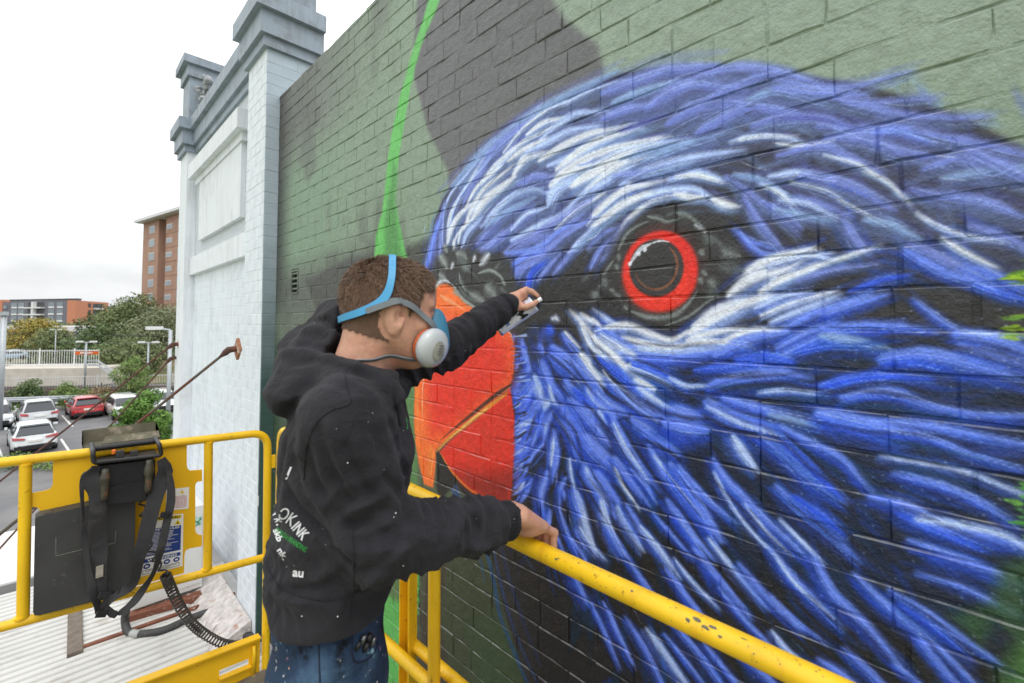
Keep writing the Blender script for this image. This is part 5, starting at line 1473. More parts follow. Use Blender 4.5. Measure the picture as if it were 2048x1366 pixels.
# sheet-metal tray behind the rail
M_TRAY = mat('weathered_tray', lin((96, 92, 76)), .75, metal=.2, var=.25, vscale=18, bump=.4, bscale=80, dirt=lin((150, 140, 122)), dscale=22, dlo=.55, dhi=.7)
tr = thing('metal_tray', 'weathered folded metal tray standing above the control box', 'tray', at_y(240, 885, 2.5))
A, B = at_y(165, 884, 2.5), at_y(316, 866, 2.5)
bm = bmesh.new()
def tray_quad(pts, th=.003):
    vs = [bm.verts.new(p) for p in pts]; f = bm.faces.new(vs); g = bmesh.ops.extrude_face_region(bm, geom=[f]); bmesh.ops.translate(bm, verts=[v for v in g['geom'] if isinstance(v, bmesh.types.BMVert)], vec=(0, .0, th))
dz = Vector((0, 0, 1)); dy = Vector((0, 1, 0))
tray_quad([A - dz * .015 - dy * .08, B - dz * .015 - dy * .08, B - dz * .02 + dy * .06, A - dz * .02 + dy * .06])
tray_quad([A - dz * .02 + dy * .06, B - dz * .02 + dy * .06, B + dz * .035 + dy * .075, A + dz * .03 + dy * .075])
tray_quad([A - dz * .015 - dy * .08, A - dz * .02 + dy * .06, A + dz * .03 + dy * .075, A + dz * .02 - dy * .02]); tray_quad([B - dz * .015 - dy * .08, B - dz * .02 + dy * .06, B + dz * .035 + dy * .075, B + dz * .02 - dy * .02])
tray_quad([A * .78 + B * .22 - dy * .06 - dz * .008, B - dy * .06 - dz * .008, B - dy * .02 + dz * .012, A * .72 + B * .28 - dy * .02 + dz * .012])
obj('folded_sheet', bm, M_TRAY, tr)

# ---- harness of black straps
har = thing('harness', 'black webbing harness straps draped over the control box', 'harness', at_y(250, 1225, 2.25))
def strap(px, Y, w, tilt=0.0, n=26, dy=0.0):
    pts = [at_y(a, b, Y + dy * i / len(px)) for i, (a, b) in enumerate(px)]
    P = curve_pts(pts, n); ws = []
    ww = w if not isinstance(w, (list, tuple)) else list(np.interp(np.linspace(0, 1, n), np.linspace(0, 1, len(w)), w))
    for i in range(n):
        a = tilt * math.sin(i * .5 + tilt * 3); ws.append(Vector((math.cos(a), math.sin(a), .15)))
    bm = bmesh.new(); ribbon(bm, P, ws, ww, .0025); return obj('strap', bm, M_WEB, har, smooth=True, auto=40)
strap([(193, 932), (180, 960), (194, 992), (196, 1055), (199, 1109), (203, 1150), (208, 1198)], 2.262, [.03, .055, .045, .055, .048, .03, .022], .5)
strap([(322, 918), (330, 945), (311, 994), (291, 1071), (276, 1125), (266, 1167), (240, 1187), (215, 1203), (206, 1222)], 2.258, [.03, .055, .052, .05, .04, .035, .03, .03, .02], .35)
strap([(331, 930), (340, 958), (342, 1002), (331, 1056), (320, 1106), (308, 1144), (288, 1176), (268, 1203), (246, 1222), (228, 1229), (212, 1216)], 2.246, [.012, .022, .03, .028, .028, .022, .026, .03, .026, .024, .02], .6)
strap([(190, 940), (166, 952), (165, 1013), (173, 1109), (186, 1180), (200, 1222)], 2.27, [.02, .014, .012, .02, .03, .03], .9)
strap([(262, 1170), (250, 1176), (225, 1190), (213, 1170), (209, 1150)], 2.272, [.025, .03, .026, .02, .014], .8)
for px, py in ((330, 1030), (203, 1228), (208, 1190)):
    c = at_y(px, py, 2.24); bm = bmesh.new(); box(bm, c - Vector((.016, .005, .011)), c + Vector((.016, .005, .011)), rot=Matrix.Rotation(.35, 3, 'Y')); obj('buckle', bm, M_BLK2, har, bevel=.003)
c = at_y(199, 1143, 2.25); bm = bmesh.new(); box(bm, c - Vector((.010, .003, .02)), c + Vector((.010, .003, .02))); obj('worn_label', bm, mat('worn_label', lin((150, 146, 134)), .8, var=.3, vscale=60), har, bevel=.003)

# ---- coiled cable
def helix(path, R, turns, n=None):
    n = n or int(turns * 14); P = curve_pts(path, n); out = []; u = None
    for i in range(n):
        t = (P[min(i + 1, n - 1)] - P[max(i - 1, 0)]).normalized()
        if u is None: u, v = frame_at(t)
        else: u = (u - t * u.dot(t)).normalized(); v = t.cross(u)
        a = 2 * math.pi * turns * i / n; out.append(P[i] + (u * math.cos(a) + v * math.sin(a)) * R)
    return out
M_RUB2 = mat('black_rubber_cable', lin((56, 52, 50)), .5, var=.15, bump=.05)
coil = thing('coiled_cable', 'black spiral cable hanging from the control box down to the toe board', 'cable', at_y(470, 1288, 2.43))
bm = bmesh.new(); tube(bm, helix([at_y(*p) for p in ((331, 1150, 2.30), (340, 1172, 2.32), (358, 1210, 2.36), (381, 1244, 2.40), (408, 1267, 2.43), (443, 1286, 2.45), (480, 1292, 2.46))], .0165, 40), .0036, 6); obj('tight_coils', bm, M_RUB2, coil, smooth=True)
bm = bmesh.new(); tube(bm, helix([at_y(*p) for p in ((284, 1000, 2.31), (288, 1040, 2.31), (296, 1083, 2.31), (310, 1118, 2.30), (331, 1150, 2.30))], .010, 7), .0036, 6); obj('stretched_coils', bm, M_RUB2, coil, smooth=True)
# ---- hose on the roof
hose = thing('black_hose', 'thick black hose patched with grey tape lying on the roof', 'hose', at_z(330, 1260, -2.36))
hp = [at_z(*p) for p in ((252, 1222, -2.20), (250, 1240, -2.28), (256, 1262, -2.345), (280, 1268, -2.35), (327, 1260, -2.35), (370, 1241, -2.35), (412, 1225, -2.35), (436, 1222, -2.35), (455, 1248, -2.35), (477, 1267, -2.35), (500, 1272, -2.35), (530, 1276, -2.35))]
hc = curve_pts(hp, 60); bm = bmesh.new(); tube(bm, hc, .026, 12); obj('hose_jacket', bm, mat('black_hose_rubber', lin((60, 60, 60)), .55, var=.2, bump=.2, dirt=lin((120, 118, 112)), dscale=20, dlo=.6, dhi=.75), hose, smooth=True)
for a, b in ((13, 17), (36, 40), (49, 52)):
    bm = bmesh.new(); tube(bm, hc[a:b], .0275, 12); obj('tape_wrap', bm, mat('grey_tape', lin((158, 160, 156)), .5, var=.15, vscale=30, bump=.4, bscale=60), hose, smooth=True)
# ------------------------------------------------------------------ implicit surfaces for cloth and skin
def vlen(x, y, z): return np.sqrt(x * x + y * y + z * z)
def smin(a, b, k):
    h = np.clip(.5 + .5 * (b - a) / k, 0, 1); return b * (1 - h) + a * h - k * h * (1 - h)
def smax(a, b, k): return -smin(-a, -b, k)
def rcone(P, a, b, ra, rb):
    a = np.asarray(a, np.float32); b = np.asarray(b, np.float32); d = b - a
    t = np.clip(((P[0] - a[0]) * d[0] + (P[1] - a[1]) * d[1] + (P[2] - a[2]) * d[2]) / float(d @ d), 0, 1)
    return vlen(P[0] - a[0] - t * d[0], P[1] - a[1] - t * d[1], P[2] - a[2] - t * d[2]) - (ra + (rb - ra) * t)
def ellipsoid(P, c, ax, r):
    """ax: three unit axes"""
    v = [P[i] - c[i] for i in range(3)]
    q = [sum(v[i] * ax[j][i] for i in range(3)) / r[j] for j in range(3)]
    k0 = vlen(*q); k1 = vlen(q[0] / r[0], q[1] / r[1], q[2] / r[2])
    return k0 * (k0 - 1) / (k1 + 1e-6)
def grid(lo, hi, h):
    ax = [np.arange(lo[i], hi[i] + h, h, dtype=np.float32) for i in range(3)]
    return np.meshgrid(*ax, indexing='ij'), ax

def surface_nets(D, lo, h):
    s = D < 0; nx, ny, nz = D.shape
    cnt = np.zeros((nx - 1, ny - 1, nz - 1), np.int8)
    for dx in (0, 1):
        for dy in (0, 1):
            for dz in (0, 1): cnt += s[dx:nx - 1 + dx, dy:ny - 1 + dy, dz:nz - 1 + dz]
    act = (cnt > 0) & (cnt < 8)
    I = np.argwhere(act); idx = np.full(act.shape, -1, np.int64); idx[act] = np.arange(len(I))
    acc = np.zeros((len(I), 3), np.float32); num = np.zeros(len(I), np.float32)
    cor = [(x, y, z) for x in (0, 1) for y in (0, 1) for z in (0, 1)]
    for a in cor:
        for k in range(3):
            if a[k]: continue
            b = list(a); b[k] = 1
            va = D[I[:, 0] + a[0], I[:, 1] + a[1], I[:, 2] + a[2]]; vb = D[I[:, 0] + b[0], I[:, 1] + b[1], I[:, 2] + b[2]]
            m = (va < 0) != (vb < 0); t = np.where(m, va / (va - vb + 1e-12), 0)
            p = np.tile(np.array(a, np.float32), (len(I), 1)); p[:, k] += t
            acc[m] += p[m]; num[m] += 1
    V = (I + acc / num[:, None]) * h + np.asarray(lo, np.float32)
    Fs = []
    for k in range(3):
        u, v = (k + 1) % 3, (k + 2) % 3
        sa = [slice(None)] * 3; sb = [slice(None)] * 3; sa[k] = slice(0, -1); sb[k] = slice(1, None)
        A, B = s[tuple(sa)], s[tuple(sb)]
        E = np.argwhere(A != B)
        ok = (E[:, u] > 0) & (E[:, v] > 0) & (E[:, u] < D.shape[u] - 1) & (E[:, v] < D.shape[v] - 1)
        E = E[ok]; fl = A[E[:, 0], E[:, 1], E[:, 2]]
        def cell(du, dv):
            c = E.copy(); c[:, u] += du; c[:, v] += dv; return idx[c[:, 0], c[:, 1], c[:, 2]]
        q = np.stack([cell(-1, -1), cell(0, -1), cell(0, 0), cell(-1, 0)], 1)
        q[~fl] = q[~fl][:, ::-1]; Fs.append(q)
    return V, np.concatenate(Fs)

def mesh_from(name, V, Fq):
    me = bpy.data.meshes.new(name)
    me.vertices.add(len(V)); me.vertices.foreach_set('co', V.astype(np.float32).ravel())
    n = len(Fq); me.loops.add(n * 4); me.loops.foreach_set('vertex_index', Fq.astype(np.int32).ravel())
    me.polygons.add(n); me.polygons.foreach_set('loop_start', np.arange(n, dtype=np.int32) * 4)
    me.polygons.foreach_set('use_smooth', np.ones(n, bool))
    me.update(calc_edges=True); me.validate(); return me

def skin_sdf(name, fn, lo, hi, h, m, parent, origin, relax=1):
    P, ax = grid(lo, hi, h)
    V, Fq = surface_nets(fn(P), lo, h)
    V, Fq = V.astype(np.float64), Fq
    for _ in range(relax):
        acc = np.zeros_like(V); c = np.zeros(len(V))
        for i in range(4):
            a, b = Fq[:, i], Fq[:, (i + 1) % 4]
            np.add.at(acc, a, V[b]); np.add.at(c, a, 1)
        V = V * .5 + acc / np.maximum(c, 1)[:, None] * .5
    me = mesh_from(name, V - np.asarray(origin), Fq)
    return link(name, me, m, parent), V, Fq

def sines(P, seed, freq, n=5):
    r = np.random.default_rng(seed); out = 0
    for _ in range(n):
        d = r.normal(size=3); d /= np.linalg.norm(d); k = d * freq * r.uniform(.6, 1.5)
        out = out + np.sin(P[0] * k[0] + P[1] * k[1] + P[2] * k[2] + r.uniform(0, 6.3))
    return out / n

# ------------------------------------------------------------------ the painter's pose
PB = Vector((.43, .98, BFZ))                     # between the feet
FC = np.array([.866, -.5, 0.]); SD = np.array([.5, .866, 0.]); UPV = np.array([0., 0., 1.])   # faces the wall, left side away
CH = np.array([.452, .945, -.28]); HP = np.array([.438, .995, -.62]); NK = np.array([.478, .945, -.105])
R_S = np.array([.375, .812, -.175]); L_S = np.array([.565, 1.085, -.155])
R_E = np.array([.430, .772, -.395]); R_W = np.array([.742, .744, -.446])
L_E = np.array([.770, 1.030, -.070]); L_W = np.array(at_x(1020, 606, .965))
a24 = math.radians(24)
HF = math.cos(a24) * rt + math.sin(a24) * fw; HF = np.array([HF[0], HF[1], -.10]); HF /= np.linalg.norm(HF)
HS = np.cross(UPV, HF); HS /= np.linalg.norm(HS); HU = np.cross(HF, HS)      # head axes: forward, left, up
HC = np.array(at_d(782, 628, .99))
def hloc(P): return [sum((P[i] - HC[i]) * A[i] for i in range(3)) for A in (HF, HS, HU)]
def hw(f, s, u): return HC + HF * f + HS * s + HU * u

def head_sdf(P):
    f, s, u = hloc(P)
    L = (f, s, u); I3 = ((1, 0, 0), (0, 1, 0), (0, 0, 1))
    d = ellipsoid(L, (-.012, 0, .030), I3, (.096, .076, .088))
    d = smin(d, ellipsoid(L, (.030, 0, .045), I3, (.060, .060, .060)), .03)              # brow
    d = smin(d, ellipsoid(L, (.030, 0, -.035), I3, (.058, .058, .070)), .03)             # face
    d = smin(d, ellipsoid(L, (.052, 0, -.085), I3, (.036, .036, .028)), .03)             # chin
    d = smin(d, rcone(L, (.005, -.056, -.045), (.055, -.030, -.088), .020, .016), .03)   # jaw
    d = smin(d, rcone(L, (.005, .056, -.045), (.055, .030, -.088), .020, .016), .03)
    for sg in (-1, 1):
        d = smin(d, ellipsoid(L, (.060, sg * .042, -.018), I3, (.022, .024, .020)), .02) # cheek bone
        d = smax(d, -ellipsoid(L, (.092, sg * .031, .010), I3, (.020, .018, .013)), .012)
        d = smin(d, ellipsoid(L, (.073, sg * .030, .008), I3, (.014, .014, .012)), .004) # eyeball and lid
        d = smin(d, rcone(L, (.080, sg * .014, .028), (.074, sg * .046, .026), .009, .008), .01)
    d = smin(d, rcone(L, (.086, 0, .012), (.112, 0, -.022), .008, .013), .012)           # nose
    d = smin(d, ellipsoid(L, (.098, -.012, -.028), I3, (.012, .010, .009)), .006)
    d = smin(d, ellipsoid(L, (.098, .012, -.028), I3, (.012, .010, .009)), .006)
    d = smin(d, ellipsoid(L, (.084, 0, -.056), I3, (.012, .022, .007)), .008); d = smin(d, ellipsoid(L, (.082, 0, -.068), I3, (.012, .020, .008)), .008)
    d = smin(d, rcone(L, (-.026, 0, -.05), (-.060, .0, -.20), .052, .056), .03)          # neck
    d = smin(d, rcone(L, (-.040, -.012, -.02), (-.072, -.008, -.17), .044, .042), .03)
    for sg in (-1, 1):                                                                   # ears
        e = ellipsoid(L, (-.006, sg * .078, -.010), ((.93, sg * .36, 0), (-sg * .36, .93, 0), (.2, 0, .98)), (.021, .0085, .033))
        e = smin(e, ellipsoid(L, (.000, sg * .074, -.036), I3, (.011, .007, .012)), .008)
        e = smax(e, -ellipsoid(L, (.004, sg * .088, -.006), I3, (.011, .010, .018)), .005)
        e = smin(e, ellipsoid(L, (.013, sg * .078, -.014), I3, (.005, .006, .008)), .004)
        d = smin(d, e, .005)
    return d

def fingers(d, L, chains, k=.006):
    fing = None
    for ch in chains:
        e = None
        for (a, b, ra, rb) in ch:
            c = rcone(L, a, b, ra, rb); e = c if e is None else smin(e, c, .004)
        fing = e if fing is None else np.minimum(fing, e)
    return smin(d, fing, k)

def chain(base, dirs, lens, r):
    p = np.asarray(base, float); out = []
    for i, (d, l) in enumerate(zip(dirs, lens)):
        d = np.asarray(d, float); d = d / np.linalg.norm(d); q = p + d * l
        out.append((p, q, r * (1 - .10 * i), r * (1 - .10 * (i + 1)))); p = q
    return out

# right hand closed round the top rail; wrist comes from the left, knuckles up and to the right
def right_hand(P):
    c = np.array([WX, .742, RZW])
    def on(deg, y, rad=.0298): return c + np.array([math.cos(math.radians(deg)) * rad, y, math.sin(math.radians(deg)) * rad])
    w = R_W + np.array([.004, -.002, .004])
    d = rcone(P, R_W - np.array([.06, 0, -.004]), w, .027, .027)
    ch = []
    for i in range(4):
        y = .036 - i * .0225; r_ = (.0108, .0112, .0108, .0098)[i]
        k = on(88, y, .064 - .003 * abs(i - 1)); d = smin(d, rcone(P, w + np.array([.006, y * .6, .008]), k, .022, .0135), .009)
        p = [k, on(40, y - .003, .051), on(0, y - .002, .037), on(-42, y, .031)]; d = smin(d, rcone(P, k - np.array([.004, 0, 0]), k + np.array([.002, 0, -.002]), .0118, .0118), .004)
        ch.append([(p[q], p[q + 1], r_ * (1.06 - .08 * q), r_ * (.98 - .08 * q)) for q in range(3)])
    d = smin(d, ellipsoid(P, c + np.array([-.018, .004, .054]), (np.array([.95, 0, -.3]), np.array([0, 1., 0]), np.array([.3, 0, .95])), (.032, .038, .022)), .014)
    p = [w + np.array([.016, .030, .004]), on(128, .052, .040), on(88, .062, .036), on(58, .064, .034)]
    ch.append([(p[q], p[q + 1], .0115 - .001 * q, .0108 - .001 * q) for q in range(3)])
    return fingers(d, P, ch, .005)

# spray can and the left hand on it
CAN_B = np.array(at_x(1012, 646, .985)); CAN_T = np.array(at_x(1083, 597, 1.055))
CD = CAN_T - CAN_B; CD = CD / np.linalg.norm(CD)
CAN_B = CAN_T - CD * .165
CAM_S = np.cross(CD, np.array([0, 0, 1.])); CAM_S /= np.linalg.norm(CAM_S)
if CAM_S @ fw > 0: CAM_S = -CAM_S                # side of the can turned to the camera
CUP = np.cross(CAM_S, CD); CUP /= np.linalg.norm(CUP)
if CUP[2] < 0: CUP = -CUP
RC = .026
def left_hand(P):
    hold = CAN_T - CD * .052                     # where the palm lies on the can
    pal = hold - CD * .012 + CUP * (RC + .018) + CAM_S * .006
    d = rcone(P, L_W, pal - CD * .018, .027, .024)
    d = smin(d, rcone(P, pal - CD * .026, pal + CD * .022, .019, .018), .02)
    d = smin(d, rcone(P, pal - CD * .02 + CAM_S * .014, hold - CD * .02 + CAM_S * (RC + .002) + CUP * .018, .017, .014), .016)
    ch = []
    k = pal + CD * .026
    k0 = k + CAM_S * .008 + CUP * .002; tip = CAN_T - CD * .006 + CUP * .0145; m1 = k0 + (tip - k0) * .45 + CUP * .017; m2 = k0 + (tip - k0) * .80 + CUP * .013
    ch.append([(k0, m1, .0102, .0096), (m1, m2, .0096, .009), (m2, tip, .009, .0078)])      # index on the cap
    for i in range(3):                                                                                                     # fingers round the far side
        b = hold + CD * (.012 - i * .021) + CUP * (RC + .012) - CAM_S * .010
        ch.append(chain(b, [-CAM_S * .9 + CUP * .1, -CUP * .8 - CAM_S * .55, -CUP * .8 + CAM_S * .55], [.026, .030, .022], .0092))
    b = hold - CD * .016 + CAM_S * (RC + .004) + CUP * .016                                                               # thumb on the near side
    ch.append(chain(b, [CD * .75 - CUP * .75 + CAM_S * .12, CD * .95 - CUP * .25 - CAM_S * .05, CD * .98 + CUP * .05 - CAM_S * .1], [.018, .022, .016], .0108))
    return fingers(d, P, ch)

M_SKIN = mat('skin', lin((192, 146, 122)), .58, var=.16, vscale=48, bump=.25, bscale=260, bdist=.001, bump2=(70, .0025), spec=.4, dirt=lin((190, 120, 100)), dscale=18, dlo=.5, dhi=.85)
_b = M_SKIN.node_tree.nodes['Principled BSDF']; _b.inputs['Subsurface Weight'].default_value = .12; _b.inputs['Subsurface Radius'].default_value = (.01, .004, .002); _b.inputs['Subsurface Scale'].default_value = .6

pieces = []
def piece(fn, lo, hi, h):
    P, ax = grid(lo, hi, h); D = fn(P)
    for k in range(3):                                     # close the piece where its box cuts it
        for e in (0, -1):
            q = [slice(None)] * 3; q[k] = e; D[tuple(q)] = np.maximum(D[tuple(q)], h * .5)
    pieces.append(surface_nets(D, lo, h))
piece(head_sdf, HC - .20, HC + np.array([.16, .16, .17]), .0024)
piece(right_hand, np.array([.66, .66, -.60]), np.array([.90, .82, -.38]), .002)
piece(left_hand, np.minimum(L_W, CAN_T) - .075, np.maximum(L_W, CAN_T) + .075, .002)
def body_core(P):
    d = rcone(P, NK - np.array([.01, 0, .0]), CH, .055, .10); d = smin(d, rcone(P, CH, HP, .10, .10), .05)
    for S, E, W_ in ((R_S, R_E, R_W), (L_S, L_E, L_W)):
        d = smin(d, rcone(P, CH + (S - CH) * .4, S, .07, .052), .05); d = smin(d, rcone(P, S, E, .046, .036), .03); d = smin(d, rcone(P, E, W_, .034, .024), .02)
    for sg in (-1, 1):
        k = HP + SD * sg * .085 - UPV * .42 + FC * .02; a = HP + SD * sg * .10 + np.array([0, 0, BFZ + .07 - HP[2]])
        d = smin(d, rcone(P, HP + SD * sg * .075 - UPV * .05, k, .08, .05), .05); d = smin(d, rcone(P, k, a, .048, .034), .03); d = smin(d, rcone(P, a - UPV * .02, a + FC * .13 - UPV * .04, .032, .024), .02)
    return d
piece(body_core, np.array([.20, .62, BFZ - .02]), np.array([1.10, 1.22, .16]), .009)
Vs, Fs, off = [], [], 0
for V, Fq in pieces: Vs.append(V); Fs.append(Fq + off); off += len(V)
me = mesh_from('person', np.concatenate(Vs).astype(np.float64) - np.array(PB), np.concatenate(Fs))
tmp = bpy.data.objects.new('tmp', me); COL.objects.link(tmp)
md = tmp.modifiers.new('join', 'REMESH'); md.mode = 'VOXEL'; md.voxel_size = .0027; md.use_smooth_shade = True
sm = tmp.modifiers.new('sm', 'SMOOTH'); sm.factor = .5; sm.iterations = 2
bpy.context.view_layer.update()
me2 = bpy.data.meshes.new_from_object(tmp.evaluated_get(bpy.context.evaluated_depsgraph_get())); me2.name = 'person'
bpy.data.objects.remove(tmp)
bm = bmesh.new(); bm.from_mesh(me2); seen = set(); best = []
for v0 in bm.verts:
    if v0.index in seen: continue
    st = [v0]; seen.add(v0.index); comp = []
    while st:
        v = st.pop(); comp.append(v)
        for e in v.link_edges:
            o_ = e.other_vert(v)
            if o_.index not in seen: seen.add(o_.index); st.append(o_)
    if len(comp) > len(best): best = comp
keep = set(v.index for v in best); print('body', len(bm.verts), len(keep))
bmesh.ops.delete(bm, geom=[v for v in bm.verts if v.index not in keep], context='VERTS'); bm.to_mesh(me2); bm.free()
person = link('person', me2, M_SKIN); person.location = PB
for p in me2.polygons: p.use_smooth = True
tag(person, 'man in black hoodie and respirator leaning on the rail, spraying the mural with a can', 'person')

# ------------------------------------------------------------------ hoodie
def folds(P, axis, freq, seed, n=4, aniso=.45):
    """broken ridges running across an axis, sharp in the creases"""
    r = np.random.default_rng(seed); a = axis / np.linalg.norm(axis); out = 0
    wx = sines(P, seed + 100, freq * .35, 3)
    for _ in range(n):
        k = a * freq * r.uniform(.65, 1.35) * r.choice([-1, 1]); q = r.normal(size=3); q -= a * (q @ a); q /= np.linalg.norm(q); k = k + q * freq * aniso * r.uniform(.4, 1.6)
        out = out + np.sin(P[0] * k[0] + P[1] * k[1] + P[2] * k[2] + r.uniform(0, 6.3) + 1.6 * wx)
    out = out / (n ** .5)
    return .55 - np.abs(out)
def arm_wrinkle(P, A, B, lam, amp, seed, bias=0.0, width=.42):
    d = B - A; l = np.linalg.norm(d); d = d / l
    t = (P[0] - A[0]) * d[0] + (P[1] - A[1]) * d[1] + (P[2] - A[2]) * d[2]
    return amp * folds(P, d, 6.283 / lam, seed) * (.25 + .75 * np.exp(-((t / l - bias) / width) ** 2))
CUF_R = R_W - (R_W - R_E) / np.linalg.norm(R_W - R_E) * .012; CUF_L = L_W - (L_W - L_E) / np.linalg.norm(L_W - L_E) * .008
def hood_sdf(P):
    # roll round the neck, open at the throat, and the bag lying on the back
    d = None
    path = []
    for a in np.linspace(-2.7, 2.7, 15):                       # angle from straight back
        b = max(math.cos(a), 0.0); rad = .088 + .022 * math.cos(a); back = -FC * math.cos(a) * rad + SD * math.sin(a) * rad * .95
        path.append((NK + back + UPV * (-.030 + .052 * b - .012 * (1 - abs(math.sin(a)))) + FC * .014, .027 + .020 * b))
    for (p, r0), (q, r1) in zip(path, path[1:]):
        c = rcone(P, p, q, r0, r1); d = c if d is None else smin(d, c, .018)
    bag = ellipsoid(P, NK - FC * .112 - UPV * .010, (SD, FC * .80 + UPV * .6, -FC * .6 + UPV * .8), (.125, .062, .046))
    bag = smin(bag, ellipsoid(P, NK - FC * .140 - UPV * .045, (SD, FC, UPV), (.105, .042, .038)), .03)
    d = smin(d, bag, .026)
    rp = [(np.array(at_d(*q)), np.array(at_d(*b)), r0, r1) for q, b, r0, r1 in (((684, 624, 1.11), (640, 704, 1.10), .022, .042), ((662, 628, 1.06), (592, 708, 1.04), .023, .030), ((682, 636, 1.0), (604, 722, .985), .023, .036), ((694, 668, .965), (640, 742, .935), .022, .034), ((712, 702, .945), (690, 760, .905), .020, .030), ((738, 734, .93), (735, 772, .895), .017, .026), ((774, 756, .93), (780, 790, .90), .014, .022))]
    for (p, b, r0, r1), (q, c_, r2, r3) in zip(rp, rp[1:]):
        d = smin(d, rcone(P, p, q, r0, r2), .014); d = smin(d, rcone(P, b, c_, r1, r3), .03); d = smin(d, rcone(P, (p + q) / 2, (b + c_) / 2, (r0 + r2) / 2 * .9, (r1 + r3) / 2), .02)
    for p, b, r0, r1 in rp: d = smin(d, rcone(P, p, b, r0 * .9, r1), .02)
    d = d - .010 * folds(P, FC * .55 - UPV * .8 + SD * .2, 42, 33) - .004 * folds(P, UPV, 80, 37)
    return d
def hoodie_sdf(P):
    # torso: elliptical sections between hem and shoulders
    ax = CH - HP; L = np.linalg.norm(ax)
    z = (P[2] - HP[2]) / (CH[2] - HP[2])                       # 0 hip .. 1 chest
    cx = HP[0] + (CH[0] - HP[0]) * z; cy = HP[1] + (CH[1] - HP[1]) * z
    f = (P[0] - cx) * FC[0] + (P[1] - cy) * FC[1]; s = (P[0] - cx) * SD[0] + (P[1] - cy) * SD[1]
    zz = np.clip(z, -.4, 1.5)
    rf = np.interp(zz, [-.15, -.05, .1, .45, .8, 1.05, 1.3, 1.45], [.112, .116, .128, .134, .128, .118, .092, .05]).astype(np.float32)
    rs = np.interp(zz, [-.15, -.05, .1, .45, .8, 1.05, 1.3, 1.45], [.150, .155, .172, .170, .172, .178, .140, .06]).astype(np.float32)
    d = (np.sqrt((f / rf) ** 2 + (s / rs) ** 2) - 1) * np.minimum(rf, rs) * .9
    d = smax(d, (-.574 + .012 * np.sin(s * 9)) - P[2], .012)
    d = smin(d, rcone(P, NK - UPV * .03, CH + UPV * .03, .075, .13), .05)
    for sgn, S, E, W_, k in ((-1, R_S, R_E, CUF_R, 1), (1, L_S, L_E, CUF_L, 2)):
        d = smin(d, rcone(P, CH + (S - CH) * .5 + UPV * .06, S + UPV * .004, .085, .062), .06)
        up_ = rcone(P, S, E, .068 if sgn < 0 else .064, .062 if sgn < 0 else .058); up_ = up_ - arm_wrinkle(P, S, E, .085, .013, 5 + k, .9, .5)
        e = E + (W_ - E) * .80
        fo = rcone(P, E, e, .068 if sgn < 0 else .060, .052 if sgn < 0 else .045) - arm_wrinkle(P, E, W_, .060, .013 if sgn < 0 else .008, 9 + k, .5 if sgn < 0 else .3, .5)
        a = smin(up_, fo, .028)
        if sgn < 0:
            # bunched folds above the cuff, slack under the forearm
            dv = (W_ - E); 
            for q, (t, lift, r_) in enumerate(((.42, -.030, .040), (.62, -.026, .040), (.25, -.028, .046), (.72, .006, .046), (.80, .010, .040), (.55, .012, .045))):
                c = E + dv * t + UPV * lift; a = smin(a, ellipsoid(P, c, (np.array([.9, 0, .43]), np.array([0, 1., 0]), np.array([-.43, 0, .9])), (r_ * .62, r_ * 1.1, r_)), .018)
        d = smin(d, a, .05)
        c1 = rcone(P, E + (W_ - E) * .80, W_, .040 if sgn < 0 else .036, .037 if sgn < 0 else .034)
        d = smin(d, c1, .010)
    fade = np.clip((1.12 - z) * 1.6, .25, 1) * np.clip((z - .03) * 4, .12, 1)
    d = d - (.013 * folds(P, np.array([.45, .2, .8]), 34, 41, n=3, aniso=.7) + 0.0032 * folds(P, np.array([.3, -.3, .9]), 85, 43, aniso=.8)) * fade
    d = smin(d, hood_sdf(P), .016)
    d = smax(d, -(head_sdf(P) - .014), .006)                    # cloth lies outside the neck and the hair
    # openings: neck, wrists and hem are hollow
    d = smax(d, -rcone(P, NK + UPV * .02 + FC * .02, NK + UPV * .25 + FC * .06, .056, .075), .012)
    return d
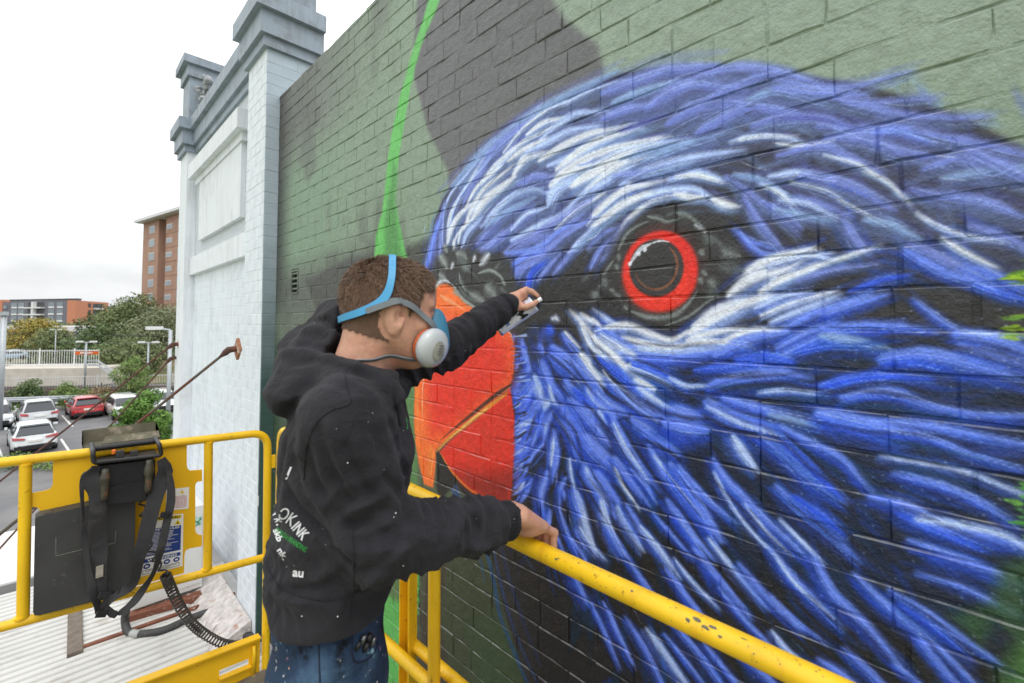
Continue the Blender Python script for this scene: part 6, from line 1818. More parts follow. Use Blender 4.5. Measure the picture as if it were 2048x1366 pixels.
FOLDS = [(-7, [(858, 972), (886, 1000), (900, 1040), (884, 1084)]), (6, [(872, 968), (902, 998), (918, 1040), (904, 1090)]), (-7, [(915, 985), (936, 1012), (948, 1058), (936, 1100)]), (6, [(932, 984), (954, 1012), (966, 1056), (956, 1098)]),
    (-7, [(966, 996), (980, 1030), (975, 1080)]), (6, [(982, 1000), (994, 1036), (990, 1078)]), (-6, [(770, 955), (804, 998), (818, 1044)]), (6, [(790, 950), (824, 990), (840, 1040)]), (-5, [(690, 895), (722, 958), (764, 1015)]), (5, [(712, 890), (744, 950), (790, 1010)]),
    (-5, [(640, 862), (662, 930), (704, 1005)]), (5, [(660, 858), (684, 925), (724, 995)]), (-6, [(614, 900), (643, 982), (705, 1057)]), (5, [(600, 905), (628, 990), (690, 1070)]), (-6, [(573, 968), (597, 1012), (645, 1060), (708, 1132)]), (5, [(590, 960), (612, 1004), (660, 1052), (720, 1118)]),
    (-5, [(704, 1128), (640, 1172), (562, 1180)]), (5, [(704, 1110), (640, 1154), (562, 1162)]), (-6, [(722, 1140), (764, 1128), (800, 1090)]), (5, [(724, 1160), (770, 1146), (802, 1110)]), (-5, [(572, 880), (560, 950), (550, 1020)]), (5, [(586, 880), (574, 950), (566, 1020)]),
    (-8, [(596, 652), (640, 640), (684, 664)]), (7, [(590, 668), (640, 658), (690, 684)]), (-8, [(568, 692), (614, 690), (660, 704), (700, 716)]), (7, [(566, 706), (614, 706), (664, 722), (708, 734)]), (-7, [(590, 728), (640, 722), (692, 738), (742, 752)]), (-6, [(560, 670), (590, 640), (640, 618)]), (6, [(566, 684), (600, 652), (650, 632)]),
    (-6, [(880, 660), (896, 684), (900, 712)]), (5, [(896, 654), (912, 680), (914, 708)]), (-6, [(938, 632), (954, 656), (956, 684)]), (5, [(954, 626), (970, 650), (970, 676)]), (-5, [(986, 612), (998, 634), (996, 660)]), (-5, [(838, 690), (852, 712), (850, 736)]), (-5, [(780, 840), (800, 900), (812, 950)]), (5, [(760, 845), (780, 905), (792, 950)]),
    (-5, [(740, 790), (752, 850), (760, 900)]), (-4, [(620, 770), (660, 764), (700, 780)]), (-5, [(760, 1060), (800, 1080), (850, 1092)]), (5, [(764, 1044), (806, 1064), (852, 1076)])]
def traced_folds(P, D, ax, tree):
    for h, px in FOLDS:
        pts = [onto(a, b, 0.0, tree) for a, b in spline(px, 9)]; pts = [np.array(p, np.float32) for p in pts if p is not None]
        if len(pts) < 3: continue
        w = .0095 if h < 0 else .013; Q = np.array(pts); lo = Q.min(0) - w * 2.6; hi = Q.max(0) + w * 2.6
        sl = tuple(slice(int(np.searchsorted(ax[k], lo[k])), int(np.searchsorted(ax[k], hi[k]))) for k in range(3))
        sub = [A[sl] for A in P]; e = None
        for p, q in zip(pts, pts[1:]):
            if np.linalg.norm(q - p) > .06 or np.linalg.norm(q - p) < 1e-4: continue
            c = rcone(sub, p, q, 0., 0.); e = c if e is None else np.minimum(e, c)
        if e is not None: D[sl] -= h * .001 * 1.5 * np.exp(-(e / w) ** 2)
    return D
def fabric(name, col, bscale, fold=0.0):
    m = mat(name, lin(col), .95, var=.22, vscale=9, bump=.35, bscale=bscale, bdist=.0014, spec=.1, sheen=.06, bump2=(34, .010))
    return m
M_HOOD = fabric('black_fleece', (42, 41, 45), 300)
def onto(px, py, lift=.001, tree=None):
    d = Vector(ray(px, py)).normalized(); h = (tree or HB).ray_cast(Vector((0, 0, 0)), d)
    return None if h[0] is None else h[0] - d * lift
def tree_of(V, Fq): return BVHTree.FromPolygons([Vector(v) for v in V], [tuple(int(i) for i in q) for q in Fq])
_lo, _hi = np.array([.16, .60, -.66]), np.array([1.06, 1.27, .10])
_P, _ax = grid(_lo, _hi, .011); _t0 = tree_of(*surface_nets(hoodie_sdf(_P), _lo, .011))
def hoodie_final(P):
    ax = [P[0][:, 0, 0], P[1][0, :, 0], P[2][0, 0, :]]
    return traced_folds(P, hoodie_sdf(P), ax, _t0)
hood, HV, HFq = skin_sdf('hoodie', hoodie_final, _lo, _hi, .0046, M_HOOD, person, PB, relax=1)
hood['label'] = 'black hooded sweatshirt with white and green lettering on the back'
print('hoodie', len(HV))
HB = tree_of(HV, HFq)
# ribbed cuffs and hem, seams, cords
M_RIB = fabric('black_rib', (36, 35, 39), 500)
def band(A, B, r, t0, t1, name):
    A, B = Vector(A), Vector(B); d = (B - A); bm = bmesh.new(); u, v = frame_at(d); rings = []
    for t in np.linspace(t0, t1, 6):
        c = A + d * t; rings.append([bm.verts.new(c + (u * math.cos(a) + v * math.sin(a)) * (r + .0014 * math.cos(a * 36))) for a in np.linspace(0, 2 * math.pi, 108, endpoint=False)])
    rings.append([bm.verts.new(A + d * t1 + (u * math.cos(a) + v * math.sin(a)) * (r - .006)) for a in np.linspace(0, 2 * math.pi, 108, endpoint=False)])
    for p, q in zip(rings, rings[1:]):
        for i in range(108): bm.faces.new((p[i], p[(i + 1) % 108], q[(i + 1) % 108], q[i]))
    return obj(name, bm, M_RIB, hood, smooth=True)
band(R_E, CUF_R, .0412, .84, 1.02, 'cuff'); band(L_E, CUF_L, .0375, .86, 1.02, 'cuff')
def seam(pxs, name='seam', r=.0016, m=None, n=40, lift=.0005):
    q = [onto(a, b, lift) for a, b in spline(pxs, n)]; q = [p for p in q if p is not None]
    out = [q[0]]
    for p in q[1:]:
        if (p - out[-1]).length < .05: out.append(p)
    if len(out) > 3:
        bm = bmesh.new(); tube(bm, out, r, 6); return obj(name, bm, m or M_RIB, hood, smooth=True)
seam([(688, 742), (694, 775), (700, 806), (660, 822), (630, 850), (612, 900), (608, 960)])
seam([(704, 1060), (708, 1120), (706, 1180), (700, 1240)])
seam([(530, 1130), (570, 1180), (660, 1200), (760, 1165)], r=.002)
# printed lettering on the back and chest
M_PW = mat('white_print', lin((214, 214, 216)), .8, bump=0, var=.05); M_PG = mat('green_print', lin((52, 160, 70)), .8, bump=0, var=.05)
def print_on(s, cx, cy, hgt, wid, ang, m, bold=0.0, shear=0.0):
    bm = text_bm(s, 1.0, bold); bmesh.ops.triangulate(bm, faces=bm.faces[:]); bmesh.ops.subdivide_edges(bm, edges=bm.edges[:], cuts=1)
    xs = [v.co.x for v in bm.verts]; ys = [v.co.y for v in bm.verts]; w = max(xs) - min(xs); h = max(ys) - min(ys); mx, my = (max(xs) + min(xs)) / 2, (max(ys) + min(ys)) / 2
    ca, sa = math.cos(ang), math.sin(ang); bad = []
    for v in bm.verts:
        a = (v.co.x - mx) / w * wid; b = -(v.co.y - my) / h * hgt + shear * a
        p = onto(cx + a * ca - b * sa, cy + a * sa + b * ca, .0012)
        if p is None: bad.append(v)
        else: v.co = p
    bmesh.ops.delete(bm, geom=bad, context='VERTS')
    big = [f for f in bm.faces if max(e.calc_length() for e in f.edges) > .03]
    bmesh.ops.delete(bm, geom=big, context='FACES')
    if len(bm.verts): return obj('lettering', bm, m, hood)
print_on('OK', 575, 1033, 26, 36, .62, M_PW); print_on('INK', 601, 1062, 22, 34, .85, M_PW, .02)
print_on('DESIGN·BRANDING', 582, 1080, 11, 74, .60, M_PG)
print_on('ww.', 553, 1034, 13, 34, 1.22, M_PW, .03); print_on('skb', 556, 1070, 13, 26, 1.2, M_PW, .03); print_on('nk.', 565, 1108, 13, 24, 1.0, M_PW, .03); print_on('au', 596, 1148, 13, 22, .12, M_PW, .03)
print_on('/', 577, 946, 26, 9, .2, M_PW, .05)
print_on('N', 814, 838, 40, 12, .2, M_PG, .03); print_on('I', 822, 830, 50, 4, .1, M_PW); print_on('\\', 806, 815, 34, 8, 0, M_PW)
# paint specks
bm = bmesh.new(); r = random.Random(12)
for k in range(34):
    x, y = r.uniform(560, 1040), r.uniform(640, 1240); p = onto(x, y, .0012)
    if p is None: continue
    n = Vector(ray(x, y)).normalized(); u, v = frame_at(n); s = r.choice([.0005, .0006, .0008, .0012])
    bm.faces.new([bm.verts.new(p + (u * math.cos(t) + v * math.sin(t)) * s) for t in np.linspace(0, 6.28, 6, endpoint=False)])
tag(obj('paint_specks', bm, M_PW, hood), kind='stuff')
for a in (((800, 760), (796, 830), (806, 900), (820, 950), (838, 985)), ((790, 765), (792, 800), (800, 850))):
    seam(list(a), 'drawcord', .0032, M_RIB, 30, .004)

# ------------------------------------------------------------------ jeans and boots
def jeans_sdf(P):
    d = None
    z = P[2]
    c = HP
    f = (P[0] - c[0]) * FC[0] + (P[1] - c[1]) * FC[1]; s = (P[0] - c[0]) * SD[0] + (P[1] - c[1]) * SD[1]
    rf = np.interp(z, [-1.0, -.82, -.68, -.52], [.095, .122, .116, .100]).astype(np.float32); rs = np.interp(z, [-1.0, -.82, -.68, -.52], [.14, .168, .156, .138]).astype(np.float32)
    hip = (np.sqrt((f / rf) ** 2 + (s / rs) ** 2) - 1) * np.minimum(rf, rs) * .9
    hip = smax(smax(hip, z + .53, .01), -.93 - z, .03); d = hip
    for sg in (-1, 1):
        t0 = HP + SD * sg * .088 + np.array([0, 0, -.16]); k = HP + SD * sg * .095 - UPV * .46 + FC * .03; a = HP + SD * sg * .105 + np.array([0, 0, BFZ + .045 - HP[2]])
        leg = rcone(P, t0, k, .098, .074); leg = smin(leg, rcone(P, k, a, .074, .066), .03)
        leg = leg - arm_wrinkle(P, t0, a, .16, .008, 60 + sg, .25)
        d = smin(d, leg, .022)
    w = sines(P, 71, 20, 4)
    d = d - .004 * np.sin(z * 40 + s * 24 + 2.5 * w)
    return smax(d, (BFZ + .02) - z, .01)
def denim():
    m = mat('painted_denim', lin((44, 62, 86)), .85, var=.4, vscale=7, bump=.4, bscale=500, bdist=.001, bump2=(26, .012), spec=.2, dirt=lin((78, 104, 128)), dscale=7, dlo=.52, dhi=.72)
    N = m.node_tree.nodes; L = m.node_tree.links; b = N['Principled BSDF']; src = b.inputs['Base Color'].links[0].from_socket
    tc = N.new('ShaderNodeTexCoord')
    for sc_, lo, hi, colr, seed in ((15, .635, .66, lin((196, 130, 156)), 1.7), (13, .635, .66, lin((150, 196, 210)), 5.3), (40, .635, .65, lin((206, 204, 200)), 9.1), (9, .56, .64, lin((22, 24, 30)), 3.3)):
        mp = N.new('ShaderNodeMapping'); mp.inputs['Location'].default_value = (seed, seed * 2, seed); L.new(tc.outputs['Object'], mp.inputs['Vector'])
        n = N.new('ShaderNodeTexNoise'); n.inputs['Scale'].default_value = sc_; n.inputs['Detail'].default_value = 9; n.inputs['Roughness'].default_value = .72; L.new(mp.outputs['Vector'], n.inputs['Vector'])
        mr = N.new('ShaderNodeMapRange'); mr.inputs['From Min'].default_value = lo; mr.inputs['From Max'].default_value = hi; L.new(n.outputs['Fac'], mr.inputs['Value'])
        mx = N.new('ShaderNodeMixRGB'); mx.inputs['Color2'].default_value = (*colr, 1); L.new(mr.outputs['Result'], mx.inputs['Fac']); L.new(src, mx.inputs['Color1']); src = mx.outputs['Color']
    L.new(src, b.inputs['Base Color']); return m
jeans, JV, JF = skin_sdf('jeans', jeans_sdf, np.array([.18, .72, BFZ - .01]), np.array([.72, 1.30, -.50]), .007, denim(), person, PB, relax=1)
jeans['label'] = 'dark blue jeans spattered with paint'
JB = BVHTree.FromPolygons([Vector(v) for v in JV], [tuple(int(i) for i in q) for q in JF])
def jseam(pxs, r=.0014, m=None, lift=.0004):
    q = [onto(a, b, lift, JB) for a, b in spline(pxs, 40)]; q = [p for p in q if p is not None]
    out = [q[0]] if q else []
    for p in q[1:]:
        if (p - out[-1]).length < .05: out.append(p)
    if len(out) > 3:
        bm = bmesh.new(); tube(bm, out, r, 6); obj('seam', bm, m or M_DSEAM, jeans, smooth=True)
M_DSEAM = mat('denim_seam', lin((24, 34, 52)), .85, bump=.2)
jseam([(636, 1255), (638, 1310), (640, 1366)]); jseam([(705, 1262), (704, 1310), (716, 1325), (745, 1310), (756, 1280)], .002); jseam([(540, 1225), (580, 1258), (640, 1266)], .002)
# tools showing in the hip pocket
pk = [onto(a, b, .004, JB) for a, b in ((712, 1300), (722, 1290), (734, 1284), (742, 1294), (728, 1302))]
for i, p in enumerate(pk):
    if p is None: continue
    bm = bmesh.new(); tube(bm, [p, p + Vector((.006, -.004, .014 + .004 * (i % 2)))], .004 + .001 * (i % 3), 8); obj('pocket_tool', bm, mat('pocket_metal', lin((120, 122, 124)), .35, metal=.8, var=.2, bump=0) if i % 2 else M_BLK2, jeans, smooth=True)
for sg in (-1, 1):
    a = HP + SD * sg * .105 + np.array([0, 0, BFZ - HP[2]])
    def boot(P, a=a): 
        d = rcone(P, a + UPV * .13 - FC * .01, a + UPV * .06 - FC * .01, .056, .052); d = smin(d, rcone(P, a + UPV * .045 - FC * .02, a + UPV * .04 + FC * .15, .046, .040), .03)
        return smax(d, a[2] + .001 - P[2], .006)
    skin_sdf('boot', boot, a - np.array([.12, .2, .01]), a + np.array([.24, .14, .22]), .008, mat('work_boot', lin((70, 56, 44)), .7, var=.2, bump=.3), person, PB)

# ------------------------------------------------------------------ hair
P, ax = grid(HC - .16, HC + .16, .004)
hvV, hvF = surface_nets(head_sdf(P), HC - .16, .004)
hl = np.stack([(hvV - HC) @ A for A in (HF, HS, HU)], 1)
tri = hl[hvF].mean(1); e1 = hvV[hvF[:, 2]] - hvV[hvF[:, 0]]; e2 = hvV[hvF[:, 3]] - hvV[hvF[:, 1]]
nn = np.cross(e1, e2); ar = np.linalg.norm(nn, axis=1); nn = nn / (ar[:, None] + 1e-12)
ctr = hvV[hvF].mean(1); sgn = np.sign(((ctr - HC) * nn).sum(1)); nn = nn * sgn[:, None]
f_, s_, u_ = tri[:, 0], tri[:, 1], tri[:, 2]
ear = (np.hypot(f_ + .004, (u_ + .012) * .72) < .031) & (np.abs(s_) > .058)
hmask = ((u_ > .052 + .0 * f_) & (f_ < .076 + (u_ - .052) * .10)) | ((u_ > -.004 + f_ * .35) & (f_ < .048)) | ((f_ < -.002) & (u_ > -.060 - f_ * .22) & (f_ < -.010)) | ((np.abs(s_) > .05) & (f_ > .006) & (f_ < .030) & (u_ > -.004))
hmask &= ~ear & (u_ > -.092)
hair_r = np.random.default_rng(5)
def hair_mesh(count, lmin, lmax, wmul, name, m, seed):
    r = np.random.default_rng(seed); pr = ar * hmask; pick = r.choice(len(pr), count, p=pr / pr.sum())
    quad = hvV[hvF[pick]]; wts = r.dirichlet(np.ones(4), count); b = (quad * wts[..., None]).sum(1); n = nn[pick]; L3 = tri[pick]
    ln = lmin + (lmax - lmin) * np.clip((L3[:, 2] + .02) / .12, 0, 1); ln = ln * r.uniform(.6, 1.15, count)
    crown = np.array([-.06, 0, .12]); fl = L3 - crown; fl = fl @ np.stack([HF, HS, HU]); fl -= n * (fl * n).sum(1)[:, None]; fl /= np.linalg.norm(fl, axis=1)[:, None] + 1e-9
    clump = np.sin(L3 @ np.array([210., 130., 170.])) * .35 + np.sin(L3 @ np.array([-150., 240., 90.])) * .35
    side = np.cross(n, fl); d0 = n * .75 + fl * .55 + side * clump[:, None] + r.normal(0, .22, (count, 3)); d0 /= np.linalg.norm(d0, axis=1)[:, None]
    d1 = d0 * .45 + fl * .8 + r.normal(0, .12, (count, 3)); d1 /= np.linalg.norm(d1, axis=1)[:, None]
    p0 = b - n * .001; p1 = p0 + d0 * (ln * .5)[:, None]; p2 = p1 + d1 * (ln * .5)[:, None]
    sd = np.cross(d0, r.normal(size=(count, 3))); sd /= np.linalg.norm(sd, axis=1)[:, None]; w = (.00055 * wmul * r.uniform(.7, 1.3, count))[:, None]
    V = np.stack([p0 - sd * w, p0 + sd * w, p1 - sd * w * .8, p1 + sd * w * .8, p2 - sd * w * .15, p2 + sd * w * .15], 1).reshape(-1, 3)
    i = np.arange(count)[:, None] * 6; Fq = np.concatenate([i + np.array([[0, 1, 3, 2]]), i + np.array([[2, 3, 5, 4]])])
    me = mesh_from(name, V - np.array(PB), Fq); o = link(name, me, m, person); return o
def hair_mat():
    m = mat('brown_hair', lin((108, 86, 70)), .5, var=.45, vscale=90, bump=0, spec=.35, dirt=lin((158, 134, 114)), dscale=260, dlo=.5, dhi=.7); return m
# scalp layer under the strands
M_SCALP = mat('scalp_shade', lin((96, 72, 58)), .8, var=.2, vscale=60, bump=.4, bscale=300, bdist=.002)
sel = hvF[hmask]; used, inv = np.unique(sel, return_inverse=True)
vn = np.zeros_like(hvV); np.add.at(vn, hvF.ravel(), np.repeat(nn, 4, 0)); vn /= np.linalg.norm(vn, axis=1)[:, None] + 1e-9
sc = link('hair', mesh_from('hair', hvV[used] + vn[used] * .0022 - np.array(PB), inv.reshape(-1, 4)), M_SCALP, person)
sc['label'] = 'short brown cropped hair'
tag(hair_mesh(26000, .0065, .017, 1.0, 'hair_strands', hair_mat(), 4), kind='stuff')
# stubble-free ear and neck stay bare skin

# ------------------------------------------------------------------ respirator
resp = bpy.data.objects.new('respirator', None); COL.objects.link(resp); resp.parent = person; resp.empty_display_size = .05
resp['label'] = 'half-face respirator with round grey filter and blue head harness'
M_TEAL = mat('teal_silicone', lin((62, 122, 150)), .45, var=.06, bump=.1); M_BLUEP = mat('blue_harness_plastic', lin((70, 150, 196)), .42, var=.06, bump=.05)
M_GREYE = mat('grey_elastic', lin((112, 118, 122)), .8, var=.1, bump=.3, bscale=500, bdist=.0006); M_FILT = mat('clear_grey_filter_cover', lin((186, 190, 192)), .28, var=.04, bump=.05, spec=.5, coat=.3)
M_FILT2 = mat('filter_vent', lin((150, 150, 138)), .6, var=.15, vscale=60, bump=.3); M_ORNG = mat('orange_label_band', lin((186, 92, 52)), .55, var=.1, bump=.05)
def mask_sdf(P):
    L = hloc(P); I3 = ((1, 0, 0), (0, 1, 0), (0, 0, 1))
    d = ellipsoid(L, (.088, 0, -.055), I3, (.048, .050, .056)); d = smin(d, ellipsoid(L, (.098, 0, -.012), I3, (.026, .022, .036)), .02)
    return d
skin_sdf('face_piece', mask_sdf, HC - .16, HC + .18, .004, M_TEAL, resp, PB)
for sg in (-1, 1):
    axv = HS * sg * .86 + HF * .48 - HU * .12; axv /= np.linalg.norm(axv)
    o = hw(.066, sg * .046, -.060)
    bm = bmesh.new(); lathe(bm, [(.026, 0), (.034, .006), (.036, .010), (.036, .013)], o, axv, 32); obj('filter_seat', bm, M_BLK, resp, smooth=True, auto=40)
    bm = bmesh.new(); lathe(bm, [(.0372, .012), (.0384, .013), (.0384, .021), (.0372, .022)], o, axv, 36); obj('filter_band', bm, M_ORNG, resp, smooth=True, auto=40)
    bm = bmesh.new(); lathe(bm, [(.037, .022), (.0405, .024), (.0415, .030), (.0405, .036), (.034, .043), (.024, .0475), (.012, .0495), (.0005, .050)], o, axv, 40); cv = obj('filter_cover', bm, M_FILT, resp, smooth=True, auto=60)
    bm = bmesh.new(); lathe(bm, [(.015, .0475), (.0155, .0505), (.013, .0515), (.0005, .0515)], o, axv, 28)
    bmesh.ops.scale(bm, verts=bm.verts, vec=(1, 1, 1.35), space=Matrix.Translation(-Vector(o))); obj('vent_disc', bm, M_FILT2, cv, smooth=True, auto=50)
    u, v = frame_at(Vector(axv))
    for k in range(4):
        c = Vector(o) + Vector(axv) * .0525 + Vector(HU) * (.009 - k * .006); bm = bmesh.new(); tube(bm, [c - Vector(HF) * .008, c + Vector(HF) * .008], .0012, 6); obj('vent_rib', bm, mat('vent_rib_dark', lin((92, 92, 86)), .6, bump=0), cv)
HEADB = BVHTree.FromPolygons([Vector(v) for v in hvV], [tuple(int(i) for i in q) for q in hvF])
def wrap(pts, lift, n):
    """points in head axes, pushed onto the skull"""
    out = []
    for p in spline(pts, n):
        d = Vector(HF * p[0] + HS * p[1] + HU * p[2]); c = Vector(hw(0, 0, 0)); dn = d.normalized()
        h = HEADB.ray_cast(c + dn * .3, -dn); out.append((h[0] if h[0] is not None else c + d) + dn * lift)
    return out
def strap_on(pts, w, lift, m, name, n=40, th=.0025):
    P = wrap(pts, lift, n); ws = []
    for i in range(n):
        t = (P[min(i + 1, n - 1)] - P[max(i - 1, 0)]).normalized(); nrm = (P[i] - Vector(HC)).normalized(); ws.append(t.cross(nrm))
    ww = w if not isinstance(w, (list, tuple)) else list(np.interp(np.linspace(0, 1, n), np.linspace(0, 1, len(w)), w))
    bm = bmesh.new(); ribbon(bm, P, ws, ww, th); return obj(name, bm, m, resp, smooth=True, auto=50)
strap_on([(-.005, .06, .10), (-.012, .0, .13), (-.016, -.045, .105), (-.018, -.072, .055), (-.030, -.075, .020), (-.062, -.060, -.004), (-.095, -.02, -.020), (-.085, .04, -.022)], [.016, .015, .014, .014, .019, .015, .013, .013], .009, M_BLUEP, 'head_cradle', 60, .003)
strap_on([(-.050, -.065, -.002), (-.028, -.075, .010), (.004, -.076, .022)], .012, .014, M_GREYE, 'rear_elastic', 24)
strap_on([(-.020, -.076, .018), (.010, -.074, .020), (.040, -.065, .006), (.066, -.050, -.020), (.085, -.042, -.045)], [.013, .013, .012, .013, .014], .010, M_GREYE, 'upper_elastic', 36)
strap_on([(-.085, -.010, -.092), (-.060, -.050, -.088), (-.020, -.058, -.092), (.030, -.055, -.085), (.070, -.045, -.075)], .010, .006, M_GREYE, 'lower_elastic', 36)

# ------------------------------------------------------------------ spray can
can = thing('spray_can', 'pale grey-blue spray paint can held against the wall by the painter', 'spray can', Vector(CAN_B))
M_CAN = mat('can_print', lin((196, 206, 224)), .32, metal=.1, var=.10, vscale=30, bump=0, spec=.5, dirt=lin((232, 234, 238)), dscale=14, dlo=.48, dhi=.6); M_TIN = mat('tin_plate', lin((150, 150, 150)), .3, metal=.9, var=.1, bump=0)
bm = bmesh.new(); lathe(bm, [(.0225, 0), (.0262, .002), (.0262, .006), (.0255, .007), (.0255, .130), (.0262, .131), (.0262, .134), (.0245, .138)], CAN_B, CD, 36); obj('body', bm, M_CAN, can, smooth=True, auto=35)
bm = bmesh.new(); lathe(bm, [(.0248, .1345), (.022, .143), (.016, .149), (.0155, .1505), (.012, .152)], CAN_B, CD, 32); obj('shoulder_cone', bm, M_BLK2, can, smooth=True, auto=35)
bm = bmesh.new(); lathe(bm, [(.0266, -.0005), (.0272, .001), (.0272, .005), (.0265, .0062)], CAN_B, CD, 36); obj('base_rim', bm, M_TIN, can, smooth=True, auto=35)
bm = bmesh.new(); lathe(bm, [(.0072, .150), (.0072, .163), (.006, .1655)], CAN_B, CD, 20); obj('nozzle', bm, M_INKW, can, smooth=True, auto=35)
def can_patch(a0, a1, h0, h1, m, k=.0004, n=10, jag=0.0):
    bm = bmesh.new(); u, v = Vector(CAM_S), Vector(CUP); r = random.Random(int(h0 * 1e4)); rows = []
    for i in range(n + 1):
        a = a0 + (a1 - a0) * i / n; row = []
        for h in (h0 + r.uniform(-jag, jag), h1 + r.uniform(-jag, jag)): row.append(bm.verts.new(Vector(CAN_B) + Vector(CD) * h + (u * math.cos(a) + v * math.sin(a)) * (.0255 + k)))
        rows.append(row)
    for p, q in zip(rows, rows[1:]): bm.faces.new((p[0], q[0], q[1], p[1]))
    return bm
obj('brand_block', can_patch(-.9, .5, .078, .098, M_INKK, jag=.008), M_INKK, can); obj('blue_script', can_patch(-.5, .3, .030, .044, M_INKB, jag=.004), mat('print_sky', lin((110, 150, 200)), .4, bump=0), can); obj('red_mark', can_patch(.1, .8, .108, .116, M_INKR, jag=.003), mat('print_crimson', lin((186, 70, 90)), .4, bump=0), can)
# ------------------------------------------------------------------ car park
M_ASPH = mat('asphalt', lin((104, 104, 106)), .9, var=.12, vscale=.6, bump=.4, bscale=30, bdist=.01, dirt=lin((122, 120, 118)), dscale=.35, dlo=.5, dhi=.7)
def sheet(name, pts, z, m, kind='structure'):
    bm = bmesh.new(); bm.faces.new([bm.verts.new((x, y, z)) for x, y in pts]); return tag(obj(name, bm, m), kind=kind)
def g(px, py, z=None):
    p = at_z(px, py, GZ if z is None else z); return (p.x, p.y)
# direction in which the bays run (away from the camera) and across them
BD = Vector((ray(-52, 646)[0], ray(-52, 646)[1], 0)).normalized(); BC = Vector((BD.y, -BD.x, 0))
K0 = Vector((*g(75, 822), GZ))                     # a point on the kerb line at the head of the bays
def bay(a, b, z=0.0): return K0 + BC * a + BD * b + Vector((0, 0, z))
sheet('car_park', [tuple(bay(a, b)[:2]) for a, b in ((-60, .3), (60, .3), (60, -60), (-60, -60))], GZ, M_ASPH)
M_LINE = mat('road_paint', lin((214, 214, 210)), .8, var=.1, vscale=3, bump=.1, dirt=lin((150, 150, 150)), dscale=5, dlo=.55, dhi=.75)
def bay_line(p0, p1, w=.11):
    p0, p1 = Vector((*p0, 0)), Vector((*p1, 0)); d = (p1 - p0).normalized(); n = Vector((-d.y, d.x, 0)) * w / 2; bm = bmesh.new()
    bm.faces.new([bm.verts.new(Vector((v.x, v.y, GZ + .006))) for v in (p0 - n, p1 - n, p1 + n, p0 + n)])
    return tag(obj('parking_line', bm, M_LINE), kind='structure')
for a, b in (((124, 831), (145, 853)), ((208, 824), (236, 844)), ((122, 878), (138, 902)), ((30, 835), (36, 848)), ((-4, 895), (4, 915)), ((290, 824), (330, 842))): bay_line(g(*a), g(*b))
kerb = obj('kerb', (lambda bm: (box(bm, (-60, 0, 0), (60, .35, .14)), bmesh.ops.transform(bm, verts=bm.verts, matrix=Matrix.Translation(bay(0, .3)) @ Matrix.Rotation(math.atan2(BC.y, BC.x), 4, 'Z')), bm)[2])(bmesh.new()), mat('kerb_concrete', lin((196, 194, 188)), .85, var=.1, vscale=2))
tag(kerb, kind='structure')
sheet('planting_bed', [tuple(bay(a, b)[:2]) for a, b in ((-60, .65), (60, .65), (60, 5.5), (-60, 5.5))], GZ + .10, mat('bed_soil', lin((104, 104, 74)), .95, var=.3, vscale=1.5, bump=.5, bscale=8, bdist=.05))
sheet('grass_verge', [tuple(bay(a, b)[:2]) for a, b in ((-60, -12), (-9.5, -12), (-4, -60), (-60, -60))], GZ + .012, mat('verge_green', lin((110, 128, 66)), .95, var=.3, vscale=1.2, bump=.5, bscale=12, bdist=.05))

# ------------------------------------------------------------------ leaves
def leaf_cloud(name, m, parent, blobs, count, size, seed, flat=.6):
    """small leaf faces spread through a set of ellipsoids (centre, radii)"""
    r = np.random.default_rng(seed); vol = np.array([b[1][0] * b[1][1] * b[1][2] for b in blobs]) ** (2 / 3); pk = r.choice(len(blobs), count, p=vol / vol.sum())
    d = r.normal(size=(count, 3)); d /= np.linalg.norm(d, axis=1)[:, None]; rad = r.uniform(.35, 1.0, count) ** .45
    C0 = np.array([b[0] for b in blobs], float)[pk]; R0 = np.array([b[1] for b in blobs], float)[pk]
    lump = 1 + .22 * np.sin(d @ np.array([5., 3., 4.]) + pk) + .15 * np.sin(d @ np.array([-7., 6., 9.]) + 2 * pk)
    p = C0 + d * R0 * (rad * lump)[:, None]
    n = d * .6 + r.normal(0, .6, (count, 3)) + np.array([0, 0, .35]); n /= np.linalg.norm(n, axis=1)[:, None]
    u = np.cross(n, r.normal(size=(count, 3))); u /= np.linalg.norm(u, axis=1)[:, None]; v = np.cross(n, u)
    s = (size * r.uniform(.55, 1.3, count))[:, None]
    V = np.stack([p - u * s, p - v * s * flat * .7, p + u * s, p + v * s * flat * .7], 1).reshape(-1, 3); Fq = np.arange(count * 4).reshape(-1, 4)
    o = parent; root = np.array(root_of(parent).location) if parent else 0
    return link(name, mesh_from(name, V - root, Fq), m, parent)
def leaf_mat(name, a, b):
    m = mat(name, lin(a), .65, var=.35, vscale=.9, bump=0, spec=.25, dirt=lin(b), dscale=1.1, dlo=.42, dhi=.62)
    bs = m.node_tree.nodes['Principled BSDF']; bs.inputs['Transmission Weight'].default_value = 0
    return m
LM = dict(olive=leaf_mat('leaf_olive', (104, 116, 76), (126, 134, 94)), dark=leaf_mat('leaf_dark', (82, 102, 64), (106, 120, 80)), bright=leaf_mat('leaf_bright', (78, 114, 46), (108, 140, 64)), gold=leaf_mat('leaf_gold', (168, 146, 72), (132, 134, 70)), grey=leaf_mat('leaf_grey', (128, 134, 104), (108, 118, 84)), shrub=leaf_mat('leaf_shrub', (98, 124, 66), (128, 146, 84)), rust=leaf_mat('leaf_rust', (146, 120, 92), (120, 122, 78)))  # foliage lightened as a whole: background haze put into the leaf colours
M_BARK = mat('bark', lin((92, 80, 68)), .9, var=.3, vscale=8, bump=.6, bscale=30, bdist=.02)
